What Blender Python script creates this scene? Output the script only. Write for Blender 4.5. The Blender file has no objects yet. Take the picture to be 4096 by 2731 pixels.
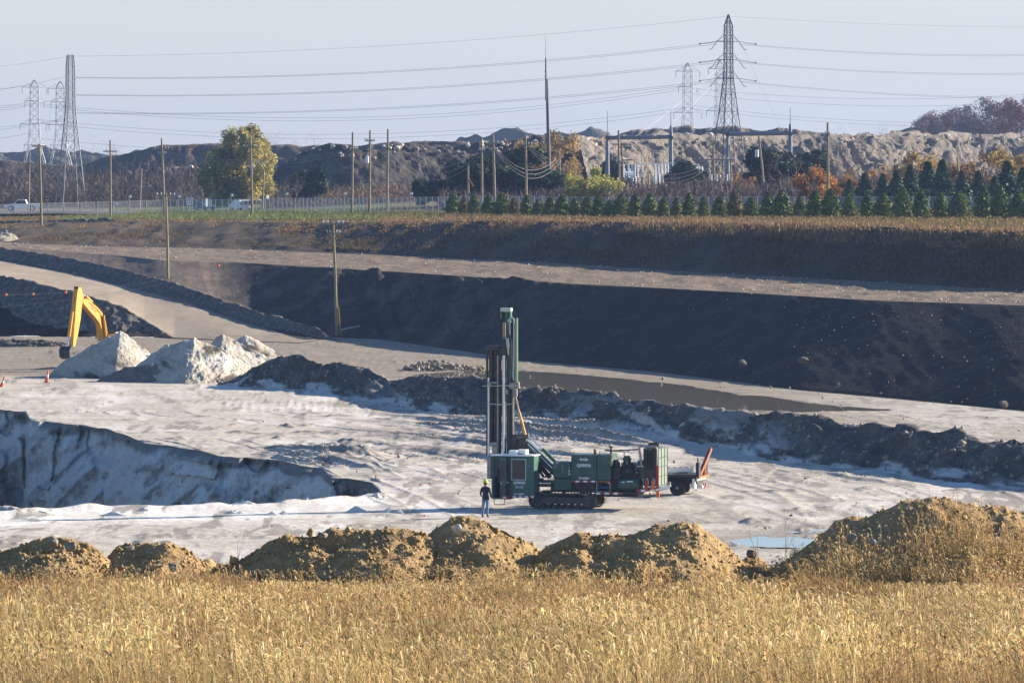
import bpy, math, random
import numpy as np
from mathutils import Vector, Matrix
R = math.radians
rng = np.random.default_rng(7)
random.seed(7)
SC = bpy.context.scene
COL = SC.collection

# ------------------------------------------------------------------ camera
F, HZ, CAMZ = 5120.0, 150.0, 18.0      # focal length in pixels of a 1024 wide frame, horizon row, eye height
cam_d = bpy.data.cameras.new('camera')
cam = bpy.data.objects.new('camera', cam_d)
COL.objects.link(cam)
cam.location = (0, 0, CAMZ)
cam.rotation_euler = (R(90), 0, 0)
cam_d.sensor_width = 36.0
cam_d.lens = 36.0 * F / 1024.0
cam_d.shift_y = -(341.0 - HZ) / 1024.0
cam_d.clip_start = 0.5
cam_d.clip_end = 30000
SC.camera = cam

# ------------------------------------------------------------------ sky and sun
SUN_EL, SUN_AZ = 21.2, 66.0            # azimuth clockwise from the viewing direction
world = bpy.data.worlds.new('World')
SC.world = world
world.use_nodes = True
wn = world.node_tree.nodes
wn.clear()
sky = wn.new('ShaderNodeTexSky')
sky.sky_type = 'NISHITA'
sky.sun_disc = False
sky.sun_elevation = R(SUN_EL)
sky.sun_rotation = R(SUN_AZ)
sky.air_density = 1.0
sky.dust_density = 0.3
sky.ozone_density = 6.0
bg = wn.new('ShaderNodeBackground')
bg.inputs['Strength'].default_value = 0.085
wo = wn.new('ShaderNodeOutputWorld')
# haze veils the sky: thick towards the horizon, thinning overhead
geo = wn.new('ShaderNodeNewGeometry')
sep = wn.new('ShaderNodeSeparateXYZ')
absz = wn.new('ShaderNodeMath'); absz.operation = 'ABSOLUTE'
vr = wn.new('ShaderNodeMapRange'); vr.interpolation_type = 'SMOOTHSTEP'
vr.inputs['From Min'].default_value = 0.0; vr.inputs['From Max'].default_value = 0.15
vr.inputs['To Min'].default_value = 0.90; vr.inputs['To Max'].default_value = 0.0
veil = wn.new('ShaderNodeMix'); veil.data_type = 'RGBA'
veil.inputs[7].default_value = (2.92, 3.0, 3.22, 1)
wl = world.node_tree.links
wl.new(geo.outputs['Incoming'], sep.inputs[0]); wl.new(sep.outputs['Z'], absz.inputs[0]); wl.new(absz.outputs[0], vr.inputs['Value'])
wl.new(vr.outputs[0], veil.inputs[0])
wl.new(sky.outputs[0], veil.inputs[6])
wl.new(veil.outputs[2], bg.inputs['Color'])
world.node_tree.links.new(bg.outputs[0], wo.inputs['Surface'])
sun_d = bpy.data.lights.new('sun', 'SUN')
sun_d.energy = 5.0
sun_d.angle = R(0.5)
sun_d.color = (1.0, 0.885, 0.71)
sun = bpy.data.objects.new('sun', sun_d)
COL.objects.link(sun)
sd = Vector((math.sin(R(SUN_AZ)) * math.cos(R(SUN_EL)), math.cos(R(SUN_AZ)) * math.cos(R(SUN_EL)), math.sin(R(SUN_EL))))
sun.rotation_euler = sd.to_track_quat('Z', 'Y').to_euler()
sun.location = (60, 60, 80)
SC.view_settings.view_transform = 'Standard'
SC.view_settings.look = 'None'
SC.view_settings.gamma = 1.0
SC.view_settings.exposure = 1.45
SC.view_settings.use_curve_mapping = False
SC.cycles.use_denoising = True
SC.cycles.max_bounces = 6
SC.cycles.diffuse_bounces = 3
SC.cycles.transparent_max_bounces = 24
SC.cycles.volume_bounces = 1
SC.cycles.volume_step_rate = 4.0

# ------------------------------------------------------------------ helpers
K = 1024.0 / 2352.0
def W(u, D, z):                     # picture column, distance, height -> world point
    return ((u - 512.0) / F * D, D, z)
def PV(u, v, D):                    # picture column and row at a distance
    return ((u - 512.0) / F * D, D, CAMZ - (v - HZ) * D / F)
def FL(u, v, z=0.0):                # picture point lying at height z
    return W(u, F * (CAMZ - z) / (v - HZ), z)
def DV(v, z=0.0):
    return F * (CAMZ - z) / (v - HZ)

_perm = np.random.default_rng(11).permutation(4096)
_val = np.random.default_rng(12).uniform(-1, 1, 4096)
def _h2(ix, iy, s):
    return _val[_perm[(_perm[(ix + s * 131) & 4095] + iy) & 4095]]
def vn(x, y, s=0):
    x = np.asarray(x, float); y = np.asarray(y, float)
    ix = np.floor(x).astype(int); iy = np.floor(y).astype(int)
    fx = x - ix; fy = y - iy
    fx = fx * fx * fx * (fx * (fx * 6 - 15) + 10); fy = fy * fy * fy * (fy * (fy * 6 - 15) + 10)
    a = _h2(ix, iy, s); b = _h2(ix + 1, iy, s); c = _h2(ix, iy + 1, s); d = _h2(ix + 1, iy + 1, s)
    return a + (b - a) * fx + (c - a) * fy + (a - b - c + d) * fx * fy
def fbm(x, y, o=4, s=0, g=0.5):
    t = 0; a = 1.0
    for k in range(o):
        t = t + a * vn(np.asarray(x) * 2 ** k + 17.3 * k, np.asarray(y) * 2 ** k - 9.1 * k, s + k); a *= g
    return t
def ridged(x, y, o=3, s=0):
    t = 0; a = 1.0
    for k in range(o):
        t = t + a * (1 - 2 * np.abs(vn(np.asarray(x) * 2 ** k + 7.7 * k, np.asarray(y) * 2 ** k + 3.1 * k, s + k))); a *= 0.5
    return t
def sstep(a, b, x):
    t = np.clip((np.asarray(x, float) - a) / (b - a), 0, 1)
    return t * t * (3 - 2 * t)

def raw_mesh(name, V, Fq, smooth=False):
    """V (n,3), Fq (m,3 or 4) integer array, or a list of lists"""
    me = bpy.data.meshes.new(name)
    if isinstance(Fq, np.ndarray):
        V = np.asarray(V, np.float32)
        k = Fq.shape[1]; m = len(Fq)
        me.vertices.add(len(V)); me.vertices.foreach_set('co', V.ravel())
        me.loops.add(m * k); me.loops.foreach_set('vertex_index', Fq.astype(np.int32).ravel())
        me.polygons.add(m)
        me.polygons.foreach_set('loop_start', np.arange(0, m * k, k, dtype=np.int32))
        me.polygons.foreach_set('loop_total', np.full(m, k, np.int32))
        me.update(calc_edges=True)
    else:
        me.from_pydata([tuple(v) for v in V], [], Fq)
        me.update()
    if smooth:
        me.polygons.foreach_set('use_smooth', np.ones(len(me.polygons), bool))
    return me
def add_attr(me, name, arr, kind='FLOAT'):
    a = me.attributes.new(name, kind, 'POINT')
    if kind == 'FLOAT':
        a.data.foreach_set('value', np.asarray(arr, np.float32).ravel())
    else:
        c = np.ones((len(arr), 4), np.float32); c[:, :3] = arr
        a.data.foreach_set('color', c.ravel())
def link(name, me, mat=None, parent=None, loc=None):
    o = bpy.data.objects.new(name, me)
    COL.objects.link(o)
    if mat is not None and me is not None and not me.materials:
        me.materials.append(mat)
    if parent is not None: o.parent = parent
    if loc is not None: o.location = loc
    return o
def tag(o, label=None, cat=None, group=None, kind=None):
    if label: o['label'] = label
    if cat: o['category'] = cat
    if group: o['group'] = group
    if kind: o['kind'] = kind
    return o
def empty(name, loc, rz=0.0, label=None, cat=None, group=None):
    o = bpy.data.objects.new(name, None)
    COL.objects.link(o)
    o.empty_display_size = 0.3
    o.location = loc; o.rotation_euler = (0, 0, rz)
    return tag(o, label, cat, group)
def copy_tree(o, parent=None):
    c = o.copy(); COL.objects.link(c); c.parent = parent
    for ch in list(o.children):
        copy_tree(ch, c)
    return c
def grid_faces(nr, nc):
    i = np.arange(nr - 1)[:, None] * nc + np.arange(nc - 1)[None, :]
    i = i.ravel()
    return np.stack([i, i + 1, i + nc + 1, i + nc], 1)

class MB:
    """collects boxes, tubes, prisms; build() links them as one mesh object"""
    def __init__(s): s.V = []; s.F = []
    def add(s, V, Fs):
        n = len(s.V); s.V += [tuple(v) for v in V]; s.F += [[i + n for i in f] for f in Fs]; return s
    def box(s, x0, x1, y0, y1, z0, z1, bev=0.0):
        if bev <= 0:
            V = [(x0,y0,z0),(x1,y0,z0),(x1,y1,z0),(x0,y1,z0),(x0,y0,z1),(x1,y0,z1),(x1,y1,z1),(x0,y1,z1)]
            return s.add(V, [[0,3,2,1],[4,5,6,7],[0,1,5,4],[1,2,6,5],[2,3,7,6],[3,0,4,7]])
        b = min(bev, (x1-x0)*.45, (y1-y0)*.45, (z1-z0)*.45)
        def ring(ix, iy, z):
            return [(x0+ix+b,y0+iy,z),(x1-ix-b,y0+iy,z),(x1-ix,y0+iy+b,z),(x1-ix,y1-iy-b,z),(x1-ix-b,y1-iy,z),(x0+ix+b,y1-iy,z),(x0+ix,y1-iy-b,z),(x0+ix,y0+iy+b,z)]
        V = ring(b,b,z0)+ring(0,0,z0+b)+ring(0,0,z1-b)+ring(b,b,z1)
        Fs = [list(range(7,-1,-1)), list(range(24,32))]
        for r in range(3):
            for k in range(8):
                Fs.append([r*8+k, r*8+(k+1)%8, (r+1)*8+(k+1)%8, (r+1)*8+k])
        return s.add(V, Fs)
    def tube(s, pts, r, n=8, cap=True):
        pts = [Vector(p) for p in pts]
        rs = list(r) if isinstance(r, (list, tuple)) else [r] * len(pts)
        V = []; prev = None
        for i, p in enumerate(pts):
            d = (pts[min(i+1,len(pts)-1)] - pts[max(i-1,0)])
            d = d.normalized() if d.length > 1e-9 else Vector((0,0,1))
            if prev is None:
                a = Vector((1,0,0)) if abs(d.x) < .8 else Vector((0,1,0))
                e1 = d.cross(a).normalized()
            else:
                e1 = (prev - d * prev.dot(d)).normalized()
            prev = e1
            e2 = d.cross(e1)
            for k in range(n):
                t = 2*math.pi*k/n
                V.append(p + (e1*math.cos(t) + e2*math.sin(t)) * rs[i])
        Fs = []
        for i in range(len(pts)-1):
            for k in range(n):
                Fs.append([i*n+k, i*n+(k+1)%n, (i+1)*n+(k+1)%n, (i+1)*n+k])
        if cap:
            Fs.append(list(range(n-1,-1,-1))); Fs.append([(len(pts)-1)*n+k for k in range(n)])
        return s.add(V, Fs)
    def bar(s, a, b, w, h=None):
        """square bar between two points"""
        h = h or w
        a = Vector(a); b = Vector(b); d = (b-a).normalized()
        up = Vector((0,0,1)) if abs(d.z) < .9 else Vector((0,1,0))
        e1 = d.cross(up).normalized(); e2 = e1.cross(d)
        V = []
        for p in (a, b):
            for (i, j) in ((-1,-1),(1,-1),(1,1),(-1,1)):
                V.append(p + e1*(i*w/2) + e2*(j*h/2))
        return s.add(V, [[0,1,2,3][::-1],[4,5,6,7],[0,1,5,4],[1,2,6,5],[2,3,7,6],[3,0,4,7]])
    def prism(s, poly, y0, y1, plane='xz'):
        n = len(poly); V = []
        for y in (y0, y1):
            for (a, b) in poly:
                V.append((a, y, b) if plane == 'xz' else ((a, b, y) if plane == 'xy' else (y, a, b)))
        Fs = [list(range(n)), list(range(2*n-1, n-1, -1))]
        for k in range(n):
            Fs.append([k, n+k, n+(k+1)%n, (k+1)%n])
        return s.add(V, Fs)
    def cyl(s, a, b, r, n=16): return s.tube([a, b], r, n)
    def lathe(s, prof, c=(0,0,0), n=16, axis='z'):
        V = []
        for (r, h) in prof:
            for k in range(n):
                t = 2*math.pi*k/n; a, b = r*math.cos(t), r*math.sin(t)
                V.append((c[0]+a, c[1]+b, c[2]+h) if axis=='z' else ((c[0]+a, c[1]+h, c[2]+b) if axis=='y' else (c[0]+h, c[1]+a, c[2]+b)))
        Fs = []
        for i in range(len(prof)-1):
            for k in range(n):
                Fs.append([i*n+k, i*n+(k+1)%n, (i+1)*n+(k+1)%n, (i+1)*n+k])
        Fs.append(list(range(n-1,-1,-1))); Fs.append([(len(prof)-1)*n+k for k in range(n)])
        return s.add(V, Fs)
    def build(s, name, mat, parent=None, smooth=False, loc=None):
        me = raw_mesh(name, s.V, s.F)
        import bmesh
        bm = bmesh.new(); bm.from_mesh(me); bmesh.ops.recalc_face_normals(bm, faces=bm.faces); bm.to_mesh(me); bm.free()
        if smooth:
            me.polygons.foreach_set('use_smooth', np.ones(len(me.polygons), bool))
            try: me.set_sharp_from_angle(angle=R(40))
            except Exception: pass
        return link(name, me, mat, parent, loc)

# ------------------------------------------------------------------ materials
def new_mat(name):
    m = bpy.data.materials.new(name); m.use_nodes = True
    nt = m.node_tree; nt.nodes.clear()
    out = nt.nodes.new('ShaderNodeOutputMaterial')
    b = nt.nodes.new('ShaderNodeBsdfPrincipled')
    nt.links.new(b.outputs[0], out.inputs['Surface'])
    return m, nt, b, out
def c4(c): return (c[0], c[1], c[2], 1.0)
def nd(nt, t, **kw):
    n = nt.nodes.new(t)
    for k, v in kw.items():
        if k.startswith('i_'): n.inputs[k[2:].replace('_', ' ')].default_value = v
        else: setattr(n, k, v)
    return n
def noise_node(nt, scale, detail=5, rough=0.6, stretch=None, coord='world'):
    if coord == 'world':
        g = nd(nt, 'ShaderNodeNewGeometry'); src = g.outputs['Position']
    else:
        g = nd(nt, 'ShaderNodeTexCoord'); src = g.outputs['Object']
    if stretch:
        mp = nd(nt, 'ShaderNodeMapping'); mp.inputs['Scale'].default_value = stretch[0]
        if len(stretch) > 1: mp.inputs['Rotation'].default_value = stretch[1]
        nt.links.new(src, mp.inputs['Vector']); src = mp.outputs['Vector']
    n = nd(nt, 'ShaderNodeTexNoise')
    n.inputs['Scale'].default_value = scale; n.inputs['Detail'].default_value = detail; n.inputs['Roughness'].default_value = rough
    nt.links.new(src, n.inputs['Vector'])
    return n
def ramp(nt, src, stops):
    r = nd(nt, 'ShaderNodeValToRGB')
    e = r.color_ramp.elements
    while len(e) < len(stops): e.new(0.5)
    for k, (p, c) in enumerate(stops):
        e[k].position = p; e[k].color = c4(c) if len(c) == 3 else c
    nt.links.new(src, r.inputs['Fac'])
    return r
def mixc(nt, fac, a, b, mode='MIX'):
    m = nd(nt, 'ShaderNodeMix', data_type='RGBA', blend_type=mode)
    for sock, val in ((m.inputs['Factor'], fac), (m.inputs['A'], a), (m.inputs['B'], b)):
        pass
    def put(idx, val):
        s = m.inputs[idx]
        if hasattr(val, 'is_output'): nt.links.new(val, s)
        else: s.default_value = c4(val) if isinstance(val, (tuple, list)) and len(val) == 3 else val
    put(0, fac); put(6, a); put(7, b)
    return m.outputs[2]
def attr_node(nt, name):
    return nd(nt, 'ShaderNodeAttribute', attribute_name=name)
def bump(nt, b, src, strength=0.5, dist=0.1):
    n = nd(nt, 'ShaderNodeBump'); n.inputs['Strength'].default_value = strength; n.inputs['Distance'].default_value = dist
    nt.links.new(src, n.inputs['Height']); nt.links.new(n.outputs[0], b.inputs['Normal'])

def soil(name, stops, scale=0.6, fine=6.0, bstr=0.6, bdist=0.15, rough=0.95, extra=None, stretch=None, speck=None, fw=0.45):
    """earth: two noises through a colour ramp, optional attribute-driven second ramp and pale specks"""
    m, nt, b, out = new_mat(name)
    n1 = noise_node(nt, scale, 6, 0.62, stretch)
    n2 = noise_node(nt, fine, 4, 0.7)
    mx = nd(nt, 'ShaderNodeMath', operation='MULTIPLY_ADD')
    nt.links.new(n2.outputs['Fac'], mx.inputs[0]); mx.inputs[1].default_value = fw
    sub = nd(nt, 'ShaderNodeMath', operation='MULTIPLY'); nt.links.new(n1.outputs['Fac'], sub.inputs[0]); sub.inputs[1].default_value = 1 - fw
    nt.links.new(sub.outputs[0], mx.inputs[2])
    col = ramp(nt, mx.outputs[0], stops).outputs[0]
    if extra:
        for (an, st2) in extra:
            a = attr_node(nt, an)
            c2 = ramp(nt, mx.outputs[0], st2).outputs[0]
            col = mixc(nt, a.outputs['Fac'], col, c2)
    if speck:
        n3 = noise_node(nt, speck[0], 2, 0.5)
        r3 = ramp(nt, n3.outputs['Fac'], [(speck[1], (0,0,0)), (speck[1] + 0.03, (1,1,1))])
        col = mixc(nt, r3.outputs[0], col, speck[2])
    nt.links.new(col, b.inputs['Base Color'])
    b.inputs['Roughness'].default_value = rough
    b.inputs['Specular IOR Level'].default_value = 0.15
    ad = nd(nt, 'ShaderNodeMath', operation='ADD'); nt.links.new(n1.outputs['Fac'], ad.inputs[0]); nt.links.new(n2.outputs['Fac'], ad.inputs[1])
    bump(nt, b, ad.outputs[0], bstr, bdist)
    return m
def paint(name, col, rough=0.5, metal=0.0, dirt=0.25, dirtcol=(0.22,0.19,0.15), scale=2.5, spec=0.4):
    m, nt, b, out = new_mat(name)
    n = noise_node(nt, scale, 6, 0.65, coord='obj')
    r = ramp(nt, n.outputs['Fac'], [(0.42, (0,0,0)), (0.72, (1,1,1))])
    ml = nd(nt, 'ShaderNodeMath', operation='MULTIPLY'); nt.links.new(r.outputs[0], ml.inputs[0]); ml.inputs[1].default_value = dirt
    n2 = noise_node(nt, scale * 0.35, 3, 0.5, coord='obj')
    v = mixc(nt, n2.outputs['Fac'], tuple(x * 0.86 for x in col), tuple(min(1, x * 1.12) for x in col))
    c = mixc(nt, ml.outputs[0], v, dirtcol)
    nt.links.new(c, b.inputs['Base Color'])
    b.inputs['Metallic'].default_value = metal
    b.inputs['Specular IOR Level'].default_value = spec
    rr = nd(nt, 'ShaderNodeMath', operation='MULTIPLY_ADD'); nt.links.new(n.outputs['Fac'], rr.inputs[0]); rr.inputs[1].default_value = 0.35; rr.inputs[2].default_value = rough - 0.17
    nt.links.new(rr.outputs[0], b.inputs['Roughness'])
    return m
def leaf_mat(name, rough=0.7, trans=0.35):
    m, nt, b, out = new_mat(name)
    a = attr_node(nt, 'col')
    nt.links.new(a.outputs['Color'], b.inputs['Base Color'])
    b.inputs['Roughness'].default_value = rough
    b.inputs['Specular IOR Level'].default_value = 0.15
    if trans > 0:
        t = nd(nt, 'ShaderNodeBsdfTranslucent'); nt.links.new(a.outputs['Color'], t.inputs['Color'])
        mx = nd(nt, 'ShaderNodeMixShader'); mx.inputs[0].default_value = trans
        nt.links.new(b.outputs[0], mx.inputs[1]); nt.links.new(t.outputs[0], mx.inputs[2])
        nt.links.new(mx.outputs[0], out.inputs['Surface'])
    return m

GREY_SAND = [(0.32,(0.15,0.125,0.098)),(0.43,(0.33,0.288,0.238)),(0.56,(0.44,0.395,0.335)),(0.68,(0.54,0.495,0.435))]
WHITE_SAND = [(0.3,(0.46,0.435,0.395)),(0.5,(0.59,0.565,0.525)),(0.7,(0.73,0.71,0.675))]
TAN = [(0.3,(0.12,0.095,0.068)),(0.5,(0.21,0.172,0.128)),(0.7,(0.30,0.25,0.19))]
DARKDIRT = [(0.3,(0.035,0.030,0.026)),(0.5,(0.075,0.062,0.05)),(0.68,(0.15,0.125,0.10))]
M_floor = soil('quarry_floor_sand', GREY_SAND, 0.35, 1.8, 0.7, 0.12, fw=0.6, extra=[('white', WHITE_SAND), ('tan', TAN), ('wet_shade', [(0.3,(0.16,0.14,0.12)),(0.7,(0.28,0.25,0.21))])], stretch=((0.5,1.2,1),(0,0,R(28))))
M_slope = soil('embankment_dirt', [(0.32,(0.010,0.009,0.008)),(0.5,(0.024,0.0205,0.017)),(0.68,(0.062,0.052,0.042))], 0.3, 2.2, 0.6, 0.25, extra=[('terr_lit', [(0.3,(0.085,0.062,0.045)),(0.5,(0.145,0.108,0.078)),(0.68,(0.21,0.16,0.115))])], speck=(3.5,0.76,(0.30,0.28,0.25)))
M_terrace = soil('terrace_dirt', [(0.3,(0.095,0.068,0.047)),(0.5,(0.155,0.115,0.080)),(0.68,(0.215,0.165,0.118))], 0.15, 2.5, 0.7, 0.2, speck=(2.6,0.745,(0.5,0.47,0.42)))
M_brushsoil = soil('brush_soil', [(0.3,(0.026,0.020,0.015)),(0.5,(0.058,0.043,0.029)),(0.68,(0.12,0.084,0.05))], 0.2, 2.0, 0.8, 0.3)
M_road = soil('haul_road_gravel', [(0.3,(0.17,0.135,0.098)),(0.5,(0.245,0.20,0.148)),(0.68,(0.31,0.26,0.20))], 0.12, 1.6, 0.35, 0.1, stretch=((2.2,0.35,1),(0,0,R(18))))
M_field = soil('field_ground', [(0.3,(0.10,0.085,0.045)),(0.5,(0.17,0.13,0.07)),(0.68,(0.24,0.18,0.10))], 0.08, 1.2, 0.6, 0.2, extra=[('green', [(0.3,(0.075,0.115,0.03)),(0.6,(0.12,0.17,0.045))])])
M_grassground = soil('straw_ground', [(0.3,(0.10,0.075,0.035)),(0.5,(0.20,0.15,0.07)),(0.68,(0.30,0.22,0.11))], 1.2, 9, 0.8, 0.08)
M_cliff = soil('quarry_face_rock', [(0.3,(0.40,0.38,0.345)),(0.48,(0.60,0.58,0.54)),(0.62,(0.72,0.70,0.67)),(0.75,(0.82,0.81,0.78))], 0.8, 3.5, 1.0, 0.3,
               extra=[('soil', [(0.3,(0.085,0.08,0.072)),(0.7,(0.24,0.22,0.195))]), ('white', WHITE_SAND)], stretch=((1,1,0.6),))
M_midberm = soil('midfield_berm_soil', [(0.3,(0.04,0.037,0.033)),(0.5,(0.092,0.084,0.074)),(0.7,(0.20,0.184,0.165))], 0.6, 3.5, 0.9, 0.25,
               extra=[('white', WHITE_SAND)])
M_gravel = soil('crushed_stone', [(0.3,(0.05,0.044,0.038)),(0.5,(0.13,0.116,0.10)),(0.68,(0.36,0.33,0.29))], 1.6, 5.0, 1.0, 0.25)
M_tansand = soil('tan_sand', [(0.3,(0.28,0.235,0.18)),(0.5,(0.42,0.37,0.295)),(0.7,(0.56,0.51,0.43))], 0.5, 4.0, 0.8, 0.2, extra=[('white', WHITE_SAND), ('dark', DARKDIRT)])
M_mound = soil('foreground_mound_soil', [(0.3,(0.145,0.09,0.04)),(0.48,(0.295,0.193,0.09)),(0.62,(0.42,0.285,0.14)),(0.74,(0.52,0.375,0.21))], 1.6, 11.0, 1.0, 0.06, speck=(16,0.72,(0.5,0.43,0.33)))
M_stone = soil('boulder_stone', [(0.3,(0.13,0.11,0.085)),(0.5,(0.25,0.21,0.165)),(0.7,(0.38,0.33,0.27))], 1.5, 8, 0.7, 0.05)
M_darkstone = soil('dark_boulder', [(0.3,(0.05,0.045,0.04)),(0.7,(0.16,0.145,0.125))], 1.5, 6, 0.8, 0.08)
M_palestone = soil('pale_boulder', [(0.3,(0.32,0.27,0.21)),(0.5,(0.5,0.44,0.36)),(0.7,(0.62,0.57,0.49))], 1.5, 6, 0.6, 0.08)
M_ochrestone = soil('ochre_boulder', [(0.3,(0.22,0.14,0.05)),(0.5,(0.36,0.24,0.10)),(0.7,(0.48,0.35,0.17))], 2, 8, 0.7, 0.05)
# ------------------------------------------------------------------ the lie of the land: break lines as (column, distance, height)
def line(pts):
    a = np.array(pts, float)
    return a
def fv(pts):                         # (u, v, z) -> (u, D, z)
    return line([(u, DV(v, z), z) for (u, v, z) in pts])
def at_line(L, u):
    return np.interp(u, L[:,0], L[:,1]), np.interp(u, L[:,0], L[:,2])
def ztop(x): return np.interp(x, [-140,-90,-66,-50,-25,1,49,90], [6.6,7.0,7.5,7.9,9.0,10.3,11.1,11.3])
U0, U1 = -180.0, 1204.0
L_toe = fv([(-180,335,0),(0,336,0),(150,337,0),(174,338.5,0),(240,341,0),(300,343,0),(330,337,0),(380,339,0),(430,346,0),(479,353,0),(518,360,0),(650,371,0),(800,390,0),(1024,411,0),(1204,428,0)])
def _off(L, us, dD, z): return [(u, np.interp(u, L[:,0], L[:,1]) + dD, z) for u in us]
us_r = [330,380,430,479,518,650,800,1024,1204]
L_rn = line([(-180,562,6.2),(0,515,4.6),(65,505,3.4),(109,502,2.5),(144,500,1.0),(174,491,0.06),(240,484,0.05),(300,479,0.03)] + _off(L_toe, us_r, 0.3, 0.02))
L_rf = line([(-180,665,6.8),(0,605,5.0),(87,578,3.9),(174,536,2.3),(261,506,0.55),(305,481,0.05)] + _off(L_toe, us_r, 0.6, 0.05))
L_st = line([(-180,680,6.9),(0,620,5.5),(100,590,4.9),(174,553,3.7),(218,540,2.6),(261,524,1.5),(300,508,.7),(325,500,.25)] + _off(L_toe, us_r, 0.9, 0.12))
L_c1 = line([(-180,695,7.0),(0,634,6.0),(100,602,5.8),(174,572,5.6)] + [tuple(r) for r in fv([(218,261,5.6),(305,266,5.65),(435,274,5.8),(566,283,5.95),(740,292,6.05),(870,300,6.05),(1024,305,6.28),(1204,311,6.4)])])
L_b2 = line([(-180,715,7.1),(0,662,6.05),(100,642,5.9),(196,637,5.85)] + [tuple(r) for r in fv([(340,253,5.85),(522,261,6.0),(697,272,6.1),(870,281,6.2),(1024,291,6.4),(1204,299,6.5)])])
L_c2 = line([(-180,770,7.2),(0,738,7.5),(130,745,7.8),(230,690,8.4),(340,636,9.1),(522,578,10.1),(697,522,10.6),(870,478,10.9),(1024,436,11.1),(1204,420,11.3)])
def smooth_line(L, k=14):
    us = np.arange(-180, 1205, 4.0); D = np.interp(us, L[:,0], L[:,1]); z = np.interp(us, L[:,0], L[:,2])
    w = np.exp(-np.linspace(-2, 2, 2 * k // 2 + 1) ** 2); w /= w.sum(); p = len(w) // 2
    f = lambda a: np.convolve(np.pad(a, p, mode='reflect', reflect_type='odd'), w, 'valid')
    return np.stack([us, f(D), f(z)], 1)
L_c1, L_b2, L_c2 = smooth_line(L_c1, 24), smooth_line(L_b2, 24), smooth_line(L_c2, 24)
L_rf = smooth_line(L_rf, 10); L_rf[:,1] = np.maximum(L_rf[:,1], np.interp(L_rf[:,0], L_toe[:,0], L_toe[:,1]) + .4)
L_st = smooth_line(L_st, 10); L_st[:,1] = np.maximum(L_st[:,1], np.interp(L_st[:,0], L_rf[:,0], L_rf[:,1]) + .2)
def flat_rim(pts): return fv([(u, v, 0) for (u, v) in pts])
L_far_rim = flat_rim([(-180,396),(-60,404),(0,409),(26,411),(29,419),(70,424),(109,428),(130,436),(144,443),(183,448),(218,456),(250,457),(279,459),(300,465),(322,468),(331,477),(350,478),(372,482),(382,492),(390,493),(1204,493)])
_ru = np.arange(-180, 381, 2.0); _rD = np.interp(_ru, L_far_rim[:,0], L_far_rim[:,1])
_rD0 = _rD.copy()
_rD = _rD + 1.1 * fbm(_ru * .035, _ru * 0, 4, 87, .6) * np.clip((378 - _ru) / 40, 0, 1)
L_far_rim = np.concatenate([np.stack([_ru, _rD, 0 * _ru], 1), L_far_rim[L_far_rim[:,0] > 381]])
L_near_rim = flat_rim([(-180,518),(0,513),(87,507),(200,505),(261,503),(305,501),(355,496),(382,493.4),(390,493.05),(1204,493.05)])
def const_line(D, z): return line([(U0, D, z), (U1, D, z)])
LOWER = [const_line(4,15.6), const_line(30,13.4), const_line(60,11.8), const_line(92,10.2), const_line(97,9.6), const_line(126,0.0)]
def upper(us, t):
    D2, z2 = at_line(L_c2, us)
    D = D2 + t * (1150 - D2)
    x = (us - 512) / F * D
    s = min(1, t / 0.12)
    return D, (1 - s) * z2 + s * ztop(x)
UT = [0.04, 0.08, 0.12, 0.2, 0.35, 0.6, 1.0]
def profile(u):
    us = np.array([u])
    Ds = []; zs = []
    for L in LOWER + [L_near_rim]:
        d, z = at_line(L, us); Ds.append(d[0]); zs.append(z[0])
    for L in (L_far_rim, L_toe, L_rn, L_rf, L_st, L_c1, L_b2, L_c2):
        d, z = at_line(L, us); Ds.append(d[0]); zs.append(z[0])
    for t in UT:
        d, z = upper(us, t); Ds.append(d[0]); zs.append(z[0])
    Ds += [2200, 4000]; zs += [10.0, 14.0]
    return np.maximum.accumulate(np.array(Ds) + np.arange(len(Ds)) * 1e-4), np.array(zs)
_uc = np.arange(U0, U1 + 1, 4.0)
_prof = [profile(u) for u in _uc]
def gz(x, y):
    """ground height under a world point"""
    u = 512 + F * x / max(y, 1)
    u = min(max(u, U0), U1 - 0.01)
    k = (u - U0) / 4.0; i = int(k); f = k - i
    i = min(i, len(_prof) - 2)
    a = np.interp(y, *_prof[i]); b = np.interp(y, *_prof[i + 1])
    return float(a * (1 - f) + b * f)
def on_ground(u, D, dz=0.0):
    x = (u - 512) / F * D
    return (x, D, gz(x, D) + dz)

# ponds: picture outlines on the quarry floor
def pts_floor(disp): return np.array([FL(x * K, y * K)[:2] for (x, y) in disp])
POND = pts_floor([(935,866),(960,858),(1010,855),(1080,851),(1150,849.5),(1230,852),(1310,858),(1400,866),(1480,875),(1545,880),(1600,889),(1660,899),(1700,906),(1770,911),(1850,924),(1930,932),(2060,941),(1985,942),(1900,943),(1840,946),(1760,942),(1680,944),(1600,940),(1500,935),(1400,925),(1300,917),(1200,905),(1100,893),(1000,880)])
PUD1 = pts_floor([(1676,1243),(1700,1237),(1740,1233),(1790,1232),(1850,1234),(1905,1228),(1960,1230),(1960,1252),(1860,1256),(1760,1258),(1700,1252)])
PUD2 = pts_floor([(1800,1223),(1826,1219),(1850,1217),(1880,1214),(1912,1209),(1950,1208),(1952,1220),(1900,1222),(1860,1224)])
def inside(P, x, y):
    r = np.zeros(x.shape, bool); n = len(P); j = n - 1
    for i in range(n):
        xi, yi = P[i]; xj, yj = P[j]
        c = ((yi > y) != (yj > y)) & (x < (xj - xi) * (y - yi) / (yj - yi + 1e-12) + xi)
        r ^= c; j = i
    return r

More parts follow.
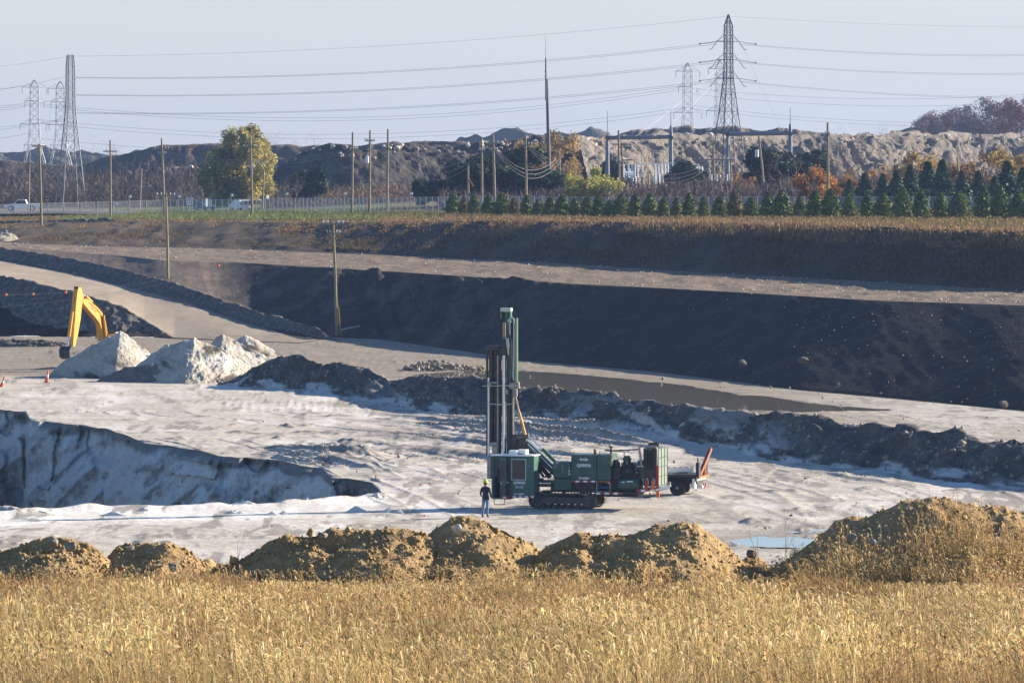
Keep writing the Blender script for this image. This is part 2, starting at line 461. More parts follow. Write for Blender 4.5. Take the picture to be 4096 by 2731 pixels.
def rut_field(x, y):
    u = 512 + F * x / y
    a = R(62); p = x * math.cos(a) - y * math.sin(a); q = x * math.sin(a) + y * math.cos(a)
    mask = np.exp(-(((y - 327) / 25.0) ** 2)) * sstep(260, 380, u) * (1 - sstep(820, 980, u))
    mask = np.maximum(mask, 0.95 * np.exp(-(((y - 300) / 11.0) ** 2)) * sstep(230, 300, u) * (1 - sstep(640, 760, u)))
    mask = np.maximum(mask, 0.6 * np.exp(-(((y - 283) / 6.0) ** 2)) * sstep(600, 680, u) * (1 - sstep(860, 960, u)))
    r1 = np.clip(1 - 2.2 * np.abs(vn(q * 0.42 + 1.0 * vn(p * .06, q * .06, 5), p * 0.035, 21)), 0, 1) ** 2.5
    r2 = np.clip(1 - 2.2 * np.abs(vn(q * 0.95 + 1.0 * vn(p * .09, q * .09, 6), p * 0.05, 23)), 0, 1) ** 2.5
    a2 = R(78); p2 = x * math.cos(a2) - y * math.sin(a2); q2 = x * math.sin(a2) + y * math.cos(a2)
    r3 = np.clip(1 - 2.4 * np.abs(vn(q2 * 0.8 + 2.0 * vn(p2 * .03, q2 * .03, 7), p2 * 0.03, 25)), 0, 1) ** 4
    return mask, np.clip(r1 + .45 * r2, 0, 1.2), r3 * (vn(x * .05, y * .03, 26) > -.1)
def floor_relief(x, y):
    """lumps, ruts and wheel tracks of the quarry floor; fades to nothing at the edges of the floor"""
    z = 0.035 * fbm(x * 0.25, y * 0.12, 4, 3) + .012 * fbm(x * 1.6, y * .8, 3, 4)
    mask, rut, trk3 = rut_field(x, y)
    patch = 0.35 + 1.1 * np.maximum(0, vn(x * .08, y * .04, 71) + .35)
    z = z + mask * patch * (0.36 * rut + .05 * fbm(x * 1.3, y * .8, 3, 22))
    z = z + .08 * trk3
    # scattered clods and low drifts
    cl = fbm(x * 0.42, y * 0.26, 4, 33, .6)
    m2 = np.maximum(0, vn(x * .07, y * .035, 44) + .05)
    z = z + 0.26 * m2 * np.maximum(0, cl - 0.72)
    # tracks in front, running across the picture
    for k, (y0, s0, w) in enumerate(((237.5,.03,.5),(239.5,0.02,.5),(243.5,-0.03,.6),(248,0.05,.6),(266,-.1,.5),(276,.03,.6),(281,.06,.6))):
        yy = y - (y0 + s0 * x * 4 + 0.8 * vn(x * .1, x * 0, 80 + k))
        z = z + 0.10 * np.exp(-(yy / w) ** 2) * np.maximum(0, vn(x * 3.0, yy * 1.5, 90 + k) + .25) * np.maximum(0, .4 + vn(x * .13, 0 * x, 60 + k))
    return z
def floor_z(x, y):
    return gz(x, y) + float(floor_relief(np.array([x]), np.array([y]))[0]) if y > 126 else gz(x, y)

def loft(lines, rows, cols, z_fn=None, mat=None, name='ground', attrs=None, parent=None, urange=None, smooth=True):
    us = np.linspace(*(urange or (U0, U1)), cols)
    X = []; Y = []; Z = []
    ev = [L(us) if callable(L) else at_line(L, us) for L in lines]
    for k in range(len(ev) - 1):
        n = rows[k]
        ts = np.linspace(0, 1, n + 1)
        if k < len(ev) - 2: ts = ts[:-1]
        for t in ts:
            D = ev[k][0] * (1 - t) + ev[k+1][0] * t
            X.append((us - 512) / F * D); Y.append(D); Z.append(ev[k][1] * (1 - t) + ev[k+1][1] * t)
    X = np.array(X); Y = np.array(Y); Z = np.array(Z)
    if z_fn is not None:
        X, Y, Z = z_fn(X, Y, Z)
    me = raw_mesh(name, np.stack([X, Y, Z], -1).reshape(-1, 3), grid_faces(*X.shape), smooth)
    if attrs:
        for an, fn in attrs.items(): add_attr(me, an, np.broadcast_to(fn(X, Y, Z), X.shape))
    o = link(name, me, mat, parent)
    return o

# near field (dry grass slope) and the hidden bank behind the foreground mounds
def zf(X, Y, Z):
    return X, Y, Z + 0.10 * fbm(X * 0.4, Y * 0.2, 3, 2) * sstep(5, 30, Y)
tag(loft(LOWER[:4], [10, 30, 50], 160, zf, M_grassground, 'field', urange=(-700, 1724)), kind='structure')
tag(loft(LOWER[3:], [4, 16], 160, None, M_grassground, 'bank', urange=(-700, 1724)), kind='structure')

# quarry floor
def edge_fade(X, Y):
    u = 512 + F * X / Y
    Dn = np.interp(u, L_near_rim[:,0], L_near_rim[:,1]); Df = np.interp(u, L_far_rim[:,0], L_far_rim[:,1])
    Dt = np.interp(u, L_toe[:,0], L_toe[:,1])
    hole = (1 - sstep(376, 392, u))
    e = sstep(0, 2.5, Dt - Y) * sstep(126, 134, Y)
    return e, hole, Dn, Df, Dt, u
def floor_fn(X, Y, Z):
    e, hole, Dn, Df, Dt, u = edge_fade(X, Y)
    z = floor_relief(X, Y)
    pm = inside(POND, X, Y) | inside(PUD1, X, Y) | inside(PUD2, X, Y)
    z = np.where(pm, -0.06, z)
    near = np.minimum(np.abs(Y - Dn), np.abs(Y - Df))
    z = z * (1 - hole * (1 - sstep(0, 1.0, near)))
    # windrow of white sand along the near rim
    z = z + hole * 0.22 * np.exp(-((Dn - 1.6 - Y) / 0.9) ** 2) * (0.6 + 0.8 * np.maximum(0, vn(X * .8, Y * .3, 15)))
    flat = np.exp(-(((X - 4.2) / 9) ** 4 + ((Y - 258) / 9) ** 4))
    return X, Y, Z + z * e * (1 - 0.75 * flat)
def a_white(X, Y, Z):
    e, hole, Dn, Df, Dt, u = edge_fade(X, Y)
    w = hole * np.exp(-((Dn - 5 - Y) / 7.0) ** 2) * 1.15
    w = np.maximum(w, np.exp(-(((u - 440) / 70) ** 2)) * np.exp(-((Y - 258) / 6.0) ** 2) * .8 * (u < 470))
    # pale drifted sand below the long berm and in streaks
    bd = np.interp(u, [231,344,435,522,610,679,740,827,914,1024], [392,381,356,344,336,323,309,296,286,275])
    w = np.maximum(w, .8 * np.exp(-((bd - 2 - Y) / 4.5) ** 2) * (u > 200))
    st = .8 * fbm(X * 0.13, Y * 0.07, 5, 51, .62) + .45 * fbm(X * .9, Y * .16, 4, 53)
    w = np.maximum(w, sstep(0.12, 0.75, st) * .52 * (Y < bd))
    w = w * (.55 + .6 * sstep(-.5, .4, fbm(X * .7, Y * .14, 4, 54)))
    w = np.maximum(w, sstep(0.0, 0.5, st) * .5 * (Y > bd + 4) * (u > 700))
    return np.clip(w, 0, 1)
def a_tan(X, Y, Z):
    e, hole, Dn, Df, Dt, u = edge_fade(X, Y)
    bd = np.interp(u, [-60,231,344,435,522,610,679,740,827,914,1024], [400,392,381,356,344,336,323,309,296,286,275])
    t = sstep(4, 14, Y - bd) * (1 - .6 * sstep(700, 950, u))
    br = sstep(0.15, 0.6, fbm(X * .12, Y * .12, 3, 77)) * .45 * np.exp(-((Y - 247) / 14) ** 2) * sstep(430, 560, u)
    return np.clip(np.maximum(t, br), 0, 1)
def a_wet_shade(X, Y, Z):
    d = np.minimum.reduce([np.hypot((X - P[:,0].mean()) / (np.ptp(P[:,0]) * .75), (Y - P[:,1].mean()) / (np.ptp(P[:,1]) * .8)) for P in (PUD1, PUD2)])
    w = (1 - sstep(0.6, 1.5, d)) * .8
    mask, rut, trk3 = rut_field(X, Y)
    w = np.maximum(w, .95 * mask * sstep(.15, .6, rut + .2 * fbm(X * 1.5, Y * .5, 3, 23)) * sstep(-.6, .0, vn(X * .08, Y * .04, 71)))  # ruts darkened as churned soil and to paint in their shade
    w = np.maximum(w, .5 * sstep(.3, .8, trk3))
    w = np.maximum(w, .85 * sstep(.55, .8, fbm(X * .9, Y * .12, 4, 35, .6)))
    w = np.maximum(w, .8 * sstep(.7, .9, fbm(X * .42, Y * .26, 4, 33, .6)) * (vn(X * .07, Y * .035, 44) > -.1))
    return np.clip(w, 0, 1)
fl_attr = {'white': a_white, 'tan': a_tan, 'wet_shade': a_wet_shade}
tag(loft([LOWER[5], const_line(226, 0), L_near_rim], [24, 70], 700, floor_fn, M_floor, 'quarry_floor', fl_attr), kind='structure')
L_mid = line([(u_, max(352.0, float(np.interp(u_, L_far_rim[:,0], L_far_rim[:,1])) + 6), 0.0) for u_ in np.arange(-180, 1205, 4.0)])
L_mid[:,1] = np.minimum(L_mid[:,1], np.interp(L_mid[:,0], L_toe[:,0], L_toe[:,1]) - 3)
tag(loft([L_far_rim, L_mid, L_toe], [230, 50], 720, floor_fn, M_floor, 'quarry_floor', fl_attr), kind='structure')

# excavated hole with its pale rock face
def cl_depth(u): return np.interp(u, [-180, 150, 260, 330, 372, 384], [9.5, 9.5, 8.0, 5.5, 2.2, 0.2])
def cliff(u0, u1, cols, rows):
    us = np.linspace(u0, u1, cols)
    D, _ = at_line(L_far_rim, us)
    h = cl_depth(us)
    s = np.linspace(0, 1, rows)[:, None]
    Dsm = np.interp(us, _ru, _rD0)
    D = D[None, :] + (Dsm - D)[None, :] * sstep(0, .22, s)
    x0 = (us - 512) / F * Dsm
    uu = us[None, :] + 0 * s
    wall = np.exp(-((us - 275) / 42.0) ** 2) + np.exp(-((us - 28) / 26.0) ** 2)          # bare rock wall stands here, talus elsewhere
    knee = 0.16 + 0.75 * np.clip(wall + .12 * vn(us * .06, us * 0, 5), 0, 1)[None, :]
    dy = h * (0.30 * s + 0.60 * np.maximum(0, s - knee))
    Z = -h * s + 0 * us
    X = x0[None, :] + 0 * s; Y = D - dy
    rock = 1 - sstep(-.03, .06, s - knee + .05 * vn(X * .6, Z * .6, 12))
    fade = sstep(0.0, 0.05, s) * np.clip(h / 4, 0, 1)
    p = X - 1.15 * Z
    n = 0.45 * ridged(p * 0.25, Z * 0.15, 3, 14) + 0.45 * np.round(1.8 * vn(X * 0.55, Z * 0.30, 17)) + 0.35 * fbm(X * 1.3, Z * 0.9, 4, 19)
    til = ridged(p * 0.30, Z * 0.10, 4, 24) * 1.3 + .55 * fbm(X * 1.2, Z * 1.2, 4, 25)
    Y = Y - fade * (rock * n * 1.5 + (1 - rock) * til) * 1.0
    Z = Z + 0.14 * fbm(X * 1.2, s * 3, 3, 4) * sstep(.01, .08, s)
    me = raw_mesh('quarry_face', np.stack([X, Y, Z], -1).reshape(-1, 3), grid_faces(rows, cols), True)
    soilm = np.clip((1 - sstep(0.03, 0.10, s + 0.05 * fbm((X - 1.2 * Z) * .7, Z * .6, 3, 6))) * 0.9, 0, 1)
    soilm = np.maximum(soilm, sstep(325, 350, uu) * sstep(-.35, .15, fbm(X * .5, Z * .5, 3, 8)))
    st = fbm(p * 0.30, Z * 0.13, 5, 61, .62) + .35 * fbm(X * 1.4, Z * 1.4, 4, 64)
    soilm = np.maximum(soilm, sstep(0.08, 0.32, st) * (.2 + .6 * (1 - rock)))
    wh = np.maximum((1 - rock) * sstep(-0.02, 0.25, -st - .05 + .35 * (s - .3)) * .95, rock * .45 * sstep(.1, .5, fbm(X * .5, Z * .3, 4, 66)))
    st2 = fbm(p * .8, Z * .22, 5, 67, .65)
    wh = np.maximum(wh, (.25 + .65 * (1 - rock)) * sstep(.18, .34, st2)); soilm = np.maximum(soilm, sstep(.22, .38, -st2) * (.75 - .3 * rock))
    add_attr(me, 'soil', np.broadcast_to(np.clip(soilm, 0, 1), X.shape)); add_attr(me, 'white', np.broadcast_to(np.clip(wh, 0, 1) * (1 - soilm * (s < .13)), X.shape))
    me.flip_normals()
    return tag(link('quarry_face', me, M_cliff), kind='structure'), X[-1], Y[-1], Z[-1]
_, bx_, by_, bz_ = cliff(U0, 384, 480, 110)
us_b = np.linspace(U0, 384, 60)
nD, _z = at_line(L_near_rim, us_b)
Xb = np.array([np.interp(us_b, np.linspace(U0, 384, 480), bx_), (us_b - 512) / F * (nD + 1.5), (us_b - 512) / F * nD])
Yb = np.array([np.interp(us_b, np.linspace(U0, 384, 480), by_), nD + 1.5, nD])
Zb = np.array([-cl_depth(us_b), -cl_depth(us_b), nD * 0])
Yb[0] = np.maximum(Yb[0], Yb[1] + .05)
me = raw_mesh('pit_bottom', np.stack([Xb, Yb, Zb], -1).reshape(-1, 3), grid_faces(3, 60), True)
add_attr(me, 'soil', np.zeros(180)); add_attr(me, 'white', np.ones(180) * .4)
tag(link('pit_bottom', me, M_cliff), kind='structure')

# slopes, haul road, terrace, brushy bank, upper plain
def slope_fn(X, Y, Z):
    u = 512 + F * X / Y
    dt = np.interp(u, L_rf[:,0], L_rf[:,1]); dc = np.interp(u, L_c1[:,0], L_c1[:,1])
    e = sstep(0, .08, (Y - dt) / (dc - dt)) * (1 - sstep(.97, 1.0, (Y - dt) / (dc - dt)))
    # gullies run down the bank; on the left the ground is rough and lumpy
    n = (0.30 - .27 * sstep(480, 680, u)) * ridged(X * 0.45 + Z * .35, Z * 0.10, 3, 31) + (.42 - .34 * sstep(480, 660, u)) * fbm(X * 0.22 + Z * .1, Z * 0.22, 4, 32) + (.16 - .12 * sstep(480, 660, u)) * fbm(X * 1.3, Z * 1.6, 4, 36)
    left = 1 - sstep(420, 640, u)
    n = n + left * 0.55 * fbm(X * .22 + Y * .05, Y * 0.10, 3, 39)
    return X, Y, Z + n * e * U_fade(u) * (0.9 - .68 * sstep(460, 640, u))
U_fade = lambda u: .12 + .88 * sstep(250, 420, u)
def a_terr_lit(X, Y, Z):
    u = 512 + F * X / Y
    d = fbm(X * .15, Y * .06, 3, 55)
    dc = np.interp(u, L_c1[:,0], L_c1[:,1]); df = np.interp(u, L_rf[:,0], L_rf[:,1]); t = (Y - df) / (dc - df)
    lit = 1 - sstep(210, 262, u + 24 * d)  # terrace soil at left, with its sunlit tone painted up to the dark slope
    spk = .35 * sstep(.1, .6, fbm(X * .4, Y * .15, 3, 57)) * (1 - sstep(420, 620, u))  # paler speckles painted in for sunlit patches
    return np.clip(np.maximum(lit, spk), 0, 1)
tag(loft([L_toe, L_rn], [40], 300, lambda X, Y, Z: (X, Y, Z + .12 * fbm(X * .8, Y * .8, 3, 6) * (512 + F * X / Y < 170)), M_slope, 'embankment', {'terr_lit': lambda X, Y, Z: X * 0}, urange=(U0, 330)), kind='structure')
tag(loft([L_rn, L_rf], [50], 300, lambda X, Y, Z: (X, Y, Z + .03 * fbm(X * .3, Y * .1, 3, 6)), M_road, 'haul_road', urange=(U0, 330)), kind='structure')
tag(loft([L_toe, L_rf], [3], 300, None, M_slope, 'embankment', {'terr_lit': lambda X, Y, Z: X * 0}, urange=(329, U1)), kind='structure')
tag(loft([L_rf, L_st, L_c1], [12, 80], 700, slope_fn, M_slope, 'embankment', {'terr_lit': a_terr_lit}), kind='structure')
def ter_fn(X, Y, Z):
    u = 512 + F * X / Y
    dc = np.interp(u, L_c1[:,0], L_c1[:,1]); db = np.interp(u, L_b2[:,0], L_b2[:,1]); t = (Y - dc) / (db - dc)
    return X, Y, Z + (.10 * fbm(X * .5, Y * .12, 4, 41) + .05 * fbm(X * 2, Y * .6, 2, 43)) * sstep(0, .06, t) * (1 - sstep(.94, 1, t))
tag(loft([L_c1, L_b2], [50], 500, ter_fn, M_terrace, 'terrace'), kind='structure')
def br_fn(X, Y, Z):
    u = 512 + F * X / Y
    db = np.interp(u, L_b2[:,0], L_b2[:,1]); dc = np.interp(u, L_c2[:,0], L_c2[:,1]); t = (Y - db) / (dc - db)
    n = .25 * fbm(X * .3, Y * .1, 4, 46) + .35 * ridged(X * .18, Y * .06, 2, 48) * (1 - sstep(180, 400, u))
    return X, Y, Z + n * sstep(0, .1, t) * (1 - sstep(.85, 1, t))
tag(loft([L_b2, L_c2], [45], 400, br_fn, M_brushsoil, 'brushy_bank'), kind='structure')
def a_green(X, Y, Z):
    u = 512 + F * X / Y
    v = HZ + F * (CAMZ - Z) / Y
    g = (sstep(130, 200, u) * (1 - sstep(300, 420, u))) * sstep(214, 209, v) * -1
    d2 = np.interp(u, L_c2[:,0], L_c2[:,1])
    g = sstep(60, 130, u) * (1 - sstep(330, 430, u)) * sstep(10, 40, Y - d2)
    g = np.maximum(g, .8 * sstep(850, 950, u) * sstep(70, 90, Y - d2) )
    return np.clip(g * (.8 + .6 * fbm(X * .1, Y * .05, 3, 5)), 0, 1)
tag(loft([L_c2] + [(lambda us, t=t: upper(us, t)) for t in UT], [14, 12, 10, 8, 8, 6, 6], 300, lambda X, Y, Z: (X, Y, Z), M_field, 'upper_plain', {'green': a_green}), kind='structure')
tag(loft([(lambda us: upper(us, 1.0)), const_line(2200, 10.0), const_line(4000, 14.0)], [4, 4], 60, None, M_field, 'ground', {'green': lambda X, Y, Z: X * 0 + .2}), kind='structure')
# the same land carried on left and right of the picture's wedge
for ua, ub in ((-2600, U0), (U1, 3600)):
    sl = dict(urange=(ua, ub))
    tag(loft([LOWER[5], L_toe], [8], 12, None, M_floor, 'quarry_floor', {k: (lambda X, Y, Z: X * 0) for k in fl_attr}, **sl), kind='structure')
    tag(loft([L_toe, L_c1], [8], 12, None, M_slope, 'embankment', {'terr_lit': lambda X, Y, Z: X * 0}, **sl), kind='structure')
    tag(loft([L_c1, L_b2], [4], 12, None, M_terrace, 'terrace', **sl), kind='structure')
    tag(loft([L_b2, L_c2], [4], 12, None, M_brushsoil, 'brushy_bank', **sl), kind='structure')
    tag(loft([L_c2] + [(lambda us, t=t: upper(us, t)) for t in UT], [2] * 7, 12, None, M_field, 'upper_plain', {'green': lambda X, Y, Z: X * 0}, **sl), kind='structure')
    tag(loft([(lambda us: upper(us, 1.0)), const_line(2200, 10.0), const_line(4000, 14.0)], [3, 3], 12, None, M_field, 'ground', {'green': lambda X, Y, Z: X * 0}, **sl), kind='structure')

# water
def water_mat(name, col, rough, mud):
    m, nt, b, out = new_mat(name)
    n = noise_node(nt, 0.25, 4, .5)
    c = mixc(nt, n.outputs['Fac'], tuple(x * .75 for x in col), col)
    nt.links.new(c, b.inputs['Base Color'])
    b.inputs['Roughness'].default_value = rough
    b.inputs['IOR'].default_value = 1.33
    n2 = noise_node(nt, 1.5, 2, .5); bump(nt, b, n2.outputs['Fac'], 0.015, 0.01)
    return m
M_pond = water_mat('muddy_pond_water', (0.17, 0.148, 0.105), 0.05, 1)
M_pud = water_mat('puddle_water', (0.10, 0.095, 0.09), 0.03, 0)
def water(name, P, z, mat):
    # densify and jitter the shore line, then fan
    Q = []
    n = len(P)
    for i in range(n):
        a, b = P[i], P[(i + 1) % n]
        for k in range(6):
            p = a + (b - a) * k / 6
            j = .25 * vn(p[0] * 1.3, p[1] * .6, 7)
            Q.append((p[0] + j * .5, p[1] + j * 3.0, z))
    me = raw_mesh(name, Q, [list(range(len(Q)))[::-1]])
    if me.polygons[0].normal.z < 0: me.flip_normals()
    return tag(link(name, me, mat), kind='structure')
water('pond_water', POND, 0.015, M_pond)
water('puddle_water', PUD1, 0.012, M_pud)
water('puddle_water', PUD2, 0.012, M_pud)
# ------------------------------------------------------------------ ridges: berms, stockpiles, mounds
def dl(pts): return np.array([(x * K, y * K) for (x, y) in pts])
def ridge(name, crest, D, mat, cols=300, rows=60, slope=1.45, back=1.45, na=0.12, ns=1.0, lobes=0.0, seed=1, base=None, sink=0.12,
          attrs=None, parent=None, rnd=0.12, gully=0.0, minrun=0.3, fb=1.0):
    """crest: [(u, v)], D: distance(s) of the crest; the faces fall at the angle of repose to the ground"""
    crest = np.asarray(crest, float)
    us = np.linspace(crest[0,0], crest[-1,0], cols)
    v = np.interp(us, crest[:,0], crest[:,1])
    Dc = np.interp(us, crest[:,0], np.broadcast_to(D, (len(crest),)))
    X = (us - 512) / F * Dc; Y = Dc; Z = CAMZ - (v - HZ) * Dc / F
    zb = np.array([gz(x, y) for x, y in zip(X, Y)]) if base is None else np.full(cols, base)
    Z = np.maximum(Z, zb - sink * .5)
    k = max(3, cols // 14)
    pad = lambda a: np.convolve(np.pad(a, k, mode='edge'), np.ones(2*k+1)/(2*k+1), 'valid')
    tx = np.gradient(pad(X)); ty = np.gradient(pad(Y)); L = np.hypot(tx, ty) + 1e-9
    nx, ny = ty / L, -tx / L                      # points towards the viewer
    h = np.maximum(Z - zb, 0.0)
    hs = pad(h)
    lob = 1 + lobes * vn(us * 0.03, us * 0, seed + 3) if lobes else 1.0
    rf = np.maximum(minrun, hs * slope * lob); rb = np.maximum(minrun, hs * back)
    nf = rows * 2 // 3; nb = rows - nf
    s = np.concatenate([np.linspace(-1, 0, nf + 1)[:-1], np.linspace(0, 1, nb)])[:, None]
    run = np.where(s < 0, -s * rf, s * rb)
    side = np.where(s < 0, 1.0, -1.0)
    PX = X + side * run * nx; PY = Y + side * run * ny
    # ground level under each row
    zf = np.array([gz(a, b) for a, b in zip(X + rf * nx, Y + rf * ny)]) if base is None else zb
    zk = np.array([gz(a, b) for a, b in zip(X - rb * nx, Y - rb * ny)]) if base is None else zb
    zg = np.where(s < 0, zb + (zf - zb) * (-s), zb + (zk - zb) * s)
    prof = 1 - np.abs(s)
    prof = prof - rnd * np.exp(-(s / 0.12) ** 2) * 0.0
    k2 = max(4, cols // 9)
    Zs = np.convolve(np.pad(Z, k2, mode='edge'), np.hanning(2*k2+3)[1:-1] / np.hanning(2*k2+3)[1:-1].sum(), 'valid')
    Zm = Z + (np.maximum(Zs, zb) - Z) * np.minimum(1.0, np.abs(s) * 1.7)
    PZ = (zg - sink) + (Zm - zb + sink) * prof
    amp = na * np.minimum(1.0, h / (0.6 * h.max() + 1e-6)) * sstep(0, 0.15, 1 - np.abs(s))
    dist = np.cumsum(np.hypot(np.gradient(X), np.gradient(Y)))[None, :]
    q = PY + 0 * dist
    n = fbm(PX * ns, PZ * ns + s * 2 * ns, 5, seed) + 0.5 * np.maximum(0, fbm(PX * ns * 2.2, PZ * ns * 2 + s * 3, 3, seed + 7))
    n = n * fb
    if gully:
        n = n + gully * ridged(dist * ns * 0.9 + s * .8, s * 0.8, 3, seed + 11) * (1 - np.exp(-(s / .25) ** 2))
    dn = amp * n
    PX = PX + nx * side * dn * 0.6; PY = PY + ny * side * dn * 0.6; PZ = PZ + dn * 0.75
    me = raw_mesh(name, np.stack([PX, PY, PZ], -1).reshape(-1, 3), grid_faces(*PX.shape), True)
    me.flip_normals()
    S = np.broadcast_to(s, PX.shape)
    if attrs:
        for an, fn in attrs.items(): add_attr(me, an, np.clip(fn(PX, PY, PZ, S, np.broadcast_to(h, PX.shape)), 0, 1))
    o = link(name, me, mat, parent)
    return o, (PX, PY, PZ, S)

# gravel safety berms of the haul road
o, _ = ridge('gravel_berm', dl([(-300,533),(-150,550),(0,568),(100,582),(200,600),(300,623),(400,650),(500,684),(600,718),(670,735),(720,747),(748,765),(776,789)]),
             [662,637,612,596,580,562,544,528,509,500,492,488,485], M_gravel, 520, 36, na=.16, ns=1.4, seed=3)
tag(o, 'long grey gravel berm on the far side of the haul road, ending by the pole', 'berm')
o, _ = ridge('gravel_berm', dl([(-300,588),(-150,608),(0,632),(80,648),(150,665),(200,677),(250,692),(290,708),(330,732),(370,757),(408,788)]),
             [552,532,513,506,501,499.5,498,497.5,497,495,492], M_gravel, 360, 40, slope=1.7, na=.16, ns=1.4, seed=5)
tag(o, 'grey gravel berm on the near side of the haul road, behind the excavator', 'berm')
o, _ = ridge('gravel_berm', dl([(-80,782),(-20,779),(60,778),(120,781),(160,789),(190,802)]), 470, M_gravel, 160, 30, na=.12, ns=1.6, seed=8, slope=2)
tag(o, 'low grey berm on the floor at the left edge, left of the excavator', 'berm')
o, _ = ridge('gravel_pile', dl([(-60,510),(0,507),(80,506),(160,504),(240,500),(262,503),(290,516)]), 738, M_gravel, 160, 30, na=.15, ns=1.2, seed=9, slope=2)
tag(o, 'low heap of pale gravel beside the white pickup truck', 'gravel pile')
o, _ = ridge('dirt_pile', dl([(-90,528),(-40,520),(10,524),(30,536),(52,556),(62,566)]), 668, M_tansand, 90, 30, na=.3, ns=.8, seed=10, attrs={'white': lambda X,Y,Z,S,h: X*0, 'dark': lambda X,Y,Z,S,h: X*0+.35})
tag(o, 'small brown dirt pile at the left edge above the haul road', 'dirt pile')
o, _ = ridge('dirt_pile', dl([(783,772),(793,755),(803,749),(815,757),(827,771)]), 497, M_tansand, 60, 30, na=.05, ns=1, seed=12, attrs={'white': lambda X,Y,Z,S,h: X*0, 'dark': lambda X,Y,Z,S,h: X*0+.3})
tag(o, 'small rounded dirt pile just right of the wooden pole foot', 'dirt pile')

# the long berm of dark spoil across the middle
MB_CREST = dl([(515,892),(545,868),(590,842),(640,815),(690,815),(740,832),(790,837),(830,840),(860,850),(890,868),(930,872),(975,862),(1010,866),(1060,864),(1110,868),(1160,874),(1200,889),(1240,887),(1270,884),(1310,893),(1350,893),(1400,899),(1440,908),(1500,916),(1540,926),(1600,930),(1660,936),(1700,940),(1740,945),(1765,940),(1800,951),(1830,949),(1860,957),(1885,955),(1925,972),(1960,978),(1990,971),(2030,980),(2060,985),(2075,975),(2110,990),(2150,990),(2190,984),(2225,1000),(2260,1012),(2300,1012),(2330,1003),(2400,1020),(2500,1035),(2600,1050)])
MB_CREST[:,1] += np.interp(MB_CREST[:,0], [480,540,780,830], [0,1.8,1.8,0])
_tu = np.array([231,344,400,435,522,610,679,740,827,914,1024,1140]); _tv = np.array([386,392,401,409,418,424.5,435,448,461.5,472,485,497])
mbD = np.array([DV(np.interp(u, _tu, _tv)) + 3.4 for u in MB_CREST[:,0]])
def mbw(X, Y, Z, S, h):
    f = (S < 0)
    p = X - 1.3 * Z
    st = ridged(p * .45, Z * .3, 3, 71) * .7 + .8 * fbm(X * .5, Z * .8, 5, 73, .65)
    w = sstep(.58 - .22 * sstep(8, 18, X), .90 - .1 * sstep(8, 18, X), st) * (.3 + .7 * sstep(.2, .9, -S)) * sstep(-.1, .35, vn(X * .10, X * 0, 75) + .15 + .3 * sstep(8, 18, X))
    foot = sstep(.80, .97, -S + .25 * fbm(X * .8, Z * 2, 4, 76)) * .8
    return np.where(f, np.maximum(w * .85, foot), .3 * sstep(.2, .8, st))
o, midberm = ridge('spoil_berm', MB_CREST, mbD, M_midberm, 900, 58, slope=1.5, na=.27, ns=.8, lobes=.35, seed=20, gully=.4, attrs={'white': mbw})
tag(o, 'long dark spoil berm dusted with white sand, crossing the quarry floor behind the drill rig', 'berm')

# stockpiles by the excavator
def aw(a, seed=1): return lambda X, Y, Z, S, h: np.clip(a + .8 * fbm(X * .35, Z * .6, 4, seed), 0, 1)
def adk(a, seed=2, fr=.0): return lambda X, Y, Z, S, h: np.clip(sstep(.0, .5, fbm(X * .5 + Z * .3, Z * .8, 3, seed) + a) * (1 if fr == 0 else sstep(fr, fr + .3, -S)), 0, 1)
o, _ = ridge('sand_pile', dl([(98,878),(122,850),(148,828),(175,814),(200,800),(222,790),(240,776),(262,768),(276,760),(300,774),(325,794),(347,810),(375,832),(395,850)]), 408, M_tansand, 220, 70, slope=1.55, na=.13, ns=.9, seed=30, gully=.25, lobes=.2, attrs={'white': aw(-.35), 'dark': adk(-.25, 4, .45)})
PILE_A = _
tag(o, 'pale tan sand pile that the yellow excavator bucket reaches into', 'sand pile')
o, _ = ridge('sand_pile', dl([(262,884),(290,862),(315,838),(345,815),(385,790),(420,783),(440,781),(447,774),(458,783),(480,789),(510,800),(540,818),(570,840),(600,870)]), 401, M_tansand, 260, 80, slope=2.0, na=.15, ns=1.1, seed=33, gully=.25, lobes=.2, attrs={'white': aw(.0, 6), 'dark': adk(-.62, 8)})
PILE_B = _
tag(o, 'large white sand pile with a scooped out front, right of the excavator', 'sand pile')
o, _ = ridge('sand_pile', dl([(462,824),(480,795),(497,775),(512,770),(530,774),(560,792),(600,812),(640,830),(670,846)]), 411, M_tansand, 150, 50, na=.14, ns=.9, seed=36, gully=.3, attrs={'white': aw(-.15, 9), 'dark': adk(-.9, 10)})
tag(o, 'cone of tan sand just behind the large white sand pile', 'sand pile')
o, _ = ridge('sand_pile', dl([(530,812),(548,776),(562,771),(580,777),(610,794),(650,815),(690,838),(705,848)]), 419, M_tansand, 130, 50, na=.14, ns=.9, seed=39, gully=.3, attrs={'white': aw(-.3, 11), 'dark': adk(-.5, 12)})
tag(o, 'rightmost cone of greyish sand behind the start of the spoil berm', 'sand pile')
o, _ = ridge('spoil_pile', dl([(205,884),(235,866),(268,852),(300,842),(330,838),(352,832),(372,840)]), 398.5, M_midberm, 140, 40, na=.16, ns=1.1, seed=42, slope=1.3, attrs={'white': lambda X,Y,Z,S,h: X*0+.15})
tag(o, 'low dark spoil heap between the tan sand pile and the white sand pile', 'spoil heap')

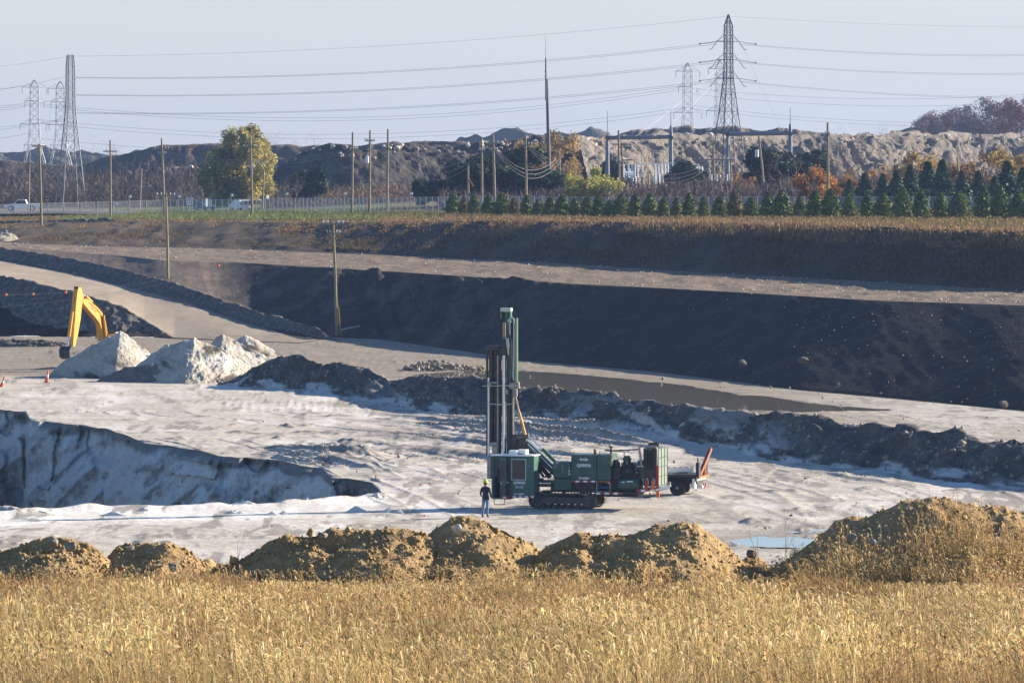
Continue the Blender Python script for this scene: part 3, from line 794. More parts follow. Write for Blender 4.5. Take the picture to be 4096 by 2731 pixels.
# little heaps of bright drilling sand along the rim of the hole
M_whitesand = soil('bright_white_sand', WHITE_SAND, 1.2, 7, .5, .05)
heap_spots = [(215,1168,46,12),(560,1158,60,10),(735,1153,40,7),(705,1154,26,12),(868,1142,40,14),(1020,1158,1,1),(330,1172,40,8),(260,1183,60,9),(540,1176,40,9),(625,1181,34,8),(650,1180,22,8),(820,1173,40,13),(890,1176,40,11),(915,1177,26,8),(95,1180,50,9)]
HEAPLAB = ['white sand heap, %s from the left on the edge of the hole' % w for w in ('second', 'third', 'fifth', 'fourth', 'sixth')] + ['white sand heap in the front line, %s from the left' % w for w in ('third', 'second', 'fourth', 'fifth', 'sixth', 'seventh', 'eighth', 'ninth')] + ['leftmost white sand heap on the edge of the hole']
n_ = 0
for (x, y, w, hgt) in heap_spots:
    if w < 5: continue
    n_ += 1
    D = DV(y * K)
    o, _ = ridge('sand_heap', dl([(x-w*.62,y),(x-w*.3,y-hgt*.45),(x-w*.1,y-hgt*.8),(x,y-hgt),(x+w*.14,y-hgt*.75),(x+w*.35,y-hgt*.4),(x+w*.62,y)]), D, M_whitesand, 36, 22, na=.06, ns=2.5, seed=50+n_, slope=1.8, back=1.8, base=0.0, sink=.05)
    tag(o, HEAPLAB[n_ - 1], 'sand heap', 'white sand heaps on the rim of the hole')
o, _ = ridge('sand_pile', dl([(-90,1188),(-40,1170),(0,1162),(25,1161),(50,1168),(64,1176)]), 262.5, M_tansand, 80, 30, na=.06, ns=1.5, seed=66, base=-1.0, attrs={'white': lambda X,Y,Z,S,h: X*0+.4, 'dark': lambda X,Y,Z,S,h: X*0})
tag(o, 'smooth cream sand pile in the hole at the left edge', 'sand pile')

# ------------------------------------------------------------------ rocks
import bmesh
def rock_mesh(name, seed, sub=2, cut=7, rough=.10):
    r = random.Random(seed)
    bm = bmesh.new(); bmesh.ops.create_icosphere(bm, subdivisions=sub, radius=1.0)
    planes = [(Vector((r.gauss(0,1), r.gauss(0,1), r.gauss(0,1))).normalized(), r.uniform(.50,.82)) for _ in range(cut)]
    for vtx in bm.verts:
        for n, d in planes:
            t = vtx.co.dot(n)
            if t > d: vtx.co -= n * (t - d) * .92
        vtx.co *= 1 + r.uniform(-rough, rough) * .5
    me = bpy.data.meshes.new(name); bm.to_mesh(me); bm.free()
    return me
ROCKS = [rock_mesh('rock', 100 + k, 2, 13) for k in range(5)]
SMALL = [rock_mesh('rock', 200 + k, 1, 5, .15) for k in range(5)]
_rc = {}
def rock(name, loc, size, mat, label=None, parent=None, cat='boulder', group=None, rz=None, small=False, k=None):
    pool = SMALL if small else ROCKS
    k = random.randrange(5) if k is None else k
    key = (small, k, mat.name)
    if key not in _rc:
        m = pool[k].copy(); m.materials.append(mat); _rc[key] = m
    o = bpy.data.objects.new(name, _rc[key]); COL.objects.link(o)
    o.location = loc; o.scale = size if isinstance(size, tuple) else (size, size, size * .8)
    o.rotation_euler = (random.uniform(-.4,.4), random.uniform(-.4,.4), random.uniform(0,6.28) if rz is None else rz)
    if parent is not None: o.parent = parent
    if label: tag(o, label, cat, group)
    return o
rock('boulder', FL(1569*K, 989*K, .45), (.62,.5,.62), M_palestone, 'pale angular boulder at the foot of the spoil berm behind the drill rig', k=2)
rock('boulder', PV(1845*K, 826*K, 381), (.55,.42,.3), M_darkstone, 'grey boulder half buried in the middle of the dark embankment on the right')
rock('boulder', PV(1706*K, 832*K, 392), (.55,.4,.25), M_darkstone, 'small flat rock on the dark embankment, left of the larger boulder')
rock('boulder', PV(2305*K, 926*K, 354.5), (.5,.4,.3), M_darkstone, 'grey boulder at the foot of the dark embankment near the right edge')
rock('boulder', PV(1923*K, 884*K, 369), (.3,.26,.2), M_darkstone, 'small rock low on the dark embankment above the pond end')
rock('boulder', PV(1120*K, 807*K, 462), (.35,.3,.25), M_palestone, 'white stone at the foot of the embankment left of the drill mast')
rp = empty('rubble_pile', FL(1010*K, 846*K), 0, 'pile of grey broken stone beside the pond, left of the drill mast', 'rubble')
base = rp.location.copy()
for k in range(170):
    x = random.uniform(925,1112); t = (x-925)/187
    hgt = 22*math.sin(math.pi*min(1,t*1.15))**.7 if t < .87 else 6
    y = 850 - random.random()*hgt + random.uniform(-2,3)
    D = DV(849*K) + random.uniform(-1.5,3)
    p = Vector(PV(x*K, y*K, D)); p.z = max(p.z, .1)
    s = random.uniform(.10,.28)
    o = rock('rock', p - base, (s,s,s*.8), M_stone if random.random()<.9 else M_palestone, parent=rp, small=True)
for k in range(26):          # stones lying beside the pile on the spoil
    pass

# ------------------------------------------------------------------ foreground mounds of brown soil
MOUNDS = [
 ('leftmost brown soil mound with dark stones in the foreground berm', [(-90,1275),(-50,1262),(0,1265),(20,1262),(60,1250),(100,1240),(118,1234),(150,1238),(200,1250),(235,1270),(258,1292),(300,1328)]),
 ('low brown soil mound, second from the left in the foreground', [(195,1330),(242,1286),(275,1252),(320,1250),(345,1243),(390,1243),(430,1262),(470,1290),(520,1312),(560,1330)]),
 ('broad flat topped brown soil mound left of centre in the foreground', [(430,1330),(495,1302),(540,1290),(580,1265),(620,1245),(660,1228),(700,1228),(760,1222),(820,1214),(870,1213),(920,1215),(960,1222),(1000,1240),(1050,1290),(1080,1322)]),
 ('peaked golden brown soil mound below the man and the drill rig', [(890,1322),(958,1242),(1000,1212),(1040,1196),(1085,1190),(1120,1196),(1160,1213),(1200,1235),(1240,1262),(1300,1322)]),
 ('rounded gravelly soil mound right of centre, beside the puddle', [(1190,1325),(1246,1260),(1300,1238),(1350,1225),(1420,1225),(1460,1220),(1510,1207),(1560,1203),(1605,1210),(1650,1240),(1690,1270),(1720,1298),(1790,1322)]),
 ('tallest soil mound, overgrown with dry grass, at the right edge of the foreground', [(1730,1328),(1800,1286),(1860,1245),(1920,1200),(1960,1190),(1990,1195),(2040,1170),(2090,1150),(2140,1140),(2170,1140),(2220,1152),(2270,1165),(2310,1170),(2352,1185),(2440,1195),(2560,1290)])]
o, sf_ = ridge('soil_mound', dl([(-120,1292),(-40,1284),(60,1290),(180,1280),(250,1286),(330,1288),(440,1284),(500,1293),(600,1288),(760,1290),(900,1292),(1050,1288),(1230,1284),(1350,1290),(1500,1292),(1640,1294),(1700,1304),(1770,1312),(1830,1318),(1900,1326)]), 92.6, M_mound, 800, 40, slope=2.4, back=1.6, na=.10, ns=1.9, lobes=.2, seed=75, sink=.1)
o2_, _s2 = ridge('soil_mound', dl([(1670,1324),(1700,1292),(1716,1280),(1735,1277),(1760,1288),(1800,1322)]), 93.2, M_mound, 110, 30, slope=2.0, na=.06, ns=2.2, seed=77, sink=.1)
tag(o2_, 'tiny soil hump in the gap between the rounded and the tall mound', 'soil mound', 'soil mounds along the foreground')
tag(o, 'low continuous ridge of brown soil joining the foreground mounds', 'soil mound', 'soil mounds along the foreground')
mound_surf = []
def pebbles(parent, surf, n, mat, smin, smax, seed):
    PX, PY, PZ, S = surf
    g = np.random.default_rng(seed)
    r_, c_ = PX.shape
    i = g.integers(2, int(r_ * .7), n); j = g.integers(2, c_ - 2, n)
    P = np.stack([PX[i, j], PY[i, j], PZ[i, j]], 1)
    s = smin + (smax - smin) * g.random(n) ** 4
    oc = np.array([(1,0,0),(-1,0,0),(0,1,0),(0,-1,0),(0,0,1),(0,0,-1)], float)
    fc = np.array([(0,2,4),(2,1,4),(1,3,4),(3,0,4),(2,0,5),(1,2,5),(3,1,5),(0,3,5)])
    V = P[:, None, :] + (oc[None] * (1 + g.uniform(-.35, .35, (n, 6, 1))) + g.uniform(-.25, .25, (n, 6, 3))) * s[:, None, None]
    Fs = fc[None] + (np.arange(n) * 6)[:, None, None]
    me = raw_mesh('pebbles', V.reshape(-1, 3), Fs.reshape(-1, 3))
    o = link('pebbles', me, mat, parent); o['kind'] = 'stuff'
    return o
for k, (lab, cr) in enumerate(MOUNDS):
    cr = dl(cr)
    cols = int((cr[-1,0] - cr[0,0]) * 1.2)
    o, sf = ridge('soil_mound', cr, 92.0 + (k % 2) * .4, M_mound, cols, 76, slope=2.2, back=1.3, na=.075, ns=1.9, lobes=.15, seed=80 + 7*k, gully=.06, sink=.1)
    tag(o, lab, 'soil mound', 'soil mounds along the foreground')
    mound_surf.append(sf)
    pebbles(o, sf, int(cols * 7), M_ochrestone, .008, .055, 300 + k)
    pebbles(o, sf, int(cols * 1.2), M_palestone, .006, .022, 340 + k)
def fg_rock(x, y, w, mat, lab, D=91.2, hh=.85, k=None):
    s = w * K / (F / D) / 2 * .92
    rock('boulder', PV(x*K, y*K, D), (s, s*.9, s*hh), mat, lab, k=k)
fg_rock(713,1222,24,M_ochrestone,'brown pointed boulder perched on the crest of the broad soil mound',91.6,1.2,0)
fg_rock(745,1228,26,M_stone,'grey boulder on the broad soil mound, right of the pointed one',91.2)
fg_rock(536,1284,34,M_ochrestone,'ochre boulder in the gap left of the broad soil mound',91.8,1.0)
fg_rock(885,1265,28,M_ochrestone,'light brown rock low on the broad soil mound face',90.7)
fg_rock(1052,1214,34,M_palestone,'pale grey boulder near the top of the peaked soil mound',91.0,1.0)
fg_rock(162,1252,40,M_stone,'dull grey boulder in the leftmost soil mound, lower one',91.0)
fg_rock(122,1243,36,M_stone,'rounded boulder on the crest of the leftmost soil mound',91.4)
fg_rock(300,1258,26,M_stone,'grey stone on the left end of the low soil mound',91.2)
fg_rock(400,1300,34,M_stone,'dark stone at the foot of the low soil mound',90.3)
fg_rock(1575,1225,20,M_stone,'dark stone high on the rounded gravelly mound',91.0)
fg_rock(1955,1234,40,M_stone,'large brown boulder sunk in the tall overgrown mound',90.6,.9)
fg_rock(2005,1244,24,M_stone,'smaller brown boulder beside the large one on the tall mound',90.4)
fg_rock(1726,1270,34,M_darkstone,'jagged dark clod standing in the gap beside the puddle',93.0,1.0,3)
fg_rock(1640,1300,16,M_ochrestone,'small ochre stone at the right foot of the rounded gravelly mound',90.2)
fg_rock(2215,1188,20,M_ochrestone,'small tan stone on the tall overgrown mound near the right edge',90.8)
# ------------------------------------------------------------------ machine materials
M_green = paint('rig_green_paint', (0.022,0.075,0.058), .5, 0, .5, (0.16,0.15,0.12), 2.0)
M_brightgreen = paint('mast_green_lit', (0.028,0.115,0.066), .5, 0, .4, (0.08,0.09,0.07), 2.0)  # rig green brightened to paint the sunlit mast rail, reused on other parts
M_steel = paint('dark_greasy_steel', (0.035,0.034,0.033), .55, .3, .5, (0.14,0.12,0.10), 4.0)
M_black = paint('black_rubber', (0.014,0.014,0.015), .7, 0, .3, (0.07,0.065,0.06), 4.0)
M_grey = paint('worn_grey_metal', (0.26,0.255,0.24), .45, .4, .4, (0.16,0.13,0.10), 4.0)
M_silver = paint('bright_drill_steel', (0.58,0.58,0.60), .3, .9, .15, (0.2,0.17,0.14), 3.0)
M_palegreen = paint('pale_green_plate', (0.42,0.47,0.40), .55, 0, .35, (0.2,0.19,0.15), 3.0)
M_red = paint('red_paint', (0.42,0.035,0.025), .5, 0, .3, (0.12,0.07,0.05), 4.0)
M_orange = paint('orange_paint', (0.72,0.16,0.02), .55, 0, .25, (0.22,0.10,0.05), 4.0)
M_rust = paint('rusty_orange', (0.30,0.085,0.03), .7, 0, .4, (0.09,0.05,0.035), 4.0)
M_white = paint('white_paint', (0.78,0.78,0.77), .45, 0, .2, (0.42,0.38,0.32), 2.0)
M_yellow = paint('excavator_yellow', (0.64,0.31,0.025), .5, 0, .5, (0.24,0.14,0.05), 2.2)
M_glass = paint('dark_glass', (0.006,0.008,0.009), .25, 0, .05, (0.05,0.05,0.05), 2.0, spec=.6)
M_chrome = paint('hydraulic_rod', (0.62,0.66,0.72), .22, .9, .05, (0.3,0.3,0.3), 3.0)
M_blue = paint('blue_enamel', (0.03,0.10,0.19), .45, 0, .2, (0.1,0.1,0.1), 3.0)
M_tarp = paint('tan_pipe', (0.42,0.29,0.17), .6, .2, .4, (0.2,0.12,0.07), 5.0)
M_lettering = paint('white_lettering', (0.80,0.80,0.78), .6, 0, .0)
M_track = paint('muddy_track_steel', (0.085,0.075,0.062), .75, .2, .7, (0.20,0.175,0.145), 3.0)

class Frame:
    """turns measured picture points (enlarged crop coordinates) into local coordinates of a thing standing at (u0, D0), turned by rot"""
    def __init__(s, zx0, D0, rot, crop):
        s.cx, s.cy, s.f = crop
        s.c, s.s = math.cos(rot), math.sin(rot)
        u0 = (s.cx + zx0 * s.f) / 4
        s.D0 = D0; s.x0 = (u0 - 512) / F * D0; s.rot = rot
    def P(s, zx, zz, y=0.0):
        u = (s.cx + zx * s.f) / 4; v = (s.cy + zz * s.f) / 4
        k = (u - 512) / F
        # world = origin + X*(c, sn) + y*(-sn, c)
        X = (k * (s.D0 + y * s.c) - s.x0 + y * s.s) / (s.c - k * s.s)
        D = s.D0 + X * s.s + y * s.c
        return (X, y, CAMZ - (v - HZ) * D / F)
    def box(s, mb, x0, x1, zt, zb, y0, y1, bev=0.015):
        a = s.P(x0, zt, y0); b = s.P(x1, zb, y0)
        return mb.box(a[0], b[0], y0, y1, s.P((x0+x1)/2, zb, y0)[2], s.P((x0+x1)/2, zt, y0)[2], bev)

_font_cache = {}
def lettering(name, txt, width, centre, mat, parent, bold=0.012, face='-y', height=None):
    cu = bpy.data.curves.new(name, 'FONT'); cu.body = txt; cu.align_x = 'CENTER'; cu.align_y = 'CENTER'; cu.offset = bold; cu.extrude = 0.004; cu.resolution_u = 2
    tmp = bpy.data.objects.new('tmp_text', cu); COL.objects.link(tmp)
    bpy.context.view_layer.update()
    dg = bpy.context.evaluated_depsgraph_get()
    me = bpy.data.meshes.new_from_object(tmp.evaluated_get(dg))
    bpy.data.objects.remove(tmp)
    n = len(me.vertices); co = np.zeros(n * 3, np.float32); me.vertices.foreach_get('co', co); co = co.reshape(-1, 3)
    ex = np.ptp(co[:,0]); ctr = (co.max(0) + co.min(0)) / 2; k = width / ex
    ky = k if height is None else height / np.ptp(co[:,1])
    q = np.zeros_like(co)
    q[:,0] = (co[:,0] - ctr[0]) * k; q[:,2] = (co[:,1] - ctr[1]) * ky; q[:,1] = -(co[:,2]) * .5
    me.vertices.foreach_set('co', q.ravel()); me.update()
    me.materials.clear(); me.materials.append(mat)
    o = bpy.data.objects.new(name, me); COL.objects.link(o); o.parent = parent; o.location = centre
    return o
def cubex_logo(parent, centre, r):
    m = MB()
    for k in range(6):                     # six-petalled emblem
        t = math.pi / 3 * k + math.pi / 6
        a = (math.cos(t) * r * .30, 0, math.sin(t) * r * .30)
        d = r * .5
        p = []
        for j in range(4):
            q = t + math.pi / 4 * (2 * j) 
            p.append((math.cos(t) * r * .58 + math.cos(q) * r * .34, math.sin(t) * r * .58 + math.sin(q) * r * .30))
        m.prism(p, -.003, .003)
    o = m.build('emblem', M_lettering, parent); o.location = centre
    return o

# ------------------------------------------------------------------ the drill rig
fr = Frame(700, 257.0, R(-15), (1850, 1180, .58667))
rig = empty('drill_rig', (fr.x0, fr.D0, 0), R(-15), 'dark green tracked drill rig with tall mast, QXR920 on its panels', 'drill rig')
def P(zx, zz, y=0.0): return fr.P(zx, zz, y)
def rbox(name, mat, x0, x1, zt, zb, y0, y1, bev=.015, parent=None):
    m = MB(); fr.box(m, x0, x1, zt, zb, y0, y1, bev)
    return m.build(name, mat, parent or rig)
def rtube(name, mat, pts, r, n=10, parent=None, smooth=True):
    return MB().tube(pts, r, n).build(name, mat, parent or rig, smooth)
# crawler tracks
def crawler(y0, dx):
    c0 = P(502, 1390, 0.0); c1 = P(850, 1392, 0.0)
    rr = .385
    xa, xb = c0[0] + dx, c1[0] + dx + .02
    zc = rr + .03
    path = []
    n = 14
    for k in range(n + 1):
        t = math.pi / 2 + math.pi * k / n; path.append((xa + rr * math.cos(t), zc + rr * math.sin(t)))
    for k in range(1, 12): path.append((xa + (xb - xa) * k / 12, zc - rr))
    for k in range(n + 1):
        t = -math.pi / 2 + math.pi * k / n; path.append((xb + rr * math.cos(t), zc + rr * math.sin(t)))
    for k in range(1, 12):
        q = k / 12; path.append((xb + (xa - xb) * q, zc + rr - .05 * math.sin(math.pi * q)))
    path.append(path[0])
    # even shoes
    L = [0]
    for a, b in zip(path, path[1:]): L.append(L[-1] + math.hypot(b[0]-a[0], b[1]-a[1]))
    ns = 46
    m = MB()
    for k in range(ns):
        d = L[-1] * (k + .5) / ns
        i = max(j for j in range(len(L) - 1) if L[j] <= d)
        f = (d - L[i]) / (L[i+1] - L[i] + 1e-9)
        px = path[i][0] + (path[i+1][0] - path[i][0]) * f; pz = path[i][1] + (path[i+1][1] - path[i][1]) * f
        tx, tz = path[i+1][0] - path[i][0], path[i+1][1] - path[i][1]; l = math.hypot(tx, tz); tx /= l; tz /= l
        w = L[-1] / ns * .46; nx_, nz_ = tz, -tx
        prof = [(-w,-.035),(w,-.035),(w,.01),(.6*w,.01),(.55*w,.055),(.30*w,.055),(.25*w,.01),(-w,.01)]
        m.prism([(px + a*tx + b*nx_, pz + a*tz + b*nz_) for a, b in prof], y0, y0 + .5)
    tr = empty('crawler_track', (0,0,0)); tr.parent = rig
    m.build('track_shoes', M_track, tr)
    f2 = MB(); f2.prism([(xa-.05,zc-.16),(xb+.02,zc-.16),(xb+.05,zc+.10),(xb-.5,zc+.17),(xa+.7,zc+.19),(xa-.02,zc+.12)], y0+.08, y0+.42); f2.build('track_frame', M_track, tr)
    for nm, x, r_ in (('idler_wheel', xa, rr-.05), ('drive_sprocket', xb, rr-.06)):
        w = MB().lathe([(r_*.95,0),(r_,.03),(r_,.30),(r_*.95,.33)], (x, y0+.085, zc), 20, 'y')
        w.lathe([(r_*.62,-.05),(r_*.66,0),(r_*.66,.03)], (x, y0+.085, zc), 20, 'y').lathe([(r_*.28,-.10),(r_*.30,-.04),(r_*.3,.0)], (x, y0+.085, zc), 14, 'y')
        w.build(nm, M_track, tr, True)
    for k in range(7):
        x = xa + .32 + (xb - xa - .6) * k / 6
        MB().lathe([(.07,0),(.09,.02),(.09,.30),(.07,.33)], (x, y0+.085, zc-rr+.125), 12, 'y').build('track_roller', M_steel, tr, True)
    for k in range(2):
        MB().cyl((xa+.9+.9*k, y0+.1, zc+rr-.10), (xa+.9+.9*k, y0+.4, zc+rr-.10), .07, 10).build('carrier_roller', M_steel, tr, True)
crawler(0.0, 0.0)
crawler(1.95, 0.0)
# chassis, deck
rbox('chassis_frame', M_steel, 600, 960, 1268, 1342, .55, 1.9)
m = MB(); fr.box(m, 905, 1195, 1338, 1352, .12, 2.2); fr.box(m, 1190, 1345, 1322, 1334, .12, 2.2)
m.build('rear_deck', M_steel, rig)
m = MB(); fr.box(m, 960, 1195, 1354, 1372, .5, 1.8); m.build('deck_beam', M_steel, rig)
def tape(xa, xb, zt, zb, y, first_red=True, n=None, zslope=0):
    n = n or max(2, int(abs(xb - xa) / 28))
    for k in range(n):
        a = xa + (xb - xa) * k / n; b = xa + (xb - xa) * (k + (.97)) / n
        red = (k % 2 == 0) == first_red
        w = b
        rbox('reflective_tape', M_red if red else M_white, a, w, zt + zslope * k, zb + zslope * k, y - .012, y - .004, 0)
tape(910, 1090, 1342, 1356, .12, False, 6)
tape(1185, 1310, 1322, 1335, .12, True, 4)
tape(742, 905, 1261, 1273, .10, True, 6)
rbox('sill_plate', M_rust, 908, 1008, 1262, 1274, .09, 1.5)
# enclosures
e1 = rbox('engine_enclosure', M_green, 740, 913, 1086, 1260, .12, 1.7, .02)
rbox('enclosure_panel', M_green, 752, 898, 1098, 1252, .10, .13, .01)
e2 = rbox('engine_enclosure', M_green, 917, 1009, 1086, 1260, .14, 1.7, .02)
rbox('enclosure_trim', M_tarp, 1009, 1019, 1085, 1160, .12, .22, .01)
rbox('control_box', M_green, 618, 738, 1136, 1243, .18, 1.3, .02)
m = MB()
for k in range(8): fr.box(m, 676, 686, 1150 + 8 * k, 1154 + 8 * k, .165, .178, 0)
m.build('vent_louvres', M_grey, rig)
m = MB(); fr.box(m, 640, 655, 1138, 1144, .165, .178, 0); fr.box(m, 722, 734, 1186, 1202, .165, .178, 0); fr.box(m, 720, 738, 1212, 1222, .165, .178, 0); fr.box(m, 724,732,1168,1174,.165,.178,0)
m.build('gauge_plate', M_palegreen, rig)
m = MB()
for k in range(3): fr.box(m, 621, 627, 1142 + 14*k, 1150 + 14*k, .165, .178, 0)
for k in range(3): fr.box(m, 632, 637, 1142 + 14*k, 1152 + 14*k, .165, .178, 0)
m.build('warning_label', M_grey, rig)
rbox('hydraulic_tank', M_green, 622, 742, 1246, 1328, .25, 1.4, .02)
rbox('under_frame', M_steel, 745, 905, 1276, 1318, .5, 1.8)
m = MB(); fr.box(m, 912, 918, 1274, 1340, .14, .24, 0); fr.box(m, 1003, 1009, 1274, 1340, .14, .24, 0); fr.box(m, 912, 1009, 1334, 1340, .14, .24, 0)
m.build('pump_bay_frame', M_grey, rig)
m = MB(); a = P(935,1312,.5); b = P(985,1308,.5); m.cyl(a, b, .075, 12); m.lathe([(.06,0),(.09,.05),(.05,.14)], b, 12, 'x'); m.build('hydraulic_pump', M_blue, rig, True)
rbox('pump_block', M_steel, 925, 1000, 1285, 1330, .8, 1.6)
# engine and compressor
m = MB(); fr.box(m, 1022, 1195, 1172, 1262, .5, 1.9, .04); fr.box(m, 1080, 1160, 1140, 1180, .6, 1.5, .04); fr.box(m, 1010,1060,1245,1335,.6,1.7,.03)
m.build('compressor_engine', M_steel, rig)
a = P(1060,1288,.62); b = P(1228,1286,.62)
rx = b[0] - a[0]
m = MB().lathe([(.10,0),(.28,.035),(.36,.10),(.375,.16),(.375,rx-.16),(.36,rx-.10),(.28,rx-.035),(.10,rx)], a, 22, 'x')
air = m.build('air_receiver_tank', M_green, rig, True)
m = MB(); fr.box(m, 1085,1105,1268,1275,.235,.243,0); fr.box(m, 1120,1162,1264,1271,.235,.243,0); m.build('tank_decal', M_lettering, rig)
for (x, zt, zb, r_) in ((1122,1092,1150,.20),(1050,1118,1190,.17)):
    p = P(x, zb, .9); q = P(x, zt, .9); h = q[2]-p[2]
    MB().lathe([(r_*.7,0),(r_,.03),(r_,h*.55),(r_*1.12,h*.58),(r_*1.12,h*.75),(r_*.8,h*.8),(r_*.8,h)], p, 16).build('air_filter', M_green, rig, True)
m = MB()
gr = random.Random(5)
for k in range(16):
    x0 = gr.uniform(1060,1190); z0 = gr.uniform(1130,1190)
    m.tube([P(x0,z0,.42), P(x0+gr.uniform(-14,14),z0+25,.38), P(x0+gr.uniform(-20,20),z0+55,.36), P(x0+gr.uniform(-20,25),z0+gr.uniform(70,120),.42)], gr.uniform(.008,.018), 6)
m.build('hydraulic_hoses', M_black, rig, True)
m = MB()
for k in range(9):
    x0 = gr.uniform(1075,1180); z0 = gr.uniform(1120,1215); w = gr.uniform(5,13); fr.box(m, x0, x0+w, z0, z0+gr.uniform(6,16), .40, .48, .01)
m.build('valve_fittings', M_grey, rig)
m = MB()
for k in range(4):
    x0 = gr.uniform(1085,1170); z0 = gr.uniform(1150,1215); fr.box(m, x0, x0+9, z0, z0+10, .36, .41, .01)
m.build('blue_valve', M_blue, rig)
rtube('exhaust_stack', M_tarp, [P(1015,1090,1.0), P(1015,1035,1.0)], .075, 12)
m = MB(); fr.box(m, 1000, 1024, 1028, 1036, .92, 1.08, .01); m.prism([P(998,1034,1)[::2], P(1003,1034,1)[::2], P(1003,1008,1)[::2], P(999,1008,1)[::2]], .95, 1.05); m.build('rain_cap', M_black, rig)
rtube('riser_pipe', M_rust, [P(901,1086,.6), P(901,1046,.6)], .05, 10)
rtube('riser_pipe', M_tarp, [P(910,1086,.5), P(910,1050,.5)], .035, 10)
rtube('riser_pipe', M_tarp, [P(936,1086,.7), P(937,1062,.7)], .03, 10)
rtube('discharge_pipe', M_steel, [P(972,1052,.7), P(1010,1060,.7), P(1060,1056,.7), P(1150,1052,.7), P(1215,1046,.7)], .035, 8)
m = MB(); fr.box(m, 1070, 1134, 1050, 1055, .6, .64, 0); fr.box(m, 1070, 1134, 1062, 1066, .6, .64, 0); fr.box(m,1068,1073,1050,1066,.6,.64,0); fr.box(m,1131,1136,1050,1066,.6,.64,0); fr.box(m,1099,1104,1066,1095,.6,.64,0); m.build('filter_bracket', M_black, rig)
# cooler package at the back
rbox('cooler_core', M_steel, 1232, 1322, 1040, 1300, .25, 2.0, .03)
m = MB()
for (x, r_) in ((1252,.10),(1275,.085)):
    m.tube([P(x,1185,.12), P(x,1055,.12), P(x+4,1046,.12)], r_, 12)
m.build('cooler_header_tube', M_black, rig, True)
m = MB()
m.tube([P(1222,1160,.1), P(1214,1110,.1), P(1206,1050,.1), P(1207,1034,.1), P(1216,1028,.1), P(1306,1028,.1), P(1320,1034,.1), P(1326,1050,.1), P(1326,1160,.1)], .055, 10)
m.build('cooler_pipe_frame', M_grey, rig, True)
m = MB()
for k in range(3):
    m.tube([P(1262+4*k,1030-9*k,.5+.55*k), P(1310+8*k,1022-9*k,.5+.55*k), P(1332+2*k,1028-9*k,.5+.55*k), P(1338-2*k,1050-9*k,.5+.55*k)], .05, 8)
m.build('cooler_hose_loop', M_black, rig, True)
xe = P(1326,1100,.15)[0]; zt_ = P(1326,1045,.15)[2]; zb_ = P(1326,1298,.15)[2]
m = MB().box(xe, xe+.06, .15, 2.15, zb_, zt_, .01); m.build('radiator_grille', M_palegreen and paint('radiator_grey_green', (0.16,0.19,0.15), .6, .2, .3), rig)
m = MB()
for k in range(5): m.box(xe+.055, xe+.085, .15, 2.15, zb_+(zt_-zb_)*k/4-.02, zb_+(zt_-zb_)*k/4+.02)
for k in range(4): m.box(xe+.056, xe+.086, .17+.64*k, .21+.64*k, zb_, zt_)
m.build('radiator_guard', M_green, rig)
for x in (1325, 1335): rtube('red_post', M_red, [P(x,1162,.05), P(x,1332,.05)], .035, 8)
m = MB(); m.bar(P(1318,1326,.0), P(1420,1296,.0), .05, .09); m.build('tow_bar', M_white, rig)
m = MB(); fr.box(m, 1390, 1418, 1270, 1300, .3, .4, .01); m.build('light_bracket', M_grey, rig)
def extinguisher(x, z0, z1):
    e = empty('fire_extinguisher', (0,0,0)); e.parent = rig
    p = P(x, z1, .06); h = P(x, z0, .06)[2] - p[2]
    MB().lathe([(.07,0),(.085,.03),(.085,h*.74),(.05,h*.84),(.025,h*.9)], p, 14).build('cylinder', M_orange if x > 1270 else M_red, e, True)
    MB().tube([(p[0],p[1],p[2]+h*.9),(p[0]+.06,p[1]-.03,p[2]+h),(p[0]+.11,p[1],p[2]+h*.8),(p[0]+.10,p[1],p[2]+h*.4)], .014, 6).build('hose', M_white, e, True)
extinguisher(1252, 1245, 1320); extinguisher(1298, 1245, 1318)
m = MB()
for x in (1326, 1338): m.tube([P(x,1330,.05), P(x,1376,.05)], .045, 8)
m.build('jack_leg', M_orange, rig, True)
# cab
cab = empty('operator_cab', (0,0,0)); cab.parent = rig
m = MB(); fr.box(m, 322, 487, 1094, 1378, -.45, .75, .03); m.build('cab_wall', paint('cab_green_skylit', (0.03,0.10,0.078), .45, 0, .35, (0.17,0.17,0.14), 1.5), cab)  # same green as the rig, lightened to paint in sky light on the cab
M_cab = bpy.data.materials['cab_green_skylit']
m = MB(); fr.box(m, 196, 325, 1376, 1388, -.43, .75, .01); fr.box(m, 196, 325, 1097, 1108, -.43, .75, .01); fr.box(m, 198, 210, 1108, 1380, -.43, -.35, .005); fr.box(m, 198,325,1108,1378,.66,.73,0)
m.build('cab_frame', M_green, cab)
m = MB(); fr.box(m, 225, 300, 1270, 1370, .0, .6, .04); fr.box(m, 235, 290, 1190, 1275, .35, .6, .04); fr.box(m, 215,235,1235,1370,-.2,.2,.02); m.build('operator_seat', M_black, cab)
m = MB(); fr.box(m, 190, 490, 1088, 1095, -.52, .80, .01); m.build('cab_roof', M_white, cab)
win = MB(); fr.box(win, 337, 429, 1119, 1254, -.47, -.44, .0); win.build('cab_window', M_glass, cab)
m = MB()
for (a, b, c, d) in ((332,434,1114,1120),(332,434,1253,1259),(332,338,1120,1253),(428,434,1120,1253)): fr.box(m, a, b, c, d, -.485, -.45, .0)
m.build('window_frame', M_palegreen, cab)
door = empty('cab_door', (0,0,0)); door.parent = cab
m = MB()
for (a, b, c, d) in ((256,262,1104,1366),(290,318,1104,1366),(262,290,1104,1126),(262,290,1262,1292),(262,290,1354,1366)):
    fr.box(m, a, b, c, d, -.62, -.58, 0)
dl_ = m.build('door_leaf', M_cab, door)
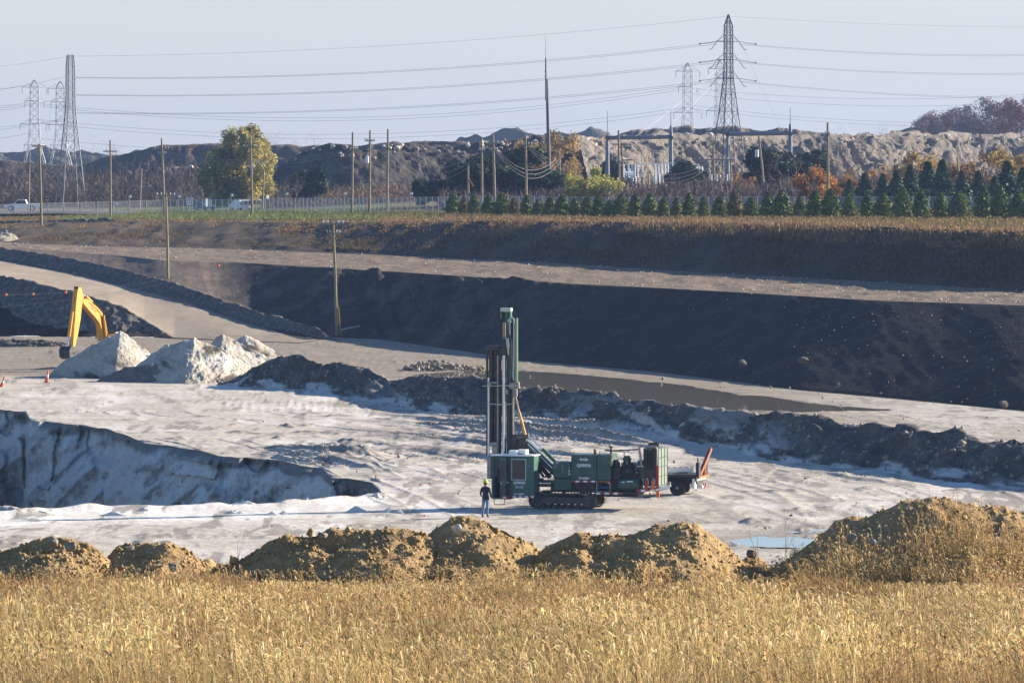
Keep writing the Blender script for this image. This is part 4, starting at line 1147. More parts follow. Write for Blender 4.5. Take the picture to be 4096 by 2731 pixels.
m = MB(); fr.box(m, 262, 290, 1126, 1262, -.605, -.595, 0); fr.box(m, 262, 290, 1292, 1354, -.605, -.595, 0); m.build('door_glass', M_glass, door)
m = MB(); fr.box(m, 296, 316, 1104, 1366, -.636, -.622, 0); m.build('door_gap_shade', M_black, door)  # black strip standing in for the shaded gap inside the cab
m = MB(); fr.box(m, 300, 312, 1272, 1276, -.66, -.636, 0); fr.box(m, 258,266,1276,1280,-.65,-.622,0); m.build('door_handle', M_silver, door)
for k in range(8):
    a = 322 + 165 * k / 8; o_ = MB(); fr.box(o_, a, a + 20, 1366 - 0.2*k, 1380 - .2*k, -.464, -.454, 0); o_.build('reflective_tape', M_red if k % 2 == 0 else M_white, cab)
for k in range(3):
    a = 256 + 20 * k; o_ = MB(); fr.box(o_, a, a + 19, 1368, 1382, -.634, -.622, 0); o_.build('reflective_tape', M_red if k % 2 == 0 else M_white, cab)
m = MB()
m.tube([P(216,1388,-.4), P(216,1424,-.4), P(288,1424,-.4), P(288,1388,-.4)], .025, 8); m.build('cab_step', M_steel, cab)
m = MB(); fr.box(m, 314, 371, 1056, 1094, -.3, .15, .03); fr.box(m, 371, 432, 1052, 1084, -.1, .5, .02); m.build('air_conditioner', M_white, cab)
rtube('roof_hose', M_black, [P(375,1092,-.25), P(390,1080,-.25), P(420,1086,-.25), P(470,1088,-.2)], .025, 6, cab)
yt = -.455
lettering('lettering', 'QXR920', .62, P(387, 1277, yt), M_lettering, cab, .035)
lettering('lettering', '853108', .40, P(387, 1305, yt), M_lettering, cab, .01)
lettering('lettering', 'CUBEX', .38, P(396, 1353, yt), M_lettering, cab, .035)
cubex_logo(cab, P(360, 1353, yt), .072)
lettering('lettering', 'QXR920', .72, P(827, 1159, .095), M_lettering, rig, .03)
lettering('lettering', 'CUBEX', .42, P(838, 1245, .095), M_lettering, rig, .035)
cubex_logo(rig, P(800, 1244, .095), .075)
lettering('lettering', 'Accia', .44, P(826, 1116, .095), M_lettering, rig, .03)
m = MB(); a = P(833,1106,.095); m.prism([(a[0],a[2]),(a[0]+.035,a[2]+.035),(a[0]+.01,a[2]+.06)], .09, .098); m.build('leaf_mark', M_yellow, rig)
# mast
mast = empty('drill_mast', (0,0,0)); mast.parent = rig
ym = 1.0
def mbox(name, mat, *a, **k): return rbox(name, mat, *a, parent=mast, **k)
mbox('mast_rail', M_green, 300, 323, 175, 1085, ym, ym + .35)
mbox('mast_rail', M_brightgreen, 359, 369, 155, 600, ym, ym + .3)
mbox('mast_back', M_steel, 323, 357, 180, 640, ym + .25, ym + .4)
mbox('mast_rail', M_steel, 326, 342, 600, 1085, ym, ym + .35)
mbox('mast_edge', M_tarp, 274, 283, 185, 330, ym, ym + .3)
m = MB()
for k in range(26): fr.box(m, 333, 352, 192 + 16 * k, 195 + 16 * k, ym + .18, ym + .24, 0)
m.build('ladder_rungs', M_grey, mast)
m = MB()
for k in range(8): fr.box(m, 303, 318, 205 + 17 * k, 208 + 17 * k, ym - .03, ym - .004, 0)
m.build('mast_lacing', M_brightgreen, mast)
mbox('mast_head', M_brightgreen, 292, 308, 105, 180, ym, ym + .3)
mbox('mast_head', M_brightgreen, 314, 328, 105, 160, ym, ym + .3)
mbox('crown_plate', M_palegreen, 257, 328, 86, 111, ym - .08, ym + .35)
m = MB(); q = P(262,112,ym); m.tube([q, (q[0],q[1],q[2]-.16), (q[0]+.04,q[1],q[2]-.24), (q[0],q[1],q[2]-.30), (q[0]-.04,q[1],q[2]-.25)], .012, 6); m.build('hoist_hook', M_yellow, mast, True)
m = MB()
for j, r_ in enumerate((0, 6)):
    m.tube([P(321+r_,268,ym-.06), P(318+r_,185,ym-.06), P(320+r_,165,ym-.06), P(328+r_*.8,152+r_*.5,ym-.06), P(338,149+r_,ym-.06), P(347-r_*.8,154+r_*.5,ym-.06), P(353-r_*.6,168,ym-.06), P(353-r_*.6,182,ym-.06)], .022, 8)
m.build('feed_hose', M_palegreen, mast, True)
m = MB(); m.tube([P(350,182,ym), P(350,420,ym), P(347,580,ym)], .02, 6); m.tube([P(336,300,ym+.1), P(340,560,ym+.1)], .015, 6); m.build('mast_cable', M_white, mast, True)
# rotary head
m = MB(); fr.box(m, 244, 300, 350, 408, ym - .35, ym, .05); fr.box(m, 262, 318, 300, 372, ym - .25, ym, .05); fr.box(m, 286,322,290,330,ym-.1,ym,.02)
m.build('rotary_head', M_steel, mast)
m = MB()
for k in range(6): m.tube([P(296+3*k,292,ym-.3), P(300+3.5*k,320+6*k,ym-.36), P(305+2*k,360,ym-.36), P(312,404,ym-.3)], .018, 6)
m.build('head_hoses', M_palegreen, mast, True)
rtube('blue_hose', M_blue, [P(270,290,ym-.3), P(284,280,ym-.3), P(300,285,ym-.3), P(308,305,ym-.3)], .02, 6, mast)
# rods in the carousel
for (x, rpx, z0, z1, y, mt) in ((178,7,560,1245,.55,M_silver),(168,8,372,1090,.75,M_steel),(197,17,372,1005,.8,M_steel),(226,14,375,1085,.8,M_steel),(240,6,410,1085,.6,M_grey),(255,11,420,1085,.85,M_steel),(281,10,408,1085,.65,M_silver),(294,5,420,1085,.75,M_steel)):
    rtube('drill_rod', mt, [P(x, z0, y), P(x, z1, y)], rpx * .00738, 14, mast)
mbox('carousel_plate', M_steel, 158, 246, 343, 374, .55, 1.15)
m = MB(); fr.box(m, 180, 238, 1000, 1022, .4, 1.0, .02); fr.box(m, 200, 236, 1022, 1085, .5, .9, .02); m.build('carousel_foot', M_grey, mast)
m = MB(); fr.box(m, 172, 232, 588, 602, .45, 1.1, .02); fr.box(m, 176, 192, 596, 626, .4, .6, .01); m.build('rod_clamp', M_grey, mast)
m = MB(); m.bar(P(136,617,.42), P(386,614,.42), .035); m.tube([P(170,738,.4), P(280,744,.38), P(330,740,.4), P(388,724,.5)], .022, 6); m.build('mast_guide_bar', M_palegreen, mast)
m = MB(); fr.box(m, 318, 352, 594, 636, .8, 1.0, .02); fr.box(m, 352, 384, 590, 634, .9, 1.1, .02); fr.box(m, 330, 370, 640, 690, 1.0, 1.2, .02); fr.box(m, 280,306,640,672,.6,.7,.01); m.build('pivot_bracket', M_grey, mast)
rtube('bracket_ring', M_tarp, [P(372,590,.88), P(383,597,.88), P(385,615,.88), P(383,632,.88), P(374,636,.88)], .025, 6, mast)
# dust column and feed gear low on the mast
m = MB(); fr.box(m, 166, 196, 1090, 1250, .45, .85, .03); m.build('dust_hood', M_grey, mast)
m = MB(); fr.box(m, 332, 372, 948, 1088, .9, 1.3, .03); fr.box(m, 372, 432, 975, 1088, .8, 1.3, .06); m.build('feed_gearbox', M_steel, mast)
rtube('hoist_drum', M_track, [P(372,962,.9), P(452,960,.9)], .13, 16, mast)
# boom and cylinders
boom = empty('boom', (0,0,0)); boom.parent = rig
m = MB(); m.bar(P(432,1010,1.1), P(640,1205,1.1), .30, .40); m.build('boom_beam', M_green, boom)
m = MB(); m.bar(P(470,1095,1.1), P(600,1240,1.2), .22, .22); m.build('boom_beam', M_steel, boom)
rtube('tilt_cylinder_barrel', M_brightgreen, [P(545,1045,.95), P(640,1140,.95)], .095, 12, boom)
rtube('tilt_cylinder_rod', M_chrome, [P(452,958,.95), P(552,1052,.95)], .04, 10, boom)
rtube('lift_cylinder_rod', M_chrome, [P(445,1010,.75), P(615,1178,.75)], .03, 10, boom)
rtube('swing_cylinder_barrel', M_yellow, [P(384,790,.8), P(428,950,.8)], .07, 12, boom)
rtube('swing_cylinder_rod', M_tarp, [P(362,690,.8), P(386,796,.8)], .04, 10, boom)
m = MB()
for k in range(5):
    m.tube([P(458+6*k,1040+6*k,.55), P(490+8*k,1100+6*k,.5), P(510+6*k,1180+4*k,.5), P(545+5*k,1236+k,.5), P(585+5*k,1228-6*k,.55), P(615,1210,.6)], .022, 7)
m.build('boom_hoses', M_black, boom, True)
m = MB(); fr.box(m, 488, 625, 1258, 1278, .3, .6, .02); fr.box(m, 488, 620, 1284, 1304, .5, .9, .02); fr.box(m, 520,545,1245,1262,.3,.6,.02); m.build('slew_frame', M_green, boom)
m = MB(); fr.box(m, 625, 660, 1240, 1315, .5, 1.3, .02); m.build('boom_pivot', M_steel, boom)

# small yellow stand under the deck
ys = Frame(1255, 265.2, 0, (1850,1180,.58667))
st = empty('light_stand', (ys.x0, ys.D0, 0), 0, 'small low stand with two yellow lamps on the ground under the rig deck', 'lamp stand')
m = MB(); ys.box(m, 1233, 1282, 1370, 1376, 0, .1, 0); m.box(ys.P(1233,1376)[0], ys.P(1238,1376)[0], 0, .1, 0, ys.P(1240,1358)[2]); m.box(ys.P(1277,1376)[0], ys.P(1282,1376)[0], 0, .1, 0, ys.P(1240,1354)[2]); m.box(ys.P(1233,1376)[0], ys.P(1282,1376)[0], .02,.08,0,.03); m.build('frame', M_steel, st)
for x, z in ((1236,1353),(1279,1348)):
    p = ys.P(x, z); MB().lathe([(.03,-.06),(.045,-.04),(.045,.05),(.02,.07)], (p[0], .05, p[2]), 10).build('lamp', M_yellow, st, True)

# ------------------------------------------------------------------ service truck parked behind the rig
ft = Frame(1465, 267.0, R(-15), (1850,1180,.58667))
trk = empty('service_truck', (ft.x0, ft.D0, 0), R(-15), 'white flatbed service truck with orange hoist arm parked behind the drill rig', 'truck')
def tbox(name, mat, x0, x1, zt, zb, y0, y1, bev=.02, parent=None):
    m = MB(); ft.box(m, x0, x1, zt, zb, y0, y1, bev); return m.build(name, mat, parent or trk)
tc = empty('truck_cab', (0,0,0)); tc.parent = trk
m = MB(); q = [ft.P(x, z, .1)[::2] for (x, z) in ((1120,1290),(1120,1205),(1150,1188),(1163,1165),(1192,1122),(1210,1112),(1290,1110),(1300,1120),(1300,1290))]
m.prism(q, .1, 2.0); m.build('cab_body', M_white, tc)
m = MB(); q = [ft.P(x, z, .09)[::2] for (x, z) in ((1176,1160),(1200,1126),(1234,1122),(1236,1160))]; m.prism(q, .088, .096); m.build('side_window', paint('green_tinted_glass', (0.03,0.09,0.06), .2, 0, .1), tc)
tbox('hood', M_white, 1050, 1150, 1195, 1290, .2, 1.9, .05, tc)
tbox('chassis_rail', M_steel, 1060, 1600, 1248, 1280, .35, 1.75)
tbox('flatbed_deck', M_steel, 1330, 1592, 1222, 1240, .05, 2.05)
tbox('far_sideboard', M_white, 1385, 1578, 1172, 1212, 2.0, 2.05, .01)
for k in range(9): tbox('reflective_tape', M_red if k % 2 == 0 else M_white, 1396 + 20*k, 1414 + 20*k, 1168, 1173, 1.985, 1.995, 0)
tbox('marker_post', M_red, 1388, 1394, 1092, 1180, 1.9, 2.0, .01)
tbox('plank', M_tarp, 1445, 1560, 1214, 1224, .3, .6, .005)
m = MB(); ft.box(m, 1455,1540,1206,1216,.8,1.4,.01); m.build('tool_tray', M_black, trk)
tbox('under_deck_box', M_black, 1395, 1590, 1240, 1268, .2, 1.8)
def wheel(x, y, r=.405, w=.26, parent=trk):
    c = ft.P(x, 1304, y); wv = empty('wheel', (c[0], y, r)); wv.parent = parent
    MB().lathe([(r*.6,0),(r*.93,.0),(r,.04),(r,w-.04),(r*.93,w),(r*.6,w)], (0,0,0), 24, 'y').build('tyre', M_black, wv, True)
    MB().lathe([(r*.15,-.02),(r*.22,.0),(r*.25,.05),(r*.5,.06),(r*.58,.015),(r*.6,.02),(r*.6,w-.02)], (0,0,0), 20, 'y').build('rim', M_grey, wv, True)
wheel(1463, 0.0); wheel(1463, .3); wheel(1500, 1.55); wheel(1110, .1); wheel(1130, 1.75)
tbox('mud_flap', M_white, 1566, 1584, 1248, 1318, .1, .5, .005)
tbox('rear_bumper', M_palegreen, 1592, 1600, 1243, 1266, .0, 2.1, .01)
hz = empty('hoist_frame', (0,0,0)); hz.parent = trk
xr0 = ft.P(1592,1200,.1)[0]
zt1 = ft.P(1600,1140,.1)[2]; zd = ft.P(1600,1236,.1)[2]
m = MB().box(xr0, xr0+.16, .05, .55, zd, zt1, .01); m.build('upright', M_black, hz)
m = MB().box(xr0, xr0+.16, 1.75, 2.25, zd, zt1, .01); m.build('upright', M_black, hz)
m = MB().box(xr0, xr0+.2, .05, 2.3, zd-.07, zd+.0, .01); m.build('cross_beam', M_orange, hz)
m = MB().box(xr0+.02, xr0+.08, .28, .34, zt1, zt1+.25); m.build('light_post', M_steel, hz)
a = (xr0+.1, .55, zd+.1); b = (xr0+.30, 2.05, zd+1.25)
m = MB().bar(a, b, .15, .17); m.build('hoist_arm', M_rust, hz)
m = MB().bar((a[0]+(b[0]-a[0])*.55, a[1]+(b[1]-a[1])*.55, a[2]+(b[2]-a[2])*.55), (b[0]+.03,b[1]+.12,b[2]+.12), .11, .12); m.build('arm_extension', M_orange, hz)
m = MB().tube([(xr0+.12,1.62,zd), (xr0+.12,1.62,zd+.72)], .045, 8); m.build('arm_prop', M_orange, hz)
m = MB(); m.tube([(xr0+.2,.9,.62),(xr0+.24,1.0,.40),(xr0+.24,1.35,.40),(xr0+.2,1.45,.62)], .03, 8); m.build('tow_hitch', M_red, trk)
tbox('rear_flap', M_white, 1618, 1636, 1294, 1310, 1.0, 1.3, .005)
rock('wheel_chock', FL(1500*.146667+462.5, (1180+1352*.58667)/4, .06), (.2,.14,.10), M_rust, 'rust red chock block on the ground beside the truck wheel', cat='wheel chock', small=True, k=1)

# ------------------------------------------------------------------ excavator
EX_D = 424.0
ex_dir = math.atan2(-.90, -.43)
fx = lambda zx: ((230 + zx / 3.733) / 4 - 512) / F * EX_D
fz = lambda zy: CAMZ - ((1120 + zy / 3.733) / 4 - HZ) * EX_D / F
x_root = fx(690)
exc = empty('excavator', (x_root, EX_D, 0), ex_dir, 'yellow excavator standing behind the tan sand pile with its arm raised', 'excavator')
def E(zx, zy):                        # local reach and height in the plane of the arm
    return ((fx(zx) - x_root) / -.43, fz(zy))
def corr(p):                          # parts reach towards the viewer: keep the seen height
    r, z = p; return (r, CAMZ - (CAMZ - z) * (EX_D - .9 * r) / EX_D)
def ep(pts): return [corr(E(*p)) for p in pts]
arm = empty('boom', (0,0,0)); arm.parent = exc
boom_poly = ep([(640,905),(705,905),(712,790),(690,640),(662,500),(640,470),(560,380),(470,290),(420,268),(392,300),(405,345),(470,440),(560,560),(610,640),(635,740),(650,850)])
m = MB().prism(boom_poly, -.23, .23); m.build('boom_beam', M_yellow, arm)
m = MB()
for s in (-.30, .30):
    p = ep([(640,520),(672,870)]); m.tube([(p[0][0],s*1.15,p[0][1]),(p[1][0],s*1.15,p[1][1])], .11, 12)
m.build('boom_cylinder', M_yellow, arm, True)
p = ep([(415,225),(460,262),(590,400),(640,470)])
MB().tube([(p[1][0],0,p[1][1]+.12),(p[3][0],0,p[3][1]+.12)], .15, 12).build('stick_cylinder', M_yellow, arm, True)
MB().tube([(p[0][0],0,p[0][1]+.1),(p[1][0],0,p[1][1]+.12)], .08, 10).build('cylinder_rod', M_chrome, arm, True)
m = MB()
for k in range(3): q = ep([(500,330),(570,400),(630,480),(650,600),(690,880)]); m.tube([(a,.36+.03*k,b+.03*k) for a, b in q], .03, 6)
m.build('boom_hoses', M_black, arm, True)
stick = empty('stick', (0,0,0)); stick.parent = exc
m = MB().prism(ep([(345,100),(378,105),(408,250),(400,300),(385,400),(372,560),(335,820),(300,985),(275,985),(285,820),(300,600),(310,420),(318,300),(330,180)]), -.21, .21); m.build('stick_beam', M_yellow, stick)
m = MB().prism(ep([(342,92),(382,98),(388,120),(340,125)]), -.2, .2); m.build('pin_boss', M_black, stick)
q = ep([(292,470),(262,840),(238,1015)])
MB().tube([(q[0][0],.0,q[0][1]),(q[1][0]+.15,.0,q[1][1])], .14, 12).build('bucket_cylinder', M_yellow, stick, True)
MB().tube([(q[1][0]+.15,0,q[1][1]),(q[2][0]+.15,0,q[2][1])], .08, 10).build('cylinder_rod', M_chrome, stick, True)
qb = ep([(235,1000),(290,985)])
bx0, bz0 = qb[0]; 
m = MB().prism([(bx0-.35,bz0),(bx0+.25,bz0+.1),(bx0+.55,bz0-.2),(bx0+.5,bz0-.75),(bx0+.1,bz0-.95),(bx0-.2,bz0-.9),(bx0+.2,bz0-.7),(bx0+.3,bz0-.5),(bx0-.1,bz0-.35)], -.5, .5); m.build('bucket', M_steel, exc)
m = MB()
for k in range(5): m.box(bx0-.35, bx0-.1, -.6+.27*k, -.5+.27*k, bz0-.98, bz0-.88)
m.build('bucket_teeth', M_steel, exc)
m = MB().box(-2.5,-.1,-1.35,1.35,1.0,1.95,.08); m.build('upper_house', M_yellow, exc)
m = MB().box(-2.95,-2.5,-1.2,1.2,.95,1.8,.12); m.build('counterweight', M_yellow, exc)
cbx = empty('operator_cab', (0,0,0)); cbx.parent = exc
m = MB().box(-1.5,.15,.35,1.3,1.2,2.75,.08); m.build('cab_body', M_yellow, cbx)
m = MB().box(-1.35,.0,1.29,1.315,1.6,2.6,0); m.box(.145,.165,.45,1.2,1.6,2.6,0); m.box(-1.35,.0,.335,.35,1.7,2.6,0); m.build('cab_glass', M_glass, cbx)
for s in (-1.4, .75):
    tr = empty('crawler_track', (0,0,0)); tr.parent = exc
    m = MB().prism([(-3.6,.45),(-3.3,.12),(-2.9,0.02),(.9,.02),(1.3,.12),(1.6,.45),(1.35,.78),(.95,.9),(-2.95,.9),(-3.35,.78)], s, s+.65); m.build('track_belt', M_track, tr)
    for k in range(7):
        MB().lathe([(.12,-.02),(.14,.0),(.14,.1)], (-2.7+.55*k, s-.02, .22), 10, 'y').build('track_roller', M_steel, tr, True)
m = MB().box(-1.9,-.1,-.8,.8,.55,1.15,.05); m.build('carbody', M_steel, exc)
m = MB().tube([(-1.0,-1.3,2.35),(-1.0,-1.3,2.9)], .07, 8); m.build('exhaust_pipe', M_steel, exc)
p = E(700,790); m = MB().tube([(-1.2,.4,fz(790)),(-1.9,.4,fz(780))], .05, 8); m.build('grab_rail', M_tarp, exc)
pl = corr(E(500, 405)); pr = corr(E(560,470))
m = MB()
for k in range(6):
    f_ = k / 5; cx = pl[0] + (pr[0]-pl[0]) * f_; cz = pl[1] + (pr[1]-pl[1]) * f_
    m.prism([(cx-.05,cz-.08),(cx+.03,cz-.06),(cx+.05,cz+.09),(cx-.03,cz+.07)], .232, .238)
m.build('faded_lettering', M_rust, arm)

# ------------------------------------------------------------------ the man
M_denim = paint('blue_denim', (0.10,0.17,0.30), .85, 0, .25, (0.2,0.25,0.33), 9)
M_navy = paint('navy_work_shirt', (0.012,0.018,0.045), .9, 0, .15, (0.03,0.035,0.06), 8)
M_skin = paint('skin', (0.34,0.19,0.12), .6, 0, .1, (0.28,0.14,0.09), 12)
M_hat = paint('lime_hard_hat', (0.42,0.66,0.02), .35, 0, .05, (0.4,0.5,0.1), 6)
M_boot = paint('brown_boot_leather', (0.07,0.045,0.028), .7, 0, .3, (0.2,0.17,0.13), 9)
def person(loc, rz):
    V = [(0,0,.98)]; E_ = []; Rr = [(.155,.125)]
    def add(par, co, r):
        V.append(co); Rr.append(r if isinstance(r, tuple) else (r, r)); E_.append((par, len(V) - 1)); return len(V) - 1
    w = add(0,(0,0,1.12),(.15,.11)); ch = add(w,(0,.01,1.30),(.175,.12)); up = add(ch,(0,.02,1.44),(.14,.10)); nk = add(up,(0,.0,1.53),.058); hd0 = add(nk,(.01,-.03,1.60),.075); hd = add(hd0,(.02,-.04,1.68),.088); ht = add(hd,(.02,-.03,1.755),.07)
    for s in (-1, 1):
        hp = add(0,(.095*s,0,.90),.105)
        kn = add(hp,(.115*s+.02,-.02 if s>0 else .01,.50),.072); an = add(kn,(.13*s+.03,.03,.11),.055); toe = add(an,(.14*s+.03,-.06,.055),.05); add(toe,(.15*s+.03,-.16,.045),.04)
        sh = add(up,(.19*s,.015,1.42),.072)
        el = add(sh,(.265*s,.02,1.15),.052)
        wr = add(el,((.30 if s>0 else .235)*s,(-.20 if s>0 else -.14),1.02 if s>0 else .97),.034)
        wx, wy, wz = V[wr]
        pm = add(wr,(wx-.01*s, wy-.07, wz-.015),(.038,.02))
        px, py, pz = V[pm]
        for j, (ox, ln) in enumerate(((-.030,.065),(-.010,.078),(.010,.072),(.030,.058))):
            a_ = add(pm,(px+ox*s, py-.035, pz-.01),.0105); b_ = add(a_,(px+ox*s*.95, py-.035-ln*.5, pz-.03),.0095); add(b_,(px+ox*s*.8, py-.035-ln*.7, pz-.06),.008)
        th = add(wr,(wx-.045*s, wy-.045, wz-.01),.012); add(th,(wx-.05*s, wy-.085, wz-.035),.010)
    me = bpy.data.meshes.new('body'); me.from_pydata(V, E_, [])
    o = bpy.data.objects.new('person', me); COL.objects.link(o)
    sk = o.modifiers.new('skin', 'SKIN'); sk.use_smooth_shade = True
    for i, r_ in enumerate(Rr):
        me.skin_vertices[0].data[i].radius = r_
    me.skin_vertices[0].data[0].use_root = True
    sb = o.modifiers.new('sub', 'SUBSURF'); sb.levels = 2; sb.render_levels = 2
    bpy.context.view_layer.update()
    dg = bpy.context.evaluated_depsgraph_get()
    m2 = bpy.data.meshes.new_from_object(o.evaluated_get(dg))
    o.modifiers.clear(); o.data = m2
    for mt in (M_navy, M_denim, M_skin, M_boot): m2.materials.append(mt)
    for p in m2.polygons:
        c = p.center; arm_ = abs(c.x) > .17 and c.z > .85
        if arm_: p.material_index = 0 if (c.z > 1.05 or c.y > -.16) else 2
        elif c.z > 1.52: p.material_index = 2
        elif c.z > .93: p.material_index = 0
        elif c.z > .13: p.material_index = 1
        else: p.material_index = 3
        p.use_smooth = True
    o.location = loc; o.rotation_euler = (0, 0, rz)
    tag(o, 'man in navy shirt and jeans with a lime hard hat, standing by the rig cab', 'person')
    # jacket hem flares a little over the jeans
    V2 = []; n = 20
    for (rx_, ry_, z) in ((.150,.125,1.18),(.172,.142,1.02),(.182,.152,.88),(.174,.145,.885)):
        for k in range(n): t = 2*math.pi*k/n; V2.append((rx_*math.cos(t), ry_*math.sin(t), z + .008*math.sin(3*t)))
    Fs = [[i*n+k, i*n+(k+1)%n, (i+1)*n+(k+1)%n, (i+1)*n+k] for i in range(3) for k in range(n)]
    hm = link('shirt_hem', raw_mesh('shirt_hem', V2, Fs, True), M_navy, o)
    m = MB().lathe([(.135,-.005),(.142,.0),(.140,.012),(.118,.02),(.116,.06),(.10,.105),(.06,.135),(.015,.145)], (.02,-.03,1.72), 20); m.build('hard_hat', M_hat, o, True)
    m = MB().prism([(-.07,.0),(.07,.0),(.09,.10),(.05,.15),(-.05,.15),(-.09,.10)], 1.715, 1.727, 'xy'); bb = m.build('hat_brim', M_hat, o); bb.location = (.02,-.30+.0,0)
    m = MB(); m.lathe([(.088,-.07),(.094,-.03),(.092,.02),(.085,.04)], (.02,-.018,1.70), 16); m.build('hair', paint('dark_hair', (0.02,0.014,0.01), .8, 0, .1), o, True)
    m = MB()
    for s in (-1,1): m.lathe([(.012,-.006),(.014,0),(.012,.006)], (.02+.032*s,-.125,1.685), 8, 'y')
    m.build('eyes', M_glass, o, True)
    m = MB().prism([(-.012,1.64),(.012,1.64),(.006,1.69),(-.006,1.69)], -.145, -.11); nn = m.build('nose', M_skin, o); nn.location = (.02,0,0)
    m = MB().box(-.005,.045,-.122,-.112,1.617,1.624); m.build('mouth', paint('lips', (0.25,0.10,0.08), .6), o)
    m = MB()
    for s in (-1,1): m.lathe([(.012,-.008),(.03,-.004),(.03,.004),(.012,.008)], (.02+.088*s,-.03,1.675), 10, 'x')
    m.build('ears', M_skin, o, True)
    return o
up_ = ((1850+158*.58667)/4)
man = person((((up_-512)/F*251.2), 251.2, .0), R(158))
# ------------------------------------------------------------------ foliage
M_leaf = leaf_mat('foliage', .7, .3)
M_needle = leaf_mat('needles', .75, .12)
M_twig = leaf_mat('twigs', .9, 0.0)
M_bark = soil('bark', [(0.3,(0.05,0.042,0.036)),(0.7,(0.16,0.135,0.115))], 3, 12, .5, .05)
def quads(C, N, size, col, seed, aspect=1.0, droop=0.0):
    """leaf-sized faces at points C, leaning normals N"""
    g = np.random.default_rng(seed); n = len(C)
    a = g.normal(size=(n, 3)); a /= np.linalg.norm(a, axis=1, keepdims=True)
    if droop: a[:, 2] = a[:, 2] * .4 - droop; a /= np.linalg.norm(a, axis=1, keepdims=True)
    b = np.cross(a, N + g.normal(scale=.5, size=(n, 3))); b /= np.linalg.norm(b, axis=1, keepdims=True) + 1e-9
    s = (size * g.uniform(.6, 1.4, n))[:, None] if np.isscalar(size) else size[:, None]
    A = a * s * aspect; B = b * s
    V = np.stack([C - A * .5, C + B * .5, C + A * .6, C - B * .5], 1)
    Fq = np.arange(n * 4).reshape(n, 4)
    return V.reshape(-1, 3), Fq, np.repeat(col, 4, axis=0)
def leaf_mesh(name, C, N, size, col, seed, mat, aspect=1.0, droop=0.0):
    V, Fq, cc = quads(C, N, size, col, seed, aspect, droop)
    me = raw_mesh(name, V, Fq); add_attr(me, 'col', cc, 'FLOAT_COLOR'); me.materials.append(mat)
    return me
def pal(g, n, cols, jit=.18):
    c = np.array(cols)[g.integers(0, len(cols), n)]
    return np.clip(c * (1 + g.normal(scale=jit, size=(n, 1))) * (1 + g.normal(scale=.06, size=(n, 3))), .004, 1)
def conifer_mesh(seed, n, cols, h=1.0, w=.30, tip=.9, size=.05, dense=True, tiers=0):
    """egg or cone shaped evergreen of unit height"""
    g = np.random.default_rng(seed)
    t = g.random(n) ** .8
    prof = np.where(t < .18, .72 + 1.55 * t, 1.0 * np.clip((1 - t) / .82, 0, 1) ** tip)
    if tiers:
        ph = (t * tiers) % 1.0; prof = prof * (1.12 - .55 * ph)
    th = g.random(n) * 2 * math.pi
    lump = 1 + .22 * np.sin(th * 3 + seed) * np.sin(t * 17 + seed) + .15 * np.sin(th * 7 + t * 31)
    rr = w * prof * lump * np.sqrt(g.uniform(.25, 1.0, n))
    C = np.stack([rr * np.cos(th), rr * np.sin(th), .03 + .97 * t], 1)
    if tiers: C[:, 2] -= .05 * rr / w
    N = np.stack([np.cos(th), np.sin(th), .3 + 0 * th], 1)
    col = pal(g, n, cols)
    return leaf_mesh('crown', C, N, size, col, seed, M_needle, 1.6, .15)
def trunk_mesh(h, r0, r1, seed=0):
    return MB().tube([(0,0,-.15),(.02*h*.3,0,h*.4),(-.01,0.01,h)], [r0, (r0+r1)/2, r1], 6)
def D_at(u, v, dmin=0):
    """distance at which the upper ground lies on picture row v"""
    D2 = float(np.interp(u, L_c2[:,0], L_c2[:,1]))
    for D in np.arange(max(D2 + 4, dmin), 1150, 2.0):
        x = (u - 512) / F * D
        if HZ + F * (CAMZ - gz(x, D)) / D <= v: return float(D)
    return 900.0
def blob_mesh(seed, n, cols, env, clusters=26, spread=.16, size=.05, hang=0.0, mat=None, aspect=1.2, shell=.55):
    """broad-leaved crown: leaves gathered in clumps spread through an envelope of unit height"""
    g = np.random.default_rng(seed)
    cc = []
    while len(cc) < clusters:
        p = g.uniform(-1, 1, 3); 
        r = np.linalg.norm(p)
        if r < 1 and r > shell * g.random() ** .3: cc.append(p)
    cc = np.array(cc)
    cs = g.uniform(.7, 1.3, clusters)
    k = g.integers(0, clusters, n)
    d = g.normal(size=(n, 3)); d = d / np.linalg.norm(d, axis=1, keepdims=True) * g.random((n, 1)) ** .5
    C = cc[k] + d * (spread * 2 * cs[k])[:, None]
    if hang: C[:, 2] -= hang * g.random(n) ** 2
    C = C * np.array(env[0]) + np.array(env[1])
    C[:, 2] = np.maximum(C[:, 2], .02)
    tone = 1 + .22 * g.normal(size=clusters)
    col = pal(g, n, cols, .12) * tone[k][:, None]
    return leaf_mesh('crown', C, d, size, np.clip(col, .004, 1), seed, mat or M_leaf, aspect, .4 if hang else 0)
